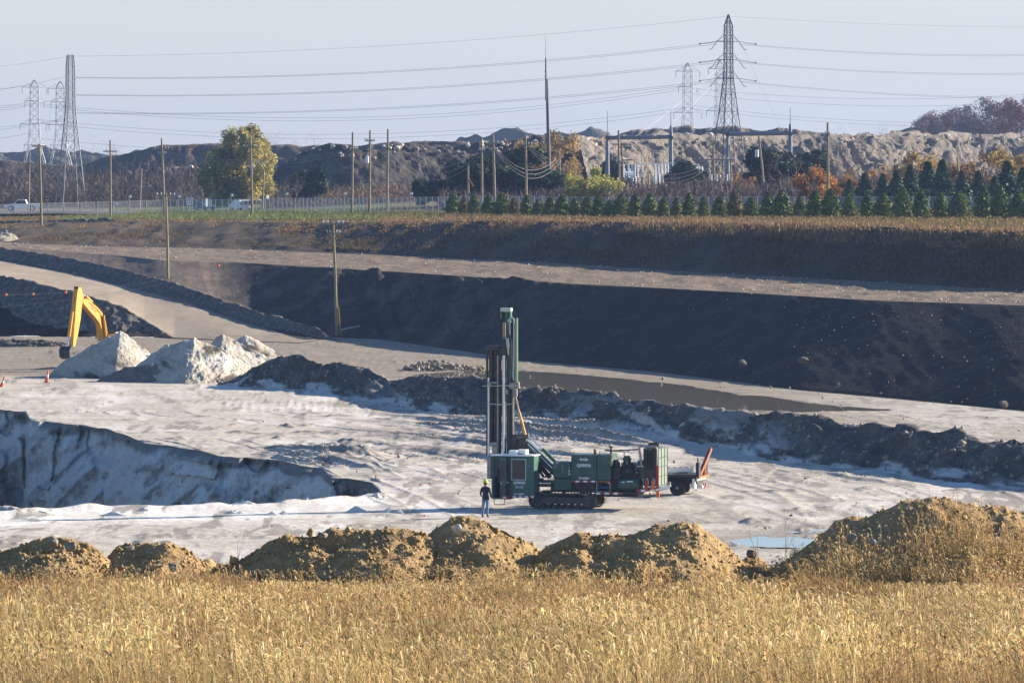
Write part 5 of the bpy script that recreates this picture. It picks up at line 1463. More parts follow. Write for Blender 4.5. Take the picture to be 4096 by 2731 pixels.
def bare_mesh(seed, h=1.0, spread=.45, depth=5, r=.02, ratio=.72, col=((.16,.12,.11),(.22,.17,.15)), n0=3, up=.5):
    """leafless tree of unit height"""
    g = random.Random(seed); V = []; Fs = []; cols = []
    c0 = np.array(col[0]); c1 = np.array(col[1])
    def seg(a, b, ra, rb, c):
        d = (b - a).normalized(); e = d.cross(Vector((g.random()-.5, g.random()-.5, .3))).normalized(); f = d.cross(e)
        n = len(V)
        for p, q in ((a, ra), (b, rb)):
            for k in range(3):
                t = 2.094 * k; V.append(p + (e * math.cos(t) + f * math.sin(t)) * q); cols.append(c)
        for k in range(3): Fs.append([n+k, n+(k+1)%3, n+3+(k+1)%3, n+3+k])
    def grow(p, d, L, rad, lev):
        q = p
        for s_ in range(2):
            d = (d + Vector((g.gauss(0,.10), g.gauss(0,.10), g.gauss(0,.05) + .03))).normalized()
            q2 = q + d * (L * .5); seg(q, q2, rad, rad * .85, c0 + (c1 - c0) * lev / depth); q = q2; rad *= .85
        if lev >= depth: return
        for k in range(n0 if lev else n0 + 1):
            dd = (d * up + Vector((g.gauss(0,1), g.gauss(0,1), g.gauss(0,.5) + .25)).normalized() * spread).normalized()
            grow(q, dd, L * ratio * g.uniform(.75, 1.15), rad * .62, lev + 1)
    grow(Vector((0,0,-.02)), Vector((0,0,1)), .30, r, 0)
    V = np.array([tuple(v) for v in V]); V[:, 2] *= 1.0; V /= V[:, 2].max()
    me = raw_mesh('branches', V, np.array(Fs)); add_attr(me, 'col', np.array(cols), 'FLOAT_COLOR'); me.materials.append(M_twig)
    return me
_tk = {}
def tree(name, label, cat, mesh, u, D, h, w=None, trunk=.25, rz=None, group=None, crown='crown', tr=.02, z=None):
    x = (u - 512) / F * D
    base = (x, D, (gz(x, D) if z is None else z) - .05)
    t = empty(name, base, random.uniform(0, 6.28) if rz is None else rz, label, cat, group)
    c = link(crown, mesh, None, t); s = w if w is not None else h
    c.scale = (s, s, h)
    if trunk:
        key = round(trunk, 2), round(tr, 3)
        if key not in _tk:
            o = trunk_mesh(trunk, tr, tr * .6).build('trunk', M_bark, t); _tk[key] = o.data
        else: o = link('trunk', _tk[key], None, t)
        o.scale = (h, h, h)
    return t

# row of clipped evergreens along the fence
CEDAR = [(.15,.19,.05),(.10,.145,.045),(.19,.21,.06),(.08,.12,.042)]
CEDB = [(.21,.165,.06),(.15,.14,.05),(.25,.175,.065)]
ced = [conifer_mesh(400 + k, 1500, CEDAR if k % 4 != 3 else CEDB, w=.37 + .025 * (k % 3), tip=.62, size=.075) for k in range(8)]
ROW = [1770,1812,1855,1897,1953,2008,2055,2106,2154,2202,2248,2299,2351,2396,2441,2485,2540,2600,2654,2706,2758,2815,2878,2939,3005,3072,3128,3200,3261,3322,3396,3468,3534,3610,3683,3762,3834,3932,4002,4076,4150]
HT = {1812:2.7,1855:2.3,1897:2.6,1953:2.4,2008:2.65,2055:2.1,2106:2.4,2154:1.9,2202:2.3,2248:2.4,2299:2.1,2351:2.3,2396:2.4,2441:1.95,2485:2.6}
ORD = ['first','second','third','fourth','fifth','sixth','seventh','eighth','ninth','tenth','eleventh','twelfth','thirteenth','fourteenth','fifteenth','sixteenth','seventeenth','eighteenth','nineteenth','twentieth']
row = ROW[1:]
for k, xf in enumerate(row):
    u = xf / 4; v = np.interp(u, [450,620,760,1024], [213.5,216.5,216.5,218.2])
    D = D_at(u, v)
    h = HT.get(xf, float(np.interp(u, [620,1024], [2.5,3.0])) * random.uniform(.78,1.15))
    if k < 20: lab = '%s clipped evergreen from the left end of the row along the fence' % ORD[k]
    elif k == len(row) - 1: lab = 'clipped evergreen cut by the right edge, end of the fence row'
    else: lab = '%s clipped evergreen from the right end of the row along the fence' % ORD[len(row) - 1 - k]
    tree('clipped_evergreen', lab, 'evergreen', ced[(k * 5 + k // 3) % 8] if xf not in (1855,2055,2939) else ced[3], u, D, h, h * random.uniform(.82,1.18), .16, group='clipped evergreens in the fence row', tr=.03)

# taller spruces behind the row on the right
SPR = [(.055,.10,.065),(.08,.13,.08),(.035,.07,.05),(.10,.135,.07)]
spr = [conifer_mesh(440 + k, 3200, SPR, w=.30 + .03 * (k % 2), tip=.85, size=.06, tiers=9 + k) for k in range(4)]
SPRUCE = [(3396,718),(3459,692),(3531,695),(3585,683),(3641,660),(3711,648),(3769,640),(3846,683),(3913,685),(3978,704),(4030,645),(4090,671),(4170,660)]
for k, (xf, yt) in enumerate(SPRUCE[:-1]):
    u = xf / 4; D = D_at(u, 217) + 55 + 12 * (k % 3); x = (u - 512) / F * D
    h = CAMZ - (yt / 4 - HZ) * D / F - gz(x, D)
    lab = ('%s dark spruce from the left in the clump behind the evergreen row' % ORD[k])
    tree('spruce_tree', lab, 'spruce', spr[k % 4], u, D, h, h * random.uniform(1.0,1.25), .2, group='spruces behind the evergreen row', tr=.02)

# dark round pines in the middle
PINE = [(.020,.046,.024),(.014,.033,.020),(.028,.056,.028)]
pin = [blob_mesh(470 + k, 8500, PINE, ((.52,.52,.50),(0,0,.50)), 24, .17, .055, mat=M_needle) for k in range(3)]
for (xf, yt, D, w, lab) in ((1845,668,745,1.15,'leftmost dark pine of the clump behind the wooden poles'),(1930,648,735,1.1,'second dark pine of the clump behind the wooden poles'),(2052,612,740,1.2,'tallest dark pine with a pointed top in the pole clump'),(2135,668,730,1.1,'dark pine right of the tallest one in the pole clump'),(2222,690,745,1.0,'dark pine behind the tall steel pole'),
                       (1706,721,790,1.05,'small lone dark pine left of the evergreen row'),(1235,675,860,.8,'green conifer right of the yellow willow'),(3052,590,730,.9,'dark pine left of the orange maple by the gantry column'),(3140,618,725,1.2,'low broad dark pine behind the orange maple'),(3205,600,760,1.0,'dark pine half hidden behind the orange maple'),(2750,655,800,1.3,'dark pine behind the right gantry column of the substation'),(2480,640,860,1.0,'dark pine behind the substation insulators')):
    u = xf / 4; x = (u - 512) / F * D; h = CAMZ - (yt / 4 - HZ) * D / F - gz(x, D)
    tree('pine_tree', lab, 'pine', pin[int(xf) % 3], u, D, h, h * w * (1.35 if 1800 < xf < 2240 else 1.1), .35, tr=.025)

# willows, maple and other coloured trees
YW = [(.46,.37,.12),(.40,.34,.12),(.32,.29,.10),(.50,.39,.11),(.26,.26,.09)]
wl_a = blob_mesh(501, 19000, YW, ((.40,.40,.47),(0,0,.52)), 60, .11, .018, hang=.28, aspect=2.2)
t = tree('willow_tree', 'large golden yellow willow behind the roadside fence', 'willow', wl_a, 1.305 * 0 + 555 * K, 905, 14.8, 14.8 * 1.02, .5, 0.4, tr=.03)
c = link('crown', blob_mesh(503, 9000, [(.20,.20,.05),(.26,.24,.06),(.13,.15,.045)], ((.30,.30,.36),(-.30,-.1,.36)), 26, .13, .019, hang=.25, aspect=2.2), None, t); c.scale = (14.2, 14.2, 14.6)  # darker second crown paints shading into the lower left of the willow
wl_b = blob_mesh(505, 10000, [(.36,.35,.09),(.42,.38,.10),(.28,.29,.08),(.46,.38,.09)], ((.60,.60,.45),(0,0,.48)), 40, .14, .034, hang=.3, aspect=2.2)
tree('willow_tree', 'small yellow green willow in front of the substation', 'willow', wl_b, 1362*K, 652, 5.6, 5.6, .4, tr=.03)
OR = [(.42,.19,.05),(.34,.15,.045),(.47,.25,.07),(.26,.14,.055)]
mp = blob_mesh(510, 5200, OR, ((.55,.55,.46),(0,0,.52)), 30, .15, .042)
D = 628; tree('maple_tree', 'bright orange maple right of the leaning pole', 'maple', mp, 1872*K, D, 4.9, 5.2, .4, tr=.03)
BRN = [(.24,.13,.05),(.30,.17,.07),(.18,.11,.06),(.34,.20,.07)]
bl = [blob_mesh(520 + k, 3600, BRN if k < 2 else [(.33,.22,.07),(.40,.27,.08),(.26,.18,.08)], ((.5,.5,.48),(0,0,.5)), 34, .13, .034) for k in range(3)]
br = [bare_mesh(540 + k, depth=5, spread=.75 + .1 * (k % 2), r=.016) for k in range(5)]
for (xd, yt, D, w, kk, lab) in ((1285,296,900,.85,2,'tall brown and gold tree behind the small willow and steel pole'),(1205,318,905,.8,2,'gold brown tree left of the tall steel pole'),(1245,322,880,.7,0,'brown tree just behind the tall steel pole'),
      (1700,395,700,1.3,0,'orange brown shrubby tree below the right gantry'),(2110,345,640,1.0,2,'olive brown tree above the left spruces'),(2165,350,655,1.2,1,'orange tinged tree behind the spruces'),(2230,352,660,1.0,1,'brown orange tree behind the right spruces'),(2290,338,660,1.1,2,'golden tree behind the rightmost spruces'),(2345,352,670,1.0,2,'yellow brown tree at the right edge behind the spruces'),
      (1960,385,640,1.1,0,'russet tree between the orange maple and the spruces'),(2030,372,660,1.1,0,'greyish brown tree above the evergreen row, left of the spruces')):
    u = xd * K; x = (u - 512) / F * D; h = CAMZ - (yt * K - HZ) * D / F - gz(x, D)
    t = tree('autumn_tree', lab, 'autumn tree', bl[kk], u, D, h, h * w, 0)
    b_ = link('branches', br[kk], None, t); b_.scale = (h * w * .8, h * w * .8, h)
for k, (xd, yt, D, w, lab) in enumerate(((1945,278,655,.9,'tall bare tree right of the pole beside the orange maple'),(1795,352,680,1.0,'bare grey tree behind the leaning pole'),(1380,300,1200,1,'distant bare tree above the spoil cliff left end'),(220,318,1200,1.2,'hazy bare tree right of the left transmission tower'),(665,290,1300,1.3,'distant bare tree on the skyline right of the golden willow'),(690,296,1310,1.0,'fainter bare tree on the skyline beside the distant one'),
      (1555,395,760,.9,'small bare tree by the substation gantry column'),(880,398,800,.8,'bare shrub by the three wooden poles'),(675,392,830,.9,'reddish bare tree left of the green conifer'),(310,400,900,1.0,'bare tree in the thicket below the left wires'),(430,395,880,1.0,'bare tree in the thicket left of the golden willow'),(2040,275,1300,1.0,'lone bare tree on top of the far spoil cliff'))):
    u = xd * K; x = (u - 512) / F * D; zb = gz(x, D); h = CAMZ - (yt * K - HZ) * D / F - zb
    tree('bare_tree', lab, 'bare tree', br[k % 5], u, D, h, h * w, 0, crown='branches')
tw = [blob_mesh(580 + k, 2600, [(.20,.14,.15),(.26,.18,.18),(.15,.11,.12)] if k < 2 else [(.30,.11,.08),(.24,.10,.08),(.20,.12,.11)], ((.52,.52,.46),(0,0,.52)), 24, .17, .020, mat=M_twig, aspect=4.0) for k in range(3)]
for k, (xd, yt, w) in enumerate(((2125,262,.9),(2160,250,1.0),(2195,246,1.0),(2230,236,1.1),(2268,222,1.0),(2300,230,1.0),(2330,222,1.1),(2365,215,1.0),(2390,220,1.0))):
    D = 1420 + 25 * (k % 3); u = xd * K; zb = 19.5; h = CAMZ - (yt * K - HZ) * D / F - zb
    if u > 1030: continue
    lab = '%s bare tree from the left on the skyline at the upper right' % ORD[k]
    t = tree('bare_tree', lab, 'bare tree', br[(k + 2) % 5], u, D, h, h * w * 1.1, 0, crown='branches', z=zb, group='skyline trees at the upper right')
    cm = link('crown', tw[k % 2] if k not in (1, 6) else tw[2], None, t); cm.scale = (h * 1.0, h * 1.0, h * .98)

# thickets: masses of twigs
def thicket(name, label, areas, n, hmin, hmax, cols, seed, wid=.05):
    g = np.random.default_rng(seed); V = []; Cc = []
    tot = sum(a[-1] for a in areas)
    for (u0, u1, Da, Db, hs, wt) in areas:
        m = int(n * wt / tot)
        u = g.uniform(u0, u1, m); D = g.uniform(Da, Db, m)
        x = (u - 512) / F * D
        zg = np.array([gz(a, b) for a, b in zip(x, D)])
        clump = 1 + .45 * vn(x * .25, D * .25, seed) + .3 * vn(x * .07, D * .06, seed + 1)
        h = (hmin + (hmax - hmin) * g.random(m)) * hs * np.clip(clump, .35, 1.7)
        s0 = g.random(m) * .75                             # twigs start all the way up
        b = np.stack([x, D, zg + h * s0], 1)
        dirv = np.stack([g.normal(size=m) * .75, g.normal(size=m) * .75, .25 + g.random(m)], 1)
        dirv /= np.linalg.norm(dirv, axis=1, keepdims=True)
        tip = b + dirv * (h * (1 - s0) * .75 + .25)[:, None]
        sd_ = np.stack([g.normal(size=m), g.normal(size=m) * .6, g.normal(size=m) * .2], 1); sd_ /= np.linalg.norm(sd_, axis=1, keepdims=True)
        w = wid * g.uniform(.6, 1.6, m)[:, None]
        V.append(np.stack([b - sd_ * w, b + sd_ * w, tip], 1)); Cc.append(np.repeat(pal(g, m, cols, .2) * np.clip(1 + .35 * vn(x * .12, D * .1, seed + 5), .5, 1.5)[:, None], 3, axis=0))
    V = np.concatenate(V).reshape(-1, 3); Cc = np.concatenate(Cc)
    me = raw_mesh(name, V, np.arange(len(V)).reshape(-1, 3)); add_attr(me, 'col', np.clip(Cc, .004, 1), 'FLOAT_COLOR')
    return tag(link(name, me, M_twig), label, 'thicket', kind='stuff')
PURP = [(.135,.098,.092),(.175,.125,.11),(.10,.078,.074),(.22,.16,.125)]
RUST = [(.30,.17,.08),(.25,.14,.075),(.36,.21,.10),(.20,.12,.07)]
thicket('thicket', 'brown leafless brush behind the evergreen row', [(440,760,690,760,.9,3),(600,900,640,700,1.1,3),(860,1060,640,720,1.3,2),(700,1050,760,900,1.4,2)], 46000, 1.2, 3.2, PURP, 601)
thicket('thicket', 'dark leafless brush left of the golden willow', [(-30,210,968,1010,1.7,3),(-30,330,1000,1060,2.1,3),(80,330,930,975,1.2,2)], 46000, 1.5, 4.2, PURP + [(.10,.11,.05)], 603, .06)
thicket('thicket', 'pale brown brush between the golden willow and the wooden poles', [(265,470,840,900,.6,2),(300,470,910,985,1.1,2)], 26000, 1.0, 3.0, PURP + RUST, 605)

# ------------------------------------------------------------------ far spoil heaps, hills
HEAPC = [(0.3,(0.075,0.062,0.052)),(0.5,(0.155,0.132,0.11)),(0.7,(0.26,0.225,0.19))]
M_heap = soil('far_heap_soil', HEAPC, .10, .8, .9, .8)
M_heapd = soil('far_heap_dark_soil', [(0.3,(0.02,0.018,0.017)),(0.5,(0.05,0.044,0.038)),(0.7,(0.14,0.12,0.10))], .12, .8, .9, .8)
M_farbrush = soil('far_brush_hazed', [(0.3,(0.06,0.047,0.04)),(0.5,(0.11,0.088,0.075)),(0.7,(0.18,0.145,0.12))], .15, 1.0, .9, .8)  # brush soil lightened so its colour stands in for haze
M_far = soil('far_wood', [(0.3,(0.05,0.055,0.045)),(0.7,(0.12,0.105,0.08))], .03, .3, .8, 2)
def heap(name, cr, D, mat, **kw):
    o, s = ridge(name, dl(cr), D, mat, **kw); return tag(o, kind='structure'), s
heap('hill', [(-120,372),(0,368),(60,372),(120,378),(180,380),(260,356),(310,348),(350,337),(410,331),(480,332),(560,333),(640,333),(720,334),(800,334),(900,328),(960,324),(1010,321),(1060,325),(1130,337),(1180,360)], 1180, M_farbrush, cols=300, rows=40, na=.35, ns=.25, seed=700, gully=.3)
o, sB = heap('spoil_heap', [(180,404),(300,392),(420,384),(500,386),(600,384),(640,372),(700,352),(750,336),(790,334),(830,345),(880,340),(905,334),(960,330),(1000,336),(1050,334),(1085,329),(1130,329),(1160,321),(1200,318),(1260,315),(1330,316),(1380,325)], [1130,1110,1085,1065,1035,1022,1005,992,985,985,990,992,994,996,998,1000,1000,1002,1004,1006,1008,1010], M_heapd, cols=500, rows=60, na=.7, ns=.25, seed=710, gully=.6, slope=1.1)
for k in range(150):
    j = int(random.random() ** .8 * 499) if False else random.randrange(40, 499); i = 40 + random.randrange(-9, 5)
    p = (sB[0][i, j], sB[1][i, j] - .3, sB[2][i, j] + .15)
    s_ = random.uniform(.25, .75) * (1.0 if random.random() < .85 else 1.6)
    rock('rock', p, (s_, s_, s_ * .85), M_palestone if random.random() < .55 else M_stone, parent=o, small=True)
o, sC = heap('spoil_heap', [(1290,330),(1320,318),(1360,314),(1400,312),(1470,309),(1540,306),(1610,308),(1680,311),(1760,312),(1830,308),(1900,306),(1960,305),(2010,306),(2060,303),(2110,306),(2160,305),(2200,304),(2260,306),(2330,303),(2420,302),(2600,300)], np.linspace(985, 1290, 21), M_heap, cols=620, rows=70, na=1.3, ns=.30, seed=720, gully=1.5, slope=.8, fb=.55)
for k in range(70):
    j = random.randrange(20, 600); i = 42 + random.randrange(-12, 3)
    s_ = random.uniform(.35, .9)
    rock('rock', (sC[0][i, j], sC[1][i, j] - .3, sC[2][i, j]), (s_, s_, s_ * .9), M_palestone if random.random() < .5 else M_stone, parent=o, small=True)
heap('spoil_heap', [(1400,318),(1440,308),(1490,301),(1530,296),(1560,290),(1600,293),(1640,296),(1680,294),(1720,292),(1780,294),(1830,298),(1880,303),(1930,312)], 1130, M_heap, cols=250, rows=40, na=.8, ns=.2, seed=730, gully=.3)
heap('hill', [(980,330),(1030,318),(1060,308),(1090,300),(1140,296),(1190,294),(1215,300),(1250,303),(1300,300),(1340,303),(1400,312)], 2300, M_far, cols=160, rows=24, na=4, ns=.05, seed=740)
heap('hill', [(-200,352),(-60,350),(0,350),(60,344),(120,342),(170,346),(240,348),(330,352),(420,360),(640,356)], 2500, M_far, cols=160, rows=24, na=4, ns=.05, seed=742)
heap('hill', [(1960,322),(2040,308),(2110,292),(2200,286),(2300,280),(2400,276),(2700,270)], 1500, M_brushsoil, cols=160, rows=24, na=1, ns=.1, seed=744)
# ------------------------------------------------------------------ poles, wires, towers
M_wood = soil('weathered_pole_wood', [(0.3,(0.14,0.11,0.075)),(0.5,(0.26,0.21,0.14)),(0.7,(0.36,0.30,0.20))], 1.5, 14, .4, .02)
M_newwood = soil('treated_yellow_wood', [(0.3,(0.17,0.14,0.075)),(0.5,(0.26,0.215,0.115)),(0.7,(0.34,0.285,0.16))], 1.5, 14, .4, .02)
M_armwood = soil('fresh_crossarm_wood', [(0.3,(0.42,0.24,0.12)),(0.7,(0.60,0.38,0.20))], 1.5, 14, .3, .01)
M_galv = paint('galvanised_steel', (0.19,0.20,0.21), .55, .3, .3, (0.2,0.18,0.16), .6)
M_darksteel = paint('dark_lattice_steel', (0.085,0.085,0.09), .6, .2, .3, (0.12,0.1,0.09), .6)
M_palest = paint('pale_lattice_steel', (0.40,0.41,0.42), .6, .2, .2, (0.3,0.28,0.25), .6)  # pale tone stands in for haze on the far pylons; also fence steel
M_wire = paint('wire_dark', (0.10,0.10,0.11), .6, .2, .1)
M_wirel = paint('wire_pale', (0.34,0.32,0.29), .6, .1, .1)
M_ins = paint('porcelain_grey', (0.62,0.63,0.64), .35, 0, .2, (0.3,0.28,0.26), 3)
M_gantry = paint('gantry_grey', (0.13,0.15,0.18), .5, .2, .2, (0.2,0.2,0.2), .8)
def pole(label, xb, xt, yt, D, arms=(), mat=None, r0=.19, r1=.13, box=None, name='utility_pole', cat='utility pole', group='wooden utility poles', armmat=None, guard=None, zb=None):
    mat = mat or M_wood
    xw = (xb * K - 512) / F * D; zb = gz(xw, D) if zb is None else zb
    t = empty(name, (xw, D, zb), 0, label, cat, group)
    top = Vector(PV(xt * K, yt * K, D)) - Vector((xw, D, zb))
    o = MB().tube([(0,0,-.3), tuple(top * .5 + Vector((.03,0,0))), tuple(top)], [r0, (r0+r1)/2, r1], 9).build('shaft', mat, t, True)
    mpx = D / F
    for (ya, hw, off) in arms:
        q = Vector(PV((xt + (xb - xt) * (ya - yt) / max(60, (zb*0+60)) * 0 + off) * K, ya * K, D)) - Vector((xw, D, zb))
        f = (q.z / top.z); c = top * f; c.y -= r0
        w = hw * K * mpx
        am = MB().box(c.x - w, c.x + w, c.y - .07, c.y + .07, c.z - .09, c.z + .09).build('crossarm', armmat or M_wood, t)
        b = MB()
        for s in (-1, 1): b.bar((c.x, c.y - .05, c.z - .75), (c.x + s * w * .45, c.y - .05, c.z - .05), .05)
        b.build('brace', armmat or M_wood, t)
        for s in (-.95, -.5, .5, .95):
            MB().lathe([(.03,0),(.035,.1),(.08,.12),(.08,.17),(.05,.19),(.07,.24),(.02,.28)], (c.x + s * w, c.y, c.z + .08), 8).build('insulator', M_ins, t, True)
    if box:
        q = Vector(PV(box[0] * K, box[1] * K, D)) - Vector((xw, D, zb))
        MB().lathe([(.20,-.5),(.26,-.46),(.26,.42),(.28,.44),(.2,.52)], (q.x, -.45, q.z), 12).build('transformer_can', M_ins, t, True)
    if guard:
        a = Vector(PV(guard[0] * K, guard[1] * K, D)) - Vector((xw, D, zb)); b = Vector(PV(guard[2] * K, guard[3] * K, D)) - Vector((xw, D, zb))
        MB().tube([tuple(top * .62), tuple(b)], .02, 5).build('guy_wire', M_wire, t)
        MB().tube([tuple(a), tuple(b)], .05, 6).build('guy_guard', M_yellow, t, True)
    return t
pole('yellow wood pole with empty tan crossarm behind the white pickup', 95, 90, 330, 721, [(335,17,90)], M_newwood, .20, .14, armmat=M_armwood)
pole('yellow wood pole rising behind the gravel berm of the haul road', 386, 381, 444, 558, [(449,21,381)], M_newwood, .165, .12)
pole('nearest yellow wood pole, standing at the end of the gravel berm', 774, 765, 509, 494, [(514,24,765),(536,15,766)], M_newwood, .155, .11, guard=(778,704,783,772))
pole('dark pole left of the left lattice tower', 65, 68, 345, 900, [(374,9,66)])
pole('wooden pole just right of the left lattice tower', 254, 253, 321, 800, [(347,16,253)])
pole('wooden pole left of the golden willow, with two crossarms', 378, 371, 317, 790, [(342,16,372),(353,9,373)])
pole('short leaning bare pole between two taller poles left of the willow', 320, 325, 386, 880)
pole('wooden pole standing in front of the golden willow', 579, 575, 311, 775, [(337,16,576)])
pole('short pole at the right edge of the golden willow', 602, 606, 388, 830)
pole('left pole of the three tall ones on the grass', 808, 810, 303, 716, [(343,6,810)])
pole('middle pole of the three tall ones, carrying a grey transformer', 848, 850, 299, 712, [(322,12,850)], box=(843,366))
pole('right pole of the three tall ones on the grass', 889, 891, 296, 708, [(341,7,891)])
pole('wooden pole at the left end of the dark pines', 1107, 1106, 317, 690, [(345,6,1106)])
pole('wooden pole with long crossarm in front of the dark pines', 1137, 1132, 305, 662, [(329,22,1133),(344,9,1134)])
pole('short pole with a yellow guy guard in front of the dark pines', 1075, 1075, 380, 720, guard=(1078,409,1088,428))
pole('wooden pole right of the pine with the pointed top', 1209, 1207, 312, 684, [(332,14,1208)])
pole('short slim pole right of the tall steel pole', 1288, 1284, 345, 800)
pole('tall wooden pole in front of the left gantry column', 1422, 1421, 299, 690, [(372,5,1421)])
pole('wooden pole with double crossarm just behind the one by the gantry', 1431, 1428, 328, 765, [(331,22,1428),(367,24,1428)])
pole('short bare post right of the substation transformer', 1491, 1489, 396, 765, r0=.15, r1=.12)
pole('wooden pole with wide crossarm below the right lattice tower', 1641, 1638, 330, 750, [(366,34,1638)])
pole('wooden pole right of the one below the lattice tower', 1681, 1676, 332, 770, [(366,10,1676)])
pole('leaning wooden pole with a transformer left of the orange maple', 1758, 1743, 312, 690, box=(1738,352))
pole('tall wooden pole right of the orange maple', 1901, 1901, 281, 606, [(308,5,1901)])
pole('broken leaning pole stub among the spruces', 2207, 2199, 361, 640, r0=.15, r1=.13)
tp = pole('very tall dark steel pole with a white whip antenna on the skyline', 1262, 1256, 181, 860, (), M_darksteel, .36, .22, name='antenna_pole', cat='pole', group=None)
dz = lambda y, D=860: CAMZ - (y * K - HZ) * D / F - tp.location.z
ax = lambda x, D=860: (x * K - 512) / F * D - tp.location.x
MB().tube([(ax(1254),-.4,dz(230)),(ax(1253.5),-.4,dz(133))], [.14,.11], 8).build('antenna_mast', M_darksteel, tp, True)
MB().tube([(ax(1253.5),-.4,dz(133)),(ax(1253),-.4,dz(82))], [.09,.05], 6).build('whip_antenna', M_white, tp, True)
m = MB()
for y in (164, 174): m.bar((ax(1254),-.4,dz(y)), (ax(1249),-.4,dz(y)), .08); 
m.build('antenna_stub', M_darksteel, tp)

def wire(label, pts, sag, r=.03, mat=None, group=None, n=26):
    (x0, y0, D0), (x1, y1, D1) = pts
    a = Vector(PV(x0 * K, y0 * K, D0)); b = Vector(PV(x1 * K, y1 * K, D1))
    P_ = []
    for k in range(n + 1):
        t = k / n; p = a + (b - a) * t; p.z -= 4 * sag * t * (1 - t); P_.append(tuple(p))
    o = MB().tube(P_, r * .72, 4).build('overhead_wire', mat or M_wire)
    return tag(o, label, 'wire', group)
G1 = 'transmission line wires'
wire('topmost thin wire between the two big lattice towers', [(160,129,955),(1673,37,930)], 1.6, .022, group=G1)
wire('topmost thin wire left of the left lattice tower', [(-60,157,1010),(156,129,955)], .3, .022, group=G1)
wire('topmost thin wire right of the right lattice tower', [(1676,37,930),(2420,62,1000)], .5, .022, group=G1)
for k, (yl, yr, ya, yb, nm) in enumerate(((177,97,100,123,'upper'),(217,140,142,166,'middle'),(258,184,186,222,'lower'))):
    for j in (0, 1):
        w_ = ('front', 'back')[j]
        wire('%s conductor of the %s phase between the two big lattice towers' % (w_, nm), [(172,yl+1.5*j,955),(1645,yr+4*j,930)], 2.0, .030, group=G1)
        wire('%s conductor of the %s phase right of the right lattice tower' % (w_, nm), [(1700,ya+2*j,930),(2420,yb+3*j,1000)], .9, .030, group=G1)
    wire('conductor of the %s phase left of the left lattice tower' % nm, [(-60,yl+35,1010),(152,yl-2+8*k,955)], .4, .028, group=G1)
for k, (y0, y1, sg) in enumerate(((238,198,6.4),(243,204,6.6),(274,246,6.0),(282,254,6.2),(318,322,4.5))):
    wire('%s sagging wire from the top between the hazy far towers' % ORD[k], [(90,y0,1480),(1575,y1,1500)], sg, .045, group='far line wires')
for k, (y0, y1) in enumerate(((193,205),(206,224),(232,268),(240,276))):
    wire('%s wire from the top right of the hazy far towers' % ORD[k], [(1585,y0+9,1500),(2420,y1+6,1560)], 2.6, .045, group='far line wires')
for k, (y0, y1) in enumerate(((192,206),(232,246),(240,256),(285,300),(302,322))):
    wire('%s wire from the top at the left edge beyond the hazy towers' % ORD[k], [(-60,y1,1520),(78,y0,1490)], .5, .045, group='far line wires')
G2 = 'pale distribution wires'
for k in range(3):
    o_ = ('upper','middle','lower')[k]
    wire('%s pale wire from the three tall poles to the pine poles' % o_, [(893,344+2*k,705),(1107,340+7*k,690)], 2.6+.5*k, .028, M_wirel, G2)
    wire('%s pale wire dipping in front of the pointed pine' % o_, [(1140,340+4*k,662),(1278+6*k,364+2*k,740)], 2.2+.4*k, .022, M_wirel, G2)
    wire('%s pale wire dipping between pine pole and gantry pole' % o_, [(1216,334+4*k,684),(1424,352+4*k,690)], 2.3+.4*k, .022, M_wirel, G2)
    wire('%s pale wire dipping across the substation' % o_, [(1432,366+2*k,740),(1650,356+4*k,750)], 2.5+.4*k, .022, M_wirel, G2)
    wire('%s faint wire between the poles left of the willow and the three tall poles' % o_, [(376,346+6*k,790),(808,340+5*k,716)], 1.6, .022, M_wirel, G2)
wire('pale wire slanting from the right lattice tower down to the left gantry', [(1650,180,930),(1500,314,850)], .6, .03, M_wirel)
wire('pale wire slanting from the right lattice tower to the gantry middle', [(1655,150,930),(1460,312,850)], .6, .03, M_wirel)
wire('thin wire slanting right from the right lattice tower', [(1705,104,930),(1800,306,850)], .4, .022)
wire('thick dark cable low in front of the left thicket', [(-40,439,800),(620,425,800)], .5, .05)
wire('second dark cable below the golden willow', [(-40,431,805),(1020,413,800)], .4, .03)
wire('wire carrying orange marker balls across the haul road', [(-60,675,483),(765,519,494)], 1.95, .014, M_wirel)
wire('lower pale wire crossing the haul road', [(-60,708,483),(765,545,494)], 1.2, .012, M_wirel)
a_ = Vector(PV(-60*K, 675*K, 483)); b_ = Vector(PV(765*K, 519*K, 494))
M_ball = paint('orange_marker_ball', (0.75,0.13,0.03), .5, 0, .1)
for x, lab in ((12,'leftmost orange marker ball on the overhead wire'),(73,'second orange marker ball from the left on the wire'),(147,'orange marker ball just above the excavator arm'),(498,'orange marker ball hanging over the dark embankment edge')):
    t = (x + 60) / 825; p = a_ + (b_ - a_) * t; p.z -= 4 * 1.95 * t * (1 - t)
    m = MB(); m.lathe([(.14*math.sin(math.pi*k/8)+.001, -.14*math.cos(math.pi*k/8)) for k in range(9)], tuple(p), 12)
    tag(m.build('marker_ball', M_ball, None, True), lab, 'marker ball', 'orange marker balls on the wire')

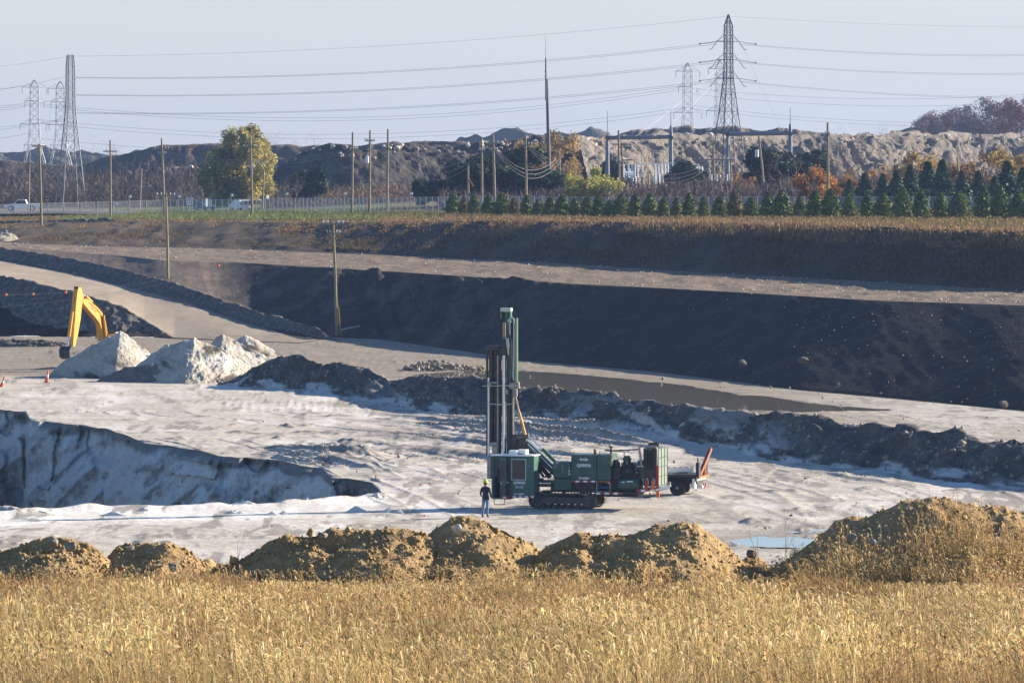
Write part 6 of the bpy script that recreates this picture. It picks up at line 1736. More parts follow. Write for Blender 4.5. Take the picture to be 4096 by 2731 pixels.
def lattice(name, label, u, D, zb, lev, mat, rz=.35, arms=(), r=.08, br=.045, group=None, strings=True, ladder=False, flat_top=False):
    """lev: [(height, half width)] from the foot up"""
    x = (u - 512) / F * D
    t = empty(name, (x, D, zb), rz, label, 'pylon', group)
    for (sx, sy) in ((-1,-1),(1,-1),(1,1),(-1,1)):
        MB().tube([(sx*w, sy*w, h) for h, w in lev], r, 4).build('leg', mat, t)
    for f in range(4):
        m = MB()
        ang = math.pi / 2 * f
        def pt(s, w, h):
            X, Y = s * w, -w
            return (X*math.cos(ang)-Y*math.sin(ang), X*math.sin(ang)+Y*math.cos(ang), h)
        for (h0, w0), (h1, w1) in zip(lev, lev[1:]):
            n = max(1, int(round((h1 - h0) / (2.1 * max(.55, (w0 + w1) / 2)))))
            for k in range(n):
                a = h0 + (h1-h0)*k/n; b = h0 + (h1-h0)*(k+1)/n; wa = w0+(w1-w0)*k/n; wb = w0+(w1-w0)*(k+1)/n
                m.bar(pt(-1,wa,a), pt(1,wb,b), br); m.bar(pt(1,wa,a), pt(-1,wb,b), br)
            m.bar(pt(-1,w1,h1), pt(1,w1,h1), br * 1.2)
        m.build('bracing', mat, t)
    wtop = lambda h: float(np.interp(h, [l[0] for l in lev], [l[1] for l in lev]))
    for (h, hl, hr) in arms:
        m = MB(); w = wtop(h)
        for s in (-1, 1):
            m.bar((-hl, 0, h), (-w, s*w, h), r*1.4); m.bar((hr, 0, h), (w, s*w, h), r*1.4)
            m.bar((-hl, 0, h), (-w, s*w, h+1.3), br); m.bar((hr, 0, h), (w, s*w, h+1.3), br)
        m.bar((-hl,0,h),(hr,0,h), r*1.6)
        m.build('crossarm', mat, t)
        if strings:
            for s, e in ((-1,-hl),(1,hr)):
                m = MB(); m.tube([(e,0,h),(e+.0*s,0,h-1.9)], .07, 6); m.build('insulator_string', M_wire, t, True)
    return t
s1 = 930 / F / 1.0
def hh(v, D, zb): return CAMZ - (v - HZ) * D / F - zb
zb1 = 9.0; D1 = 930
Z2 = lambda y: (30 + y / 2.239) / 4
lv = [(0,2.75)] + [(hh(Z2(y), D1, zb1), w / 49.0 / 1.22) for (y, w) in ((1330,125),(1120,103),(930,78),(780,60),(640,42),(560,38),(470,37),(385,36),(300,36),(225,36),(160,35),(62,4))]
t1 = lattice('lattice_tower', 'large dark lattice pylon on the right above the spoil cliff', 2914/4, D1, zb1, lv, M_darksteel, .38, [(hh(Z2(y), D1, zb1), 2.3, 2.0) for y in (302,468,632)], .11, .06, strings=False)
for k, y in enumerate((302,468,632)):
    h = hh(Z2(y), D1, zb1)
    m = MB()
    for s, e in ((-1,-2.3),(1,2.0)):
        m.tube([(e,0,h),(e+s*.5,0,h-.7),(e+s*1.0,0,h-1.35),(e+s*1.5,0,h-1.5)], .06, 5); m.tube([(e,0,h),(e+s*1.6,.0,h-.25),(e+s*3.2,0,h-.45)], .05, 5); m.lathe([(.02,-.12),(.16,-.1),(.16,.1),(.02,.12)], (e+s*3.4,0,h-.48), 8, 'x')
    m.build('insulator_string', M_wire, t1, True)
Z3 = lambda y: (180 + y / 2.306) / 4
zb2 = 7.3; D2_ = 955
lv = [(0,2.3)] + [(hh(Z3(y), D2_, zb2), w / 49.5 / 1.2) for (y, w) in ((1265,112),(1075,92),(880,72),(710,55),(620,46),(540,42),(455,40),(380,40),(295,39),(210,38),(150,35),(92,29))]
t2 = lattice('lattice_tower', 'large grey lattice pylon at the left behind the fence', (60 + 512/2.306)/4, D2_, zb2, lv, M_galv, .42, (), .10, .055)
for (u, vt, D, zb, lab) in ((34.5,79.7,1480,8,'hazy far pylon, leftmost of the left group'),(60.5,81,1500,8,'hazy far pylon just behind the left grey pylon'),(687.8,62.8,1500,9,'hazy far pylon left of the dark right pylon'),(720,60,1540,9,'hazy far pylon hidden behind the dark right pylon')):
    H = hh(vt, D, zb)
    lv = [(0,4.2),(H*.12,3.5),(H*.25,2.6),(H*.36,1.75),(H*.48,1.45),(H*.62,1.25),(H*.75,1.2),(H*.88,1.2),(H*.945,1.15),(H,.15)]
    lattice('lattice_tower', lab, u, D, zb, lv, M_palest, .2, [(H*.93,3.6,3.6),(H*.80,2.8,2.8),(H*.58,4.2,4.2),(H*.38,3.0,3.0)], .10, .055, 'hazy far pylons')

# ------------------------------------------------------------------ substation
def gantry(label, xa, xb, ya_top, yb_top, ybeam, rod, D):
    x0 = (xa * K - 512) / F * D; zb = gz(x0, D); t = empty('substation_gantry', (x0, D, zb), 0, label, 'gantry', 'substation gantries')
    for k, (xx, yt) in enumerate(((xa, ya_top), (xb, yb_top))):
        X = (xx * K - 512) / F * D - x0; h = hh(yt * K, D, zb)
        MB().tube([(X,0,-.2),(X,0,h*.9),(X,0,h)], [.46,.31,.18], 12).build('column', M_gantry, t, True)
        MB().tube([(X,0,h-.1),(X,0,hh(rod[k]*K, D, zb))], [.07,.035], 6).build('lightning_rod', M_gantry, t, True)
        MB().tube([(X,-.35,hh(ybeam*K,D,zb)),(X,.35,hh(ybeam*K,D,zb))], .40, 10).build('beam_collar', M_darksteel, t, True)
    X1 = (xb * K - 512) / F * D - x0; h = hh(ybeam * K, D, zb)
    MB().tube([(0,0,h),(X1,0,h+.15)], .34, 12).build('beam', M_gantry, t, True)
    return t
gantry('left grey tubular substation gantry with two lightning rods', 1395, 1541, 318, 288, 316, (254,250), 855)
gantry('right grey tubular substation gantry in front of the lattice pylon', 1671, 1815, 306, 284, 307.5, (296,246), 850)
def ins_post(x, yt, yb, D):
    xx = (x * K - 512) / F * D; zb = gz(xx, D)
    t = empty('insulator_post', (xx, D, zb), 0, None, None)
    h1 = hh(yt * K, D, zb); h0 = max(.3, hh(yb * K, D, zb))
    MB().box(-.09,.09,-.09,.09,-.1,h0).build('stand', M_darksteel, t)
    prof = []; n = 6
    for k in range(n):
        a = h0 + (h1 - h0) * k / n; b = h0 + (h1 - h0) * (k + .5) / n; prof += [(.12, a), (.19, a + .03), (.13, b)]
    MB().lathe(prof + [(.12, h1)], (0,0,0), 8).build('insulator', M_ins, t, True)
    MB().lathe([(.12,0),(.16,.03),(.12,.15)], (0,0,h1), 8).build('cap', M_white, t, True)
    return t
posts = [(x,379,407) for x in (1432,1443,1452,1458,1464,1475,1505,1512,1519,1527,1534)] + [(x,408,430) for x in (1453,1461,1505,1511)] + [(x,402,421) for x in (1514,1521,1529,1536,1543,1551,1557)] + [(x,402,420) for x in (1634,1641,1647,1654,1670,1680)] + [(1600,384,400),(1606,384,400),(1612,384,400)]
PLAB = ["tall grey porcelain insulator under the upper busbar, %s from the left" % ORD[i] for i in range(11)] + ["lower grey insulator on the transformer side, %s from the left" % ORD[i] for i in range(4)] + ["short grey insulator by the left gantry right column, %s from the left" % ORD[i] for i in range(7)] + ["short grey insulator near the lattice pylon foot, %s from the left" % ORD[i] for i in range(6)] + ["grey insulator between the two gantries, %s from the left" % ORD[i] for i in range(3)]
for k, p in enumerate(posts):
    t = ins_post(p[0], p[1], p[2], 838 + (k * 7) % 15)
    tag(t, PLAB[k], 'insulator', 'substation insulator posts')
def busbar(label, x0, y0, x1, y1, D):
    a = PV(x0*K, y0*K, D); b = PV(x1*K, y1*K, D)
    tag(MB().tube([a, b], .07, 6).build('busbar', M_white, None, True), label, 'busbar', 'substation busbars')
busbar('upper pale busbar on the tall insulators of the substation', 1425, 378.5, 1550, 374, 842)
busbar('lower pale busbar on the short insulators at the right gantry column', 1512, 401, 1560, 400.5, 842)
xx = (1447*K-512)/F*846; zb = gz(xx, 846)
t = empty('transformer', (xx, 846, zb), 0, 'pale grey substation transformer tank right of the small willow', 'transformer')
MB().box(-1.0,1.0,-.7,.7,0,3.0,.06).build('tank', M_ins, t)
m = MB(); [m.box(-.95+.24*k,-.85+.24*k,-.95,-.7,.5,2.6) for k in range(8)]; m.build('cooling_fins', M_galv, t)
for k, x in enumerate((-.6,0,.6)): MB().tube([(x,0,3.0),(x*1.5,0,4.4)], [.18,.08], 8).build('bushing', M_ins, t, True)
MB().tube([(-.9,.3,3.6),(.9,.3,3.6)], .28, 12).build('conservator', M_white, t, True)
xx = (1292*K-512)/F*780; zb = gz(xx, 780)
t = empty('utility_truck', (xx, 780, zb), R(20), 'small white truck beside the slim pole, half hidden in brush', 'truck')
MB().prism([(-2.2,.6),(-2.2,1.3),(-1.2,1.5),(-.7,2.3),(.7,2.3),(.8,1.4),(2.3,1.4),(2.3,.6)], -.9, .9).build('body', M_white, t)
MB().prism([(-1.05,1.55),(-.62,2.15),(.5,2.15),(.5,1.55)], -.915, .915).build('window', M_glass, t)
for x in (-1.4,1.5):
    for y in (-.92,.72): MB().lathe([(.2,0),(.4,.02),(.4,.18),(.2,.2)], (x,y,.4), 14, 'y').build('wheel', M_black, t, True)
MB().tube([(1.2,0,1.4),(1.5,0,2.6),(2.4,0,3.0)], .1, 6).build('crane_arm', M_white, t, True)

# ------------------------------------------------------------------ fence, roadside things
M_mesh, nt, b, out = new_mat('chain_link')
b.inputs['Base Color'].default_value = (.40,.41,.43,1); b.inputs['Roughness'].default_value = .6; b.inputs['Metallic'].default_value = .3
tr_ = nd(nt, 'ShaderNodeBsdfTransparent'); mx_ = nd(nt, 'ShaderNodeMixShader')
w1 = nd(nt, 'ShaderNodeTexWave'); w1.inputs['Scale'].default_value = 3.0; w1.inputs['Distortion'].default_value = 0
r_ = ramp(nt, w1.outputs['Fac'], [(0.0,(.18,.18,.18)),(1.0,(.34,.34,.34))])
nt.links.new(r_.outputs[0], mx_.inputs[0]); nt.links.new(tr_.outputs[0], mx_.inputs[1]); nt.links.new(b.outputs[0], mx_.inputs[2]); nt.links.new(mx_.outputs[0], out.inputs['Surface'])
FEN = [(-60,826),(0,828),(165,846),(235,815),(300,770),(380,705),(450,662),(560,628),(700,580),(860,535),(1060,482)]
FEN = [p for p in FEN if p[0] <= 380] + [(u_, D_at(u_, float(np.interp(u_, [450,620,760,1024], [213.5,216.5,216.5,218.2]))) + 12) for u_ in (450,520,620,700,780,860,940,1000)] + [(1060, D_at(1000, 218) + 4)]
fu = np.array([p[0] for p in FEN], float); fD = np.array([p[1] for p in FEN], float)
uu = np.linspace(-60, 1060, 3000); DD = np.interp(uu, fu, fD); XX = (uu - 512) / F * DD
Ls = np.concatenate([[0], np.cumsum(np.hypot(np.diff(XX), np.diff(DD)))])
fe = empty('chain_link_fence', (float(XX[0]), float(DD[0]), gz(float(XX[0]), float(DD[0]))), 0, 'long grey chain link fence with steel posts behind the grass and evergreens', 'fence')
fo = Vector(fe.location)
npst = int(Ls[-1] / 3.1)
pp = []
post_me = MB().tube([(0,0,-.1),(0,0,2.15)], .055, 6).build('post', M_palest, fe, True); 
first = True
for k in range(npst + 1):
    s_ = Ls[-1] * k / npst; x = float(np.interp(s_, Ls, XX)); y = float(np.interp(s_, Ls, DD)); z = gz(x, y)
    pp.append((x, y, z))
    o = post_me if first else link('post', post_me.data, None, fe)
    first = False; o.location = Vector((x, y, z)) - fo
for k in range(npst):
    a, b2 = Vector(pp[k]) - fo, Vector(pp[k+1]) - fo
    me = raw_mesh('mesh_panel', [a + Vector((0,0,.05)), b2 + Vector((0,0,.05)), b2 + Vector((0,0,2.0)), a + Vector((0,0,2.0))], [[0,1,2,3]])
    link('mesh_panel', me, M_mesh, fe)
m = MB().tube([tuple(Vector(p) - fo + Vector((0,0,2.05))) for p in pp], .03, 4); m.build('top_rail', M_palest, fe)

for k, (x, yt, D) in enumerate(((296,450,822),(409,450,830),(530,447,800),(656,444,770),(790,443,745),(942,443,690))):
    xx = (x * K - 512) / F * D; zb = gz(xx, D); h = hh(yt * K, D, zb)
    t = empty('marker_post', (xx, D, zb), 0, '%s short wooden post with a small white box, counting from the left along the fence' % ORD[k], 'post', 'short box posts along the fence')
    MB().tube([(0,0,-.1),(0,0,h)], .075, 7).build('post', M_wood, t, True)
    MB().box(-.02,.36,-.16,.16,h-.22,h+.12,.03).build('box', M_white, t)
    MB().prism([(-.08,h+.12),(.42,h+.12),(.17,h+.28)], -.2, .2).build('box_roof', M_galv, t)
def sign(label, x, y, w, h, D, txt=None, rz=0.0, mat=None, oct_=False):
    xx = (x * K - 512) / F * D; zb = gz(xx, D) - .4; zc = hh(y * K, D, zb)
    t = empty('road_sign', (xx, D, zb), rz, label, 'road sign', 'signs along the road')
    MB().tube([(0,.05,0),(0,.05,zc)], .04, 6).build('post', M_galv, t)
    if oct_: MB().lathe([(w*.5,-.01),(w*.5,.01)], (0,0,zc), 8, 'y').build('panel', mat or M_galv, t)
    else: MB().box(-w/2, w/2, -.015, .015, zc - h/2, zc + h/2).build('panel', mat or M_white, t)
    if txt:
        lettering('lettering', '45', w * .62, (0, -.02, zc - h * .20), M_black, t, .02)
        lettering('lettering', 'LIMIT', w * .7, (0, -.02, zc + h * .14), M_black, t, .02)
        lettering('lettering', 'SPEED', w * .7, (0, -.02, zc + h * .34), M_black, t, .02)
sign('white speed limit 45 sign behind the fence', 437, 462, .95, 1.2, 838, True, R(8))
sign('pale blank sign back right of the dark blue car, left panel', 475, 465, .5, 1.3, 836, None, R(40), M_ins)
sign('pale blank sign back right of the dark blue car, right panel', 481.5, 465.5, .75, 1.25, 835, None, R(-30), M_palegreen)
sign('dark round backed sign right of the white SUV', 615, 452, .8, .8, 850, None, R(55), M_galv, True)
sign('small white notice on the fence left of the speed sign', 268, 467, .55, .45, 818, None)
# the public road behind the fence
def zroad(x, D):
    u = 512 + F * x / D
    return gz(x, D) + float(np.interp(u, [0, 60, 150], [.85, .7, .03]))
M_asph = soil('road_asphalt', [(0.3,(0.05,0.05,0.05)),(0.7,(0.10,0.098,0.095))], .3, 4, .3, .02)
ru_ = np.linspace(-90, 330, 80); Vr = []
for (d_, zz) in ((828, -.3), (833, 0), (858, 0), (863, -.3)):
    for u_ in ru_:
        x_ = (u_ - 512) / F * d_; Vr.append((x_, d_, zroad(x_, d_) + zz + .02))
tag(link('road', raw_mesh('road', Vr, grid_faces(4, 80), True), M_asph), kind='structure')
# white pickup
def car_wheels(t, xs, ys, r=.40, w=.24):
    for x in xs:
        for y in ys:
            wv = empty('wheel', (x, y, r)); wv.parent = t
            MB().lathe([(r*.6,0),(r*.95,.0),(r,.03),(r,w-.03),(r*.95,w),(r*.6,w)], (0,-w/2,0), 18, 'y').build('tyre', M_black, wv, True)
            MB().lathe([(r*.1,-.02),(r*.5,-.01),(r*.62,.0),(r*.62,w)], (0,-w/2,0), 14, 'y').build('rim', M_silver, wv, True)
xx = (52 * K - 512) / F * 842; zb = zroad(xx, 842) + .02
t = empty('pickup_truck', (xx, 842, zb), 0, 'white pickup truck facing left on the road behind the fence', 'pickup truck')
m = MB().prism([(-2.9,.45),(-2.95,.75),(-2.85,1.05),(-1.55,1.18),(-.75,1.82),(.55,1.86),(.75,1.25),(2.85,1.25),(2.9,.55),(2.3,.5),(2.15,.85),(1.6,.98),(1.1,.85),(.95,.45),(-1.3,.42),(-1.45,.8),(-1.95,.95),(-2.4,.8),(-2.5,.45)], -.95, .95); m.build('body', M_white, t)
MB().prism([(-1.30,1.22),(-.68,1.74),(.0,1.76),(.0,1.22)], -.965, .965).build('front_window', M_glass, t)
MB().prism([(.06,1.22),(.06,1.76),(.48,1.77),(.58,1.22)], -.965, .965).build('rear_window', M_glass, t)
MB().box(-3.0,-2.85,-.9,.9,.45,.75,.03).build('front_bumper', M_steel, t)
MB().box(2.86,2.98,-.9,.9,.5,.7,.03).build('rear_bumper', M_grey, t)
MB().box(.12,.26,-.985,-.955,1.10,1.15).build('door_handle', M_black, t)
for s in (-.85,.62): MB().box(-2.99,-2.9,s,s+.25,.85,1.0,.02).build('headlight', M_silver, t)
car_wheels(t, (-1.95,1.6), (-.86,.86))
def suv(label, x, D, rz, mat, zoff, h=1.75, cat='car', name='suv_car'):
    xx = (x * K - 512) / F * D; zb = zroad(xx, D) + zoff
    t = empty(name, (xx, D, zb), rz, label, cat, 'cars on the road')
    k = h / 1.75
    MB().prism([(-2.25,.4),(-2.3,.75),(-2.1,1.02),(-1.2,1.12),(-.55,1.68*k),(1.7,1.72*k),(2.15,1.1),(2.25,.9),(2.2,.4)], -.92, .92).build('body', mat, t)
    MB().prism([(-1.02,1.12),(-.45,1.58*k),(1.5,1.6*k),(1.85,1.12)], -.932, .932).build('side_window', M_glass, t)
    MB().prism([(-.72,1.15),(-.72,1.60*k),(.72,1.60*k),(.72,1.15)], 0, .012, 'yz' if False else 'xz').build('rear_window', M_glass, t)
    o = t.children[-1]; o.rotation_euler = (R(-21), 0, R(90)); o.location = (2.17, 0, 0.02) ; o.rotation_euler = (0, 0, R(90))
    o.location = (2.10, 0, 0)
    for s in (-.92, .66): MB().box(2.12,2.28,s,s+.26,.92,1.18,.02).build('tail_light', M_red, t)
    for s in (-.85,.6): MB().box(-2.32,-2.2,s,s+.25,.72,.9,.02).build('headlight', M_silver, t)
    MB().box(2.15,2.32,-.85,.85,.45,.65,.03).build('rear_bumper', mat, t)
    car_wheels(t, (-1.4,1.45), (-.82,.82), .36)
suv('white sport utility car seen from behind on the road', 551, 838, R(-62), M_white, .02)
suv('dark blue car on the road behind the fence, by the pale sign backs', 470, 850, R(118), paint('car_dark_blue', (0.03,0.05,0.10), .35, 0, .1), .02, 1.5)
# ------------------------------------------------------------------ dry grass
M_grass = leaf_mat('dry_grass', .8, .42)
def stems(name, label, pos, h, lean, cols, seed, w, head=True, leaves=1, headlen=.10, headw=.014):
    """pos (n,3) feet, h heights; each plant: bent stem, drooping seed head, leaf blades"""
    g = np.random.default_rng(seed); n = len(pos)
    th = g.random(n) * 2 * math.pi
    d = np.stack([np.cos(th), np.sin(th), 0 * th], 1)
    wind = np.array([-.5, -.2, 0])
    L = (d * lean * g.random((n, 1)) + wind * lean * .35)
    sd = np.stack([np.cos(th + 1.57 + g.normal(scale=.5, size=n)), .5 * np.sin(th + 1.57), 0 * th], 1); sd[:, 0] = np.where(np.abs(sd[:, 0]) < .4, .6, sd[:, 0]); sd /= np.linalg.norm(sd, axis=1, keepdims=True)
    hz_ = np.stack([0 * h, 0 * h, h], 1)
    p0 = pos; p1 = pos + hz_ * .55 + L * (h * .25)[:, None]; p2 = pos + hz_ * .97 + L * (h * .8)[:, None]
    ww = (w * g.uniform(.6, 1.4, n))[:, None]
    V = [np.stack([p0 - sd * ww, p0 + sd * ww, p1 + sd * ww * .8, p1 - sd * ww * .8, p2 + sd * ww * .5, p2 - sd * ww * .5], 1)]
    Fq = [np.array([[0,1,2,3],[3,2,4,5]])]
    C = [np.clip(pal(g, n, cols, .18) * (1 + .28 * vn(pos[:,0] * .9, pos[:,1] * .45, 51) + .25 * vn(pos[:,0] * .22, pos[:,1] * .12, 52))[:, None], .01, 1)]
    if head:
        dr = (d * .6 + wind) ; dr[:, 2] = .25; dr /= np.linalg.norm(dr, axis=1, keepdims=True)
        hl = (headlen * g.uniform(.6, 1.3, n))[:, None]; hw = headw * g.uniform(.6, 1.3, n)[:, None]
        q1 = p2 + dr * hl * .55 + np.array([0,0,.02]); q2 = q1 + (dr * np.array([1,1,-2.5])) * hl * .55
        V.append(np.stack([p2 - sd * hw * .5, p2 + sd * hw * .5, q1 + sd * hw, q1 - sd * hw, q2 + sd * hw * .4, q2 - sd * hw * .4], 1))
        Fq.append(np.array([[0,1,2,3],[3,2,4,5]])); C.append(np.clip(C[0] * 1.25, 0, 1))
    for k in range(leaves):
        f = g.uniform(.1, .7, n)[:, None]
        b0 = p0 + (p2 - p0) * f
        t2 = g.random(n) * 6.28; ld = np.stack([np.cos(t2), np.sin(t2), .5 + g.random(n) * .6], 1)
        ll = (h * g.uniform(.25, .5, n))[:, None]
        b1 = b0 + ld * ll * .55; b2 = b1 + ld * np.array([1,1,-.5]) * ll * .5
        lw = w * 1.3
        V.append(np.stack([b0 - sd * lw, b0 + sd * lw, b1 + sd * lw, b1 - sd * lw, b2, b2 + sd * .001], 1)); Fq.append(np.array([[0,1,2,3],[3,2,5,4]])); C.append(C[0] * g.uniform(.75, 1.05, (n, 1)))
    VV = np.concatenate([v.reshape(-1, 3) for v in V]); off = 0; FF = []
    for v, f in zip(V, Fq):
        FF.append((f[None] + (np.arange(n) * 6)[:, None, None] + off).reshape(-1, 4)); off += n * 6
    CC = np.concatenate([np.repeat(c, 6, axis=0) for c in C])
    me = raw_mesh(name, VV, np.concatenate(FF)); add_attr(me, 'col', CC, 'FLOAT_COLOR')
    return tag(link(name, me, M_grass), label, 'grass', kind='stuff')
def field_pos(n, Da, Db, seed, umin=-110, umax=1134, dens=None):
    g = np.random.default_rng(seed)
    D = np.sqrt(g.uniform(Da**2, Db**2, n)); u = g.uniform(umin, umax, n)
    x = (u - 512) / F * D
    if dens is not None:
        k = g.random(n) < dens(x, D, u); x = x[k]; D = D[k]; u = u[k]
    ny = np.interp(D, [4,30,60,92,97], [15.6,13.4,11.8,10.2,9.6])
    z = ny + .10 * fbm(x * .4, D * .2, 3, 2) - .02
    return np.stack([x, D, z], 1), u
STRAW = [(.53,.37,.165),(.60,.44,.205),(.44,.305,.13),(.36,.255,.11),(.66,.51,.265),(.32,.24,.10)]
BROWN = [(.34,.21,.095),(.27,.17,.08),(.42,.27,.12),(.22,.145,.075)]
g_ = np.random.default_rng(3)
P0, u0_ = field_pos(55000, 52, 92.2, 901)
hh_ = np.interp(P0[:,1], [52,66,78,86,90,93], [1.15,1.05,.75,.24,.09,.05]) * (.36 + .34 * np.random.default_rng(5).random(len(P0))) * (1 + .30 * vn(P0[:,0] * .35, P0[:,1] * .15, 31) + .35 * vn(P0[:,0] * 1.3, P0[:,1] * .8, 32)) * (1 + .7 * sstep(76, 86, P0[:,1]) * np.maximum(-.7, 1.4 * fbm(P0[:,0] * .8, P0[:,1] * .3, 3, 35)))
mixb = (vn(P0[:,0] * .16, P0[:,1] * .06, 41) + .6 * vn(P0[:,0] * .6, P0[:,1] * .25, 43) + sstep(64, 84, P0[:,1]) * .7 + .2 * sstep(500, 900, u0_)) > .45
stems('dry_grass', 'golden dry grass filling the foreground', P0[~mixb], hh_[~mixb], .5, STRAW, 910, .0034, True, 1, .085, .010)
stems('dry_grass', 'browner dry grass patches in the foreground', P0[mixb], hh_[mixb] * 1.0, .5, BROWN + STRAW[2:4], 911, .0034, True, 1, .085, .010)
# grass on the overgrown mound and between the mounds
PX, PY, PZ, S_ = mound_surf[5]
g_ = np.random.default_rng(8)
ii = g_.integers(1, int(PX.shape[0] * .62), 9000); jj = g_.integers(1, PX.shape[1] - 1, 9000)
keep = g_.random(9000) < np.clip(1.1 - ii / (PX.shape[0] * .62) * 1.15 + .35 * vn(jj * .02, ii * .03, 3), .04, 1)
ii, jj = ii[keep], jj[keep]
Pm = np.stack([PX[ii, jj], PY[ii, jj] - .02, PZ[ii, jj] - .03], 1)
stems('dry_grass', 'dry brown grass growing on the tall mound at the right', Pm, .14 + .26 * g_.random(len(Pm)), .45, STRAW + BROWN, 915, .0028, True, 1, .06, .009)
for mi, nn in ((0,500),(1,500),(2,800),(3,500),(4,900)):
    PX, PY, PZ, S_ = mound_surf[mi]
    ii = g_.integers(0, int(PX.shape[0] * .22), nn); jj = g_.integers(1, PX.shape[1] - 1, nn)
    Pm = np.stack([PX[ii, jj], PY[ii, jj] - .03, PZ[ii, jj] - .03], 1)
    stems('dry_grass', 'sparse dry grass at the foot of a soil mound', Pm, .08 + .14 * g_.random(nn), .5, STRAW + BROWN, 920 + mi, .0028, True, 1, .06, .008)
# tall thin weeds standing in the gap
def weed(label, u, D, h, seed, dark=False, z=None):
    me = bare_mesh(seed, depth=4, spread=.45, r=.006, ratio=.62, col=((.16,.10,.05),(.26,.17,.09)) if not dark else ((.05,.035,.025),(.08,.055,.04)), n0=2, up=1.1)
    x = (u - 512) / F * D
    t = empty('weed_plant', (x, D, (gz(x, D) if z is None else z) - .03), random.uniform(0,6), label, 'weed', 'tall weeds')
    c = link('stalks', me, None, t); c.scale = (h * .8, h * .8, h)
    if dark:
        g = np.random.default_rng(seed); n = 60
        C = np.stack([g.normal(scale=.10, size=n), g.normal(scale=.10, size=n), .35 + .65 * g.random(n)], 1) * np.array([h, h, h])
        link('seed_heads', leaf_mesh('seed_heads', C, np.tile([0,0,1.], (n,1)), .028, pal(g, n, [(.06,.035,.025),(.09,.05,.035)]), seed, M_twig), None, t)
weed('thin reddish weed standing left in the gap beside the puddle', 760, 92.5, 1.35, 31)
weed('thin reddish weed in the middle of the gap beside the puddle', 782, 93, 1.6, 32)
weed('thin reddish weed right in the gap beside the puddle', 800, 92.6, 1.0, 33)
weed('pale thin weed rising above the low mound at the left', 235, 92, 1.1, 34)
weed('dark brown seed stalk in the grass at the lower right', 818, 63, .62, 35, True)
weed('small dark seed stalk left of the taller one at the lower right', 800, 62, .42, 36, True)
weed('dark seed stalks at the bottom edge near the right corner', 888, 58.5, .5, 37, True)
weed('dark seed stalk at the bottom edge right of centre', 640, 58, .45, 38, True)
weed('dark seed stalk at the bottom edge, second from centre', 715, 58, .4, 39, True)

# brushy bank: reeds and weeds on the slope and its crest, seen small
def bank_pos(n, seed):
    g = np.random.default_rng(seed)
    u = g.uniform(-40, 1064, n); t = g.random(n)
    Da = np.interp(u, L_b2[:,0], L_b2[:,1]); Dc = np.interp(u, L_c2[:,0], L_c2[:,1])
    t = t * 1.0 + .12
    D = Da + (Dc - Da) * t + np.where(t > 1, (t - 1) * 60, 0)
    x = (u - 512) / F * D
    z = np.array([gz(a, b) for a, b in zip(x, D)])
    return np.stack([x, D, z], 1), u, t
Pb, ub, tb = bank_pos(30000, 77)
cl_ = vn(Pb[:,0] * .22, Pb[:,1] * .12, 8) + .6 * vn(Pb[:,0] * .6, Pb[:,1] * .3, 9)
hb = np.where(tb > .66, 1.0, .42) * (.30 + .62 * np.clip(cl_ * .6 + .5, 0, 1.2)) * np.random.default_rng(4).uniform(.6, 1.2, len(Pb))
kb = ((tb < 1.0) | (ub > 380)) & (np.random.default_rng(6).random(len(Pb)) < np.clip(.5 + .75 * cl_ + .3 * sstep(.75, .95, tb), .08, 1) * np.where(ub < 330, .6, 1))
gold = (tb > .66 + .12 * vn(Pb[:,0] * .1, Pb[:,1] * .1, 3)) & kb  # brush colours paint the light: sunlit crest, shaded slope below
dk = (~gold) & kb
def tufts(name, label, Pq, h, cols, seed, wid=.05):
    g = np.random.default_rng(seed); V = []; C = []
    for k in range(4):
        n = len(Pq); b = Pq + np.stack([g.normal(scale=.25, size=n), g.normal(scale=.25, size=n), 0 * h], 1)
        tip = b + np.stack([g.normal(scale=.22, size=n) * h, g.normal(scale=.22, size=n) * h, h * g.uniform(.6, 1.15, n)], 1)
        w = wid * g.uniform(.6, 1.6, n)[:, None]; sdv = np.stack([np.ones(n), g.normal(scale=.4, size=n), 0 * h], 1)
        V.append(np.stack([b - sdv * w, b + sdv * w, tip], 1).reshape(-1, 3)); C.append(np.repeat(pal(g, n, cols, .22), 3, axis=0))
    V = np.concatenate(V); C = np.concatenate(C)
    me = raw_mesh(name, V, np.arange(len(V)).reshape(-1, 3)); add_attr(me, 'col', C, 'FLOAT_COLOR')
    return tag(link(name, me, M_grass), label, 'brush', kind='stuff')
tufts('dry_brush', 'russet dry grass along the crest of the brushy bank, in a sunlit tint', Pb[gold], hb[gold] * np.where(ub[gold] < 380, .38, .55), [(.24,.155,.085),(.30,.195,.10),(.19,.125,.075),(.34,.22,.105)], 931)
tufts('dry_brush', 'brown weeds on the brushy bank, tinted dark for shade', Pb[dk], hb[dk], [(.13,.09,.055),(.18,.12,.07),(.09,.07,.045),(.14,.13,.05)], 932)
# short grass of the upper plain and the sparse weeds of the terrace
g = np.random.default_rng(12); n = 16000
u = g.uniform(-30, 1054, n); Dc = np.interp(u, L_c2[:,0], L_c2[:,1]); D = Dc + 5 + g.random(n) ** 1.3 * 150
x = (u - 512) / F * D; z = np.array([gz(a, b) for a, b in zip(x, D)])
Pg = np.stack([x, D, z], 1); gm = (u > 60) & (u < 400 + 40 * g.normal(size=n)) & (D > Dc + 15)
tufts('grass', 'green grass on the verge below the roadside fence', Pg[gm], .18 + .2 * g.random(gm.sum()), [(.15,.19,.055),(.19,.21,.07),(.12,.16,.05),(.24,.22,.09)], 941, .09)
tufts('grass', 'brown grass in front of the evergreen row', Pg[~gm], .15 + .22 * g.random((~gm).sum()), [(.22,.15,.08),(.28,.19,.09),(.17,.12,.06),(.15,.14,.05)], 942, .09)

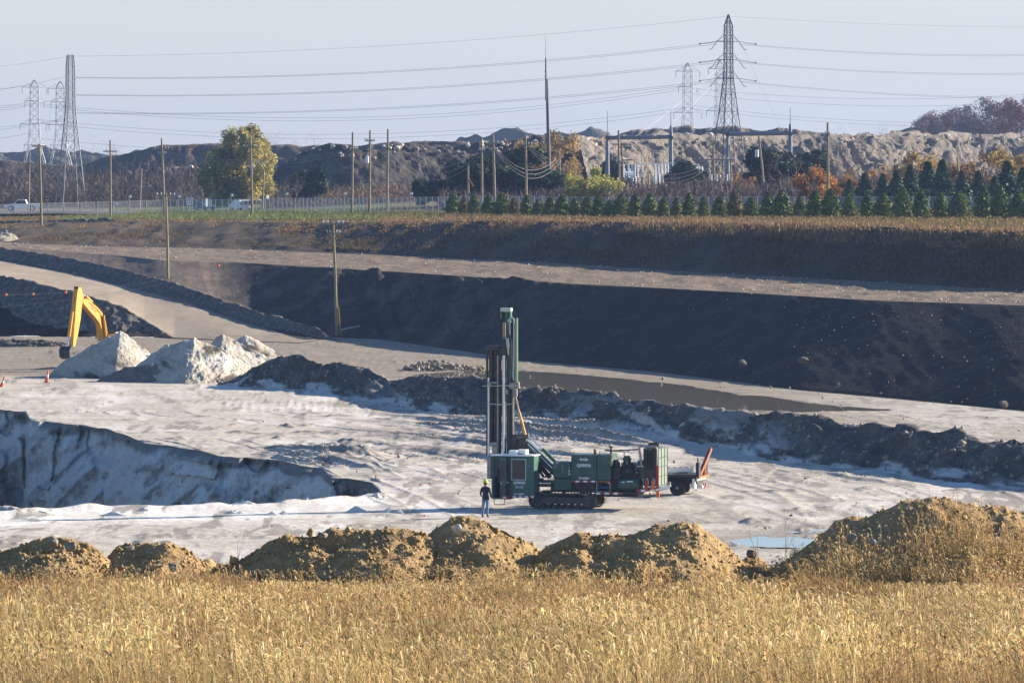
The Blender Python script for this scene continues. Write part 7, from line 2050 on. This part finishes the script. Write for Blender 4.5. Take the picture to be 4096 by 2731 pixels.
# ------------------------------------------------------------------ cones and marker flags on the floor
M_cone = paint('traffic_cone_orange', (0.78,0.14,0.03), .55, 0, .15)
def cone(label, x, y, w, tilt=0.0, h=.75):
    p = FL(x * K, y * K); t = empty('traffic_cone', (p[0], p[1], .03), 0, label, 'traffic cone', 'orange traffic cones')
    t.rotation_euler = (0, tilt, 0)
    MB().box(-.2,.2,-.2,.2,0,.04,.01).build('base', M_black, t)
    MB().lathe([(.16,.04),(.10,h*.45),(.06,h*.8),(.04,h)], (0,0,0), 16).build('cone', M_cone, t, True)
    MB().lathe([(.112,h*.42),(.108,h*.42),(.085,h*.62),(.09,h*.62)], (0,0,0), 16).build('reflective_band', M_white, t, True)
cone('orange barrel cone beside the tan sand pile at the left', 107, 878, 10, .12, 1.0)
cone('orange cone cut by the left edge of the photo', 3, 888, 8, .3, .8)
flags = [(1405,1150),(1470,1146),(1552,1163),(1627,1165),(1618,1118),(1690,1090)]
flag_px = [(900,1147+0)]
FLAGLAB = ['tiny orange marker on the pale floor, %s' % w for w in ('right of the hole rim, near the middle ruts','left of centre above the tip of the hole','just beyond the tip of the hole','just right of the tip of the hole','upper one midway between the hole and the man','left of the cab, nearest to the man','lower one midway between the hole and the man','above the man, left of the mast foot','in the shadow left of the man','at the dark tip of the hole','on the near floor above the broad soil mound','on the floor far behind the hole')]
k = 0
for (xf, yf) in ((1550,1845),(1470,1823),(1425,1890),(1500,1912),(1680,1942),(1835,1970),(1715,1940),(1830,1836),(1695,2068),(1360,1950),(1085,2110),(1050,1690)):
    k += 1
    p = FL(xf / 4, yf / 4); m = MB().tube([(p[0],p[1],0),(p[0],p[1],.14)], .01, 5); m.prism([(p[0],.06),(p[0]+.08,.07),(p[0]+.075,.14),(p[0],.15)], p[1]-.02, p[1]+.02)
    tag(m.build('marker_flag', M_cone), FLAGLAB[k - 1], 'marker', 'orange hole markers')
# stones strewn over the floor, embankments and terrace
def strew(name, label, pts, smin, smax, mat, seed):
    g = np.random.default_rng(seed); n = len(pts); s = smin + (smax - smin) * g.random(n) ** 3
    oc = np.array([(1,0,0),(-1,0,0),(0,1,0),(0,-1,0),(0,0,1),(0,0,-1)], float); fc = np.array([(0,2,4),(2,1,4),(1,3,4),(3,0,4),(2,0,5),(1,2,5),(3,1,5),(0,3,5)])
    V = pts[:, None, :] + (oc[None] * (1 + g.uniform(-.4, .4, (n, 6, 1))) + g.uniform(-.25, .25, (n, 6, 3))) * s[:, None, None]
    me = raw_mesh(name, V.reshape(-1, 3), (fc[None] + (np.arange(n) * 6)[:, None, None]).reshape(-1, 3))
    return tag(link(name, me, mat), label, 'stones', kind='stuff')
g = np.random.default_rng(15)
def between(La, Lb, n, ua=-20, ub=1044, pw=1.0):
    u = g.uniform(ua, ub, n); t = g.random(n) ** pw
    D = np.interp(u, La[:,0], La[:,1]) * (1 - t) + np.interp(u, Lb[:,0], Lb[:,1]) * t
    x = (u - 512) / F * D
    return np.stack([x, D, np.array([gz(a, b) for a, b in zip(x, D)]) + .08], 1)
strew('stones', 'pale stones scattered over the dark embankment', between(L_rf, L_c1, 800, 200), .02, .09, M_stone, 3)
strew('stones', 'stones scattered over the terrace', between(L_c1, L_b2, 1300), .025, .11, M_palestone, 4)
strew('stones', 'dark clods lying on the quarry floor', between(const_line(236, 0), L_toe, 260, 395) , .02, .13, M_stone, 5)
PXm, PYm, PZm, Sm = midberm
ii = g.integers(1, PXm.shape[0] - 1, 1800); jj = g.integers(1, PXm.shape[1] - 1, 1800)
strew('stones', 'lumps and stones on the long spoil berm', np.stack([PXm[ii, jj], PYm[ii, jj], PZm[ii, jj]], 1), .04, .22, M_stone, 6)

for nm_, pl_, mt_ in (('clods on the tan sand pile by the excavator', PILE_A, M_tansand), ('clods on the large white sand pile', PILE_B, M_tansand)):
    ii = g.integers(4, int(pl_[0].shape[0] * .75), 160); jj = g.integers(4, pl_[0].shape[1] - 4, 160)
    strew('clods', nm_, np.stack([pl_[0][ii, jj], pl_[1][ii, jj], pl_[2][ii, jj]], 1), .03, .13, mt_, 9)
# ------------------------------------------------------------------ haze
hm = bpy.data.materials.new('autumn_haze'); hm.use_nodes = True
hn = hm.node_tree; hn.nodes.clear()
ho = hn.nodes.new('ShaderNodeOutputMaterial'); hv = hn.nodes.new('ShaderNodeVolumePrincipled')
hv.inputs['Color'].default_value = (.50,.66,1.0,1); hv.inputs['Density'].default_value = 0.00009; hv.inputs['Anisotropy'].default_value = 0.75
hn.links.new(hv.outputs[0], ho.inputs['Volume'])
hb_ = MB().box(-2700, 2700, -60, 4100, -14, 52).build('haze', hm)
tag(hb_, 'thin bluish autumn haze over the whole quarry', 'haze', kind='stuff')
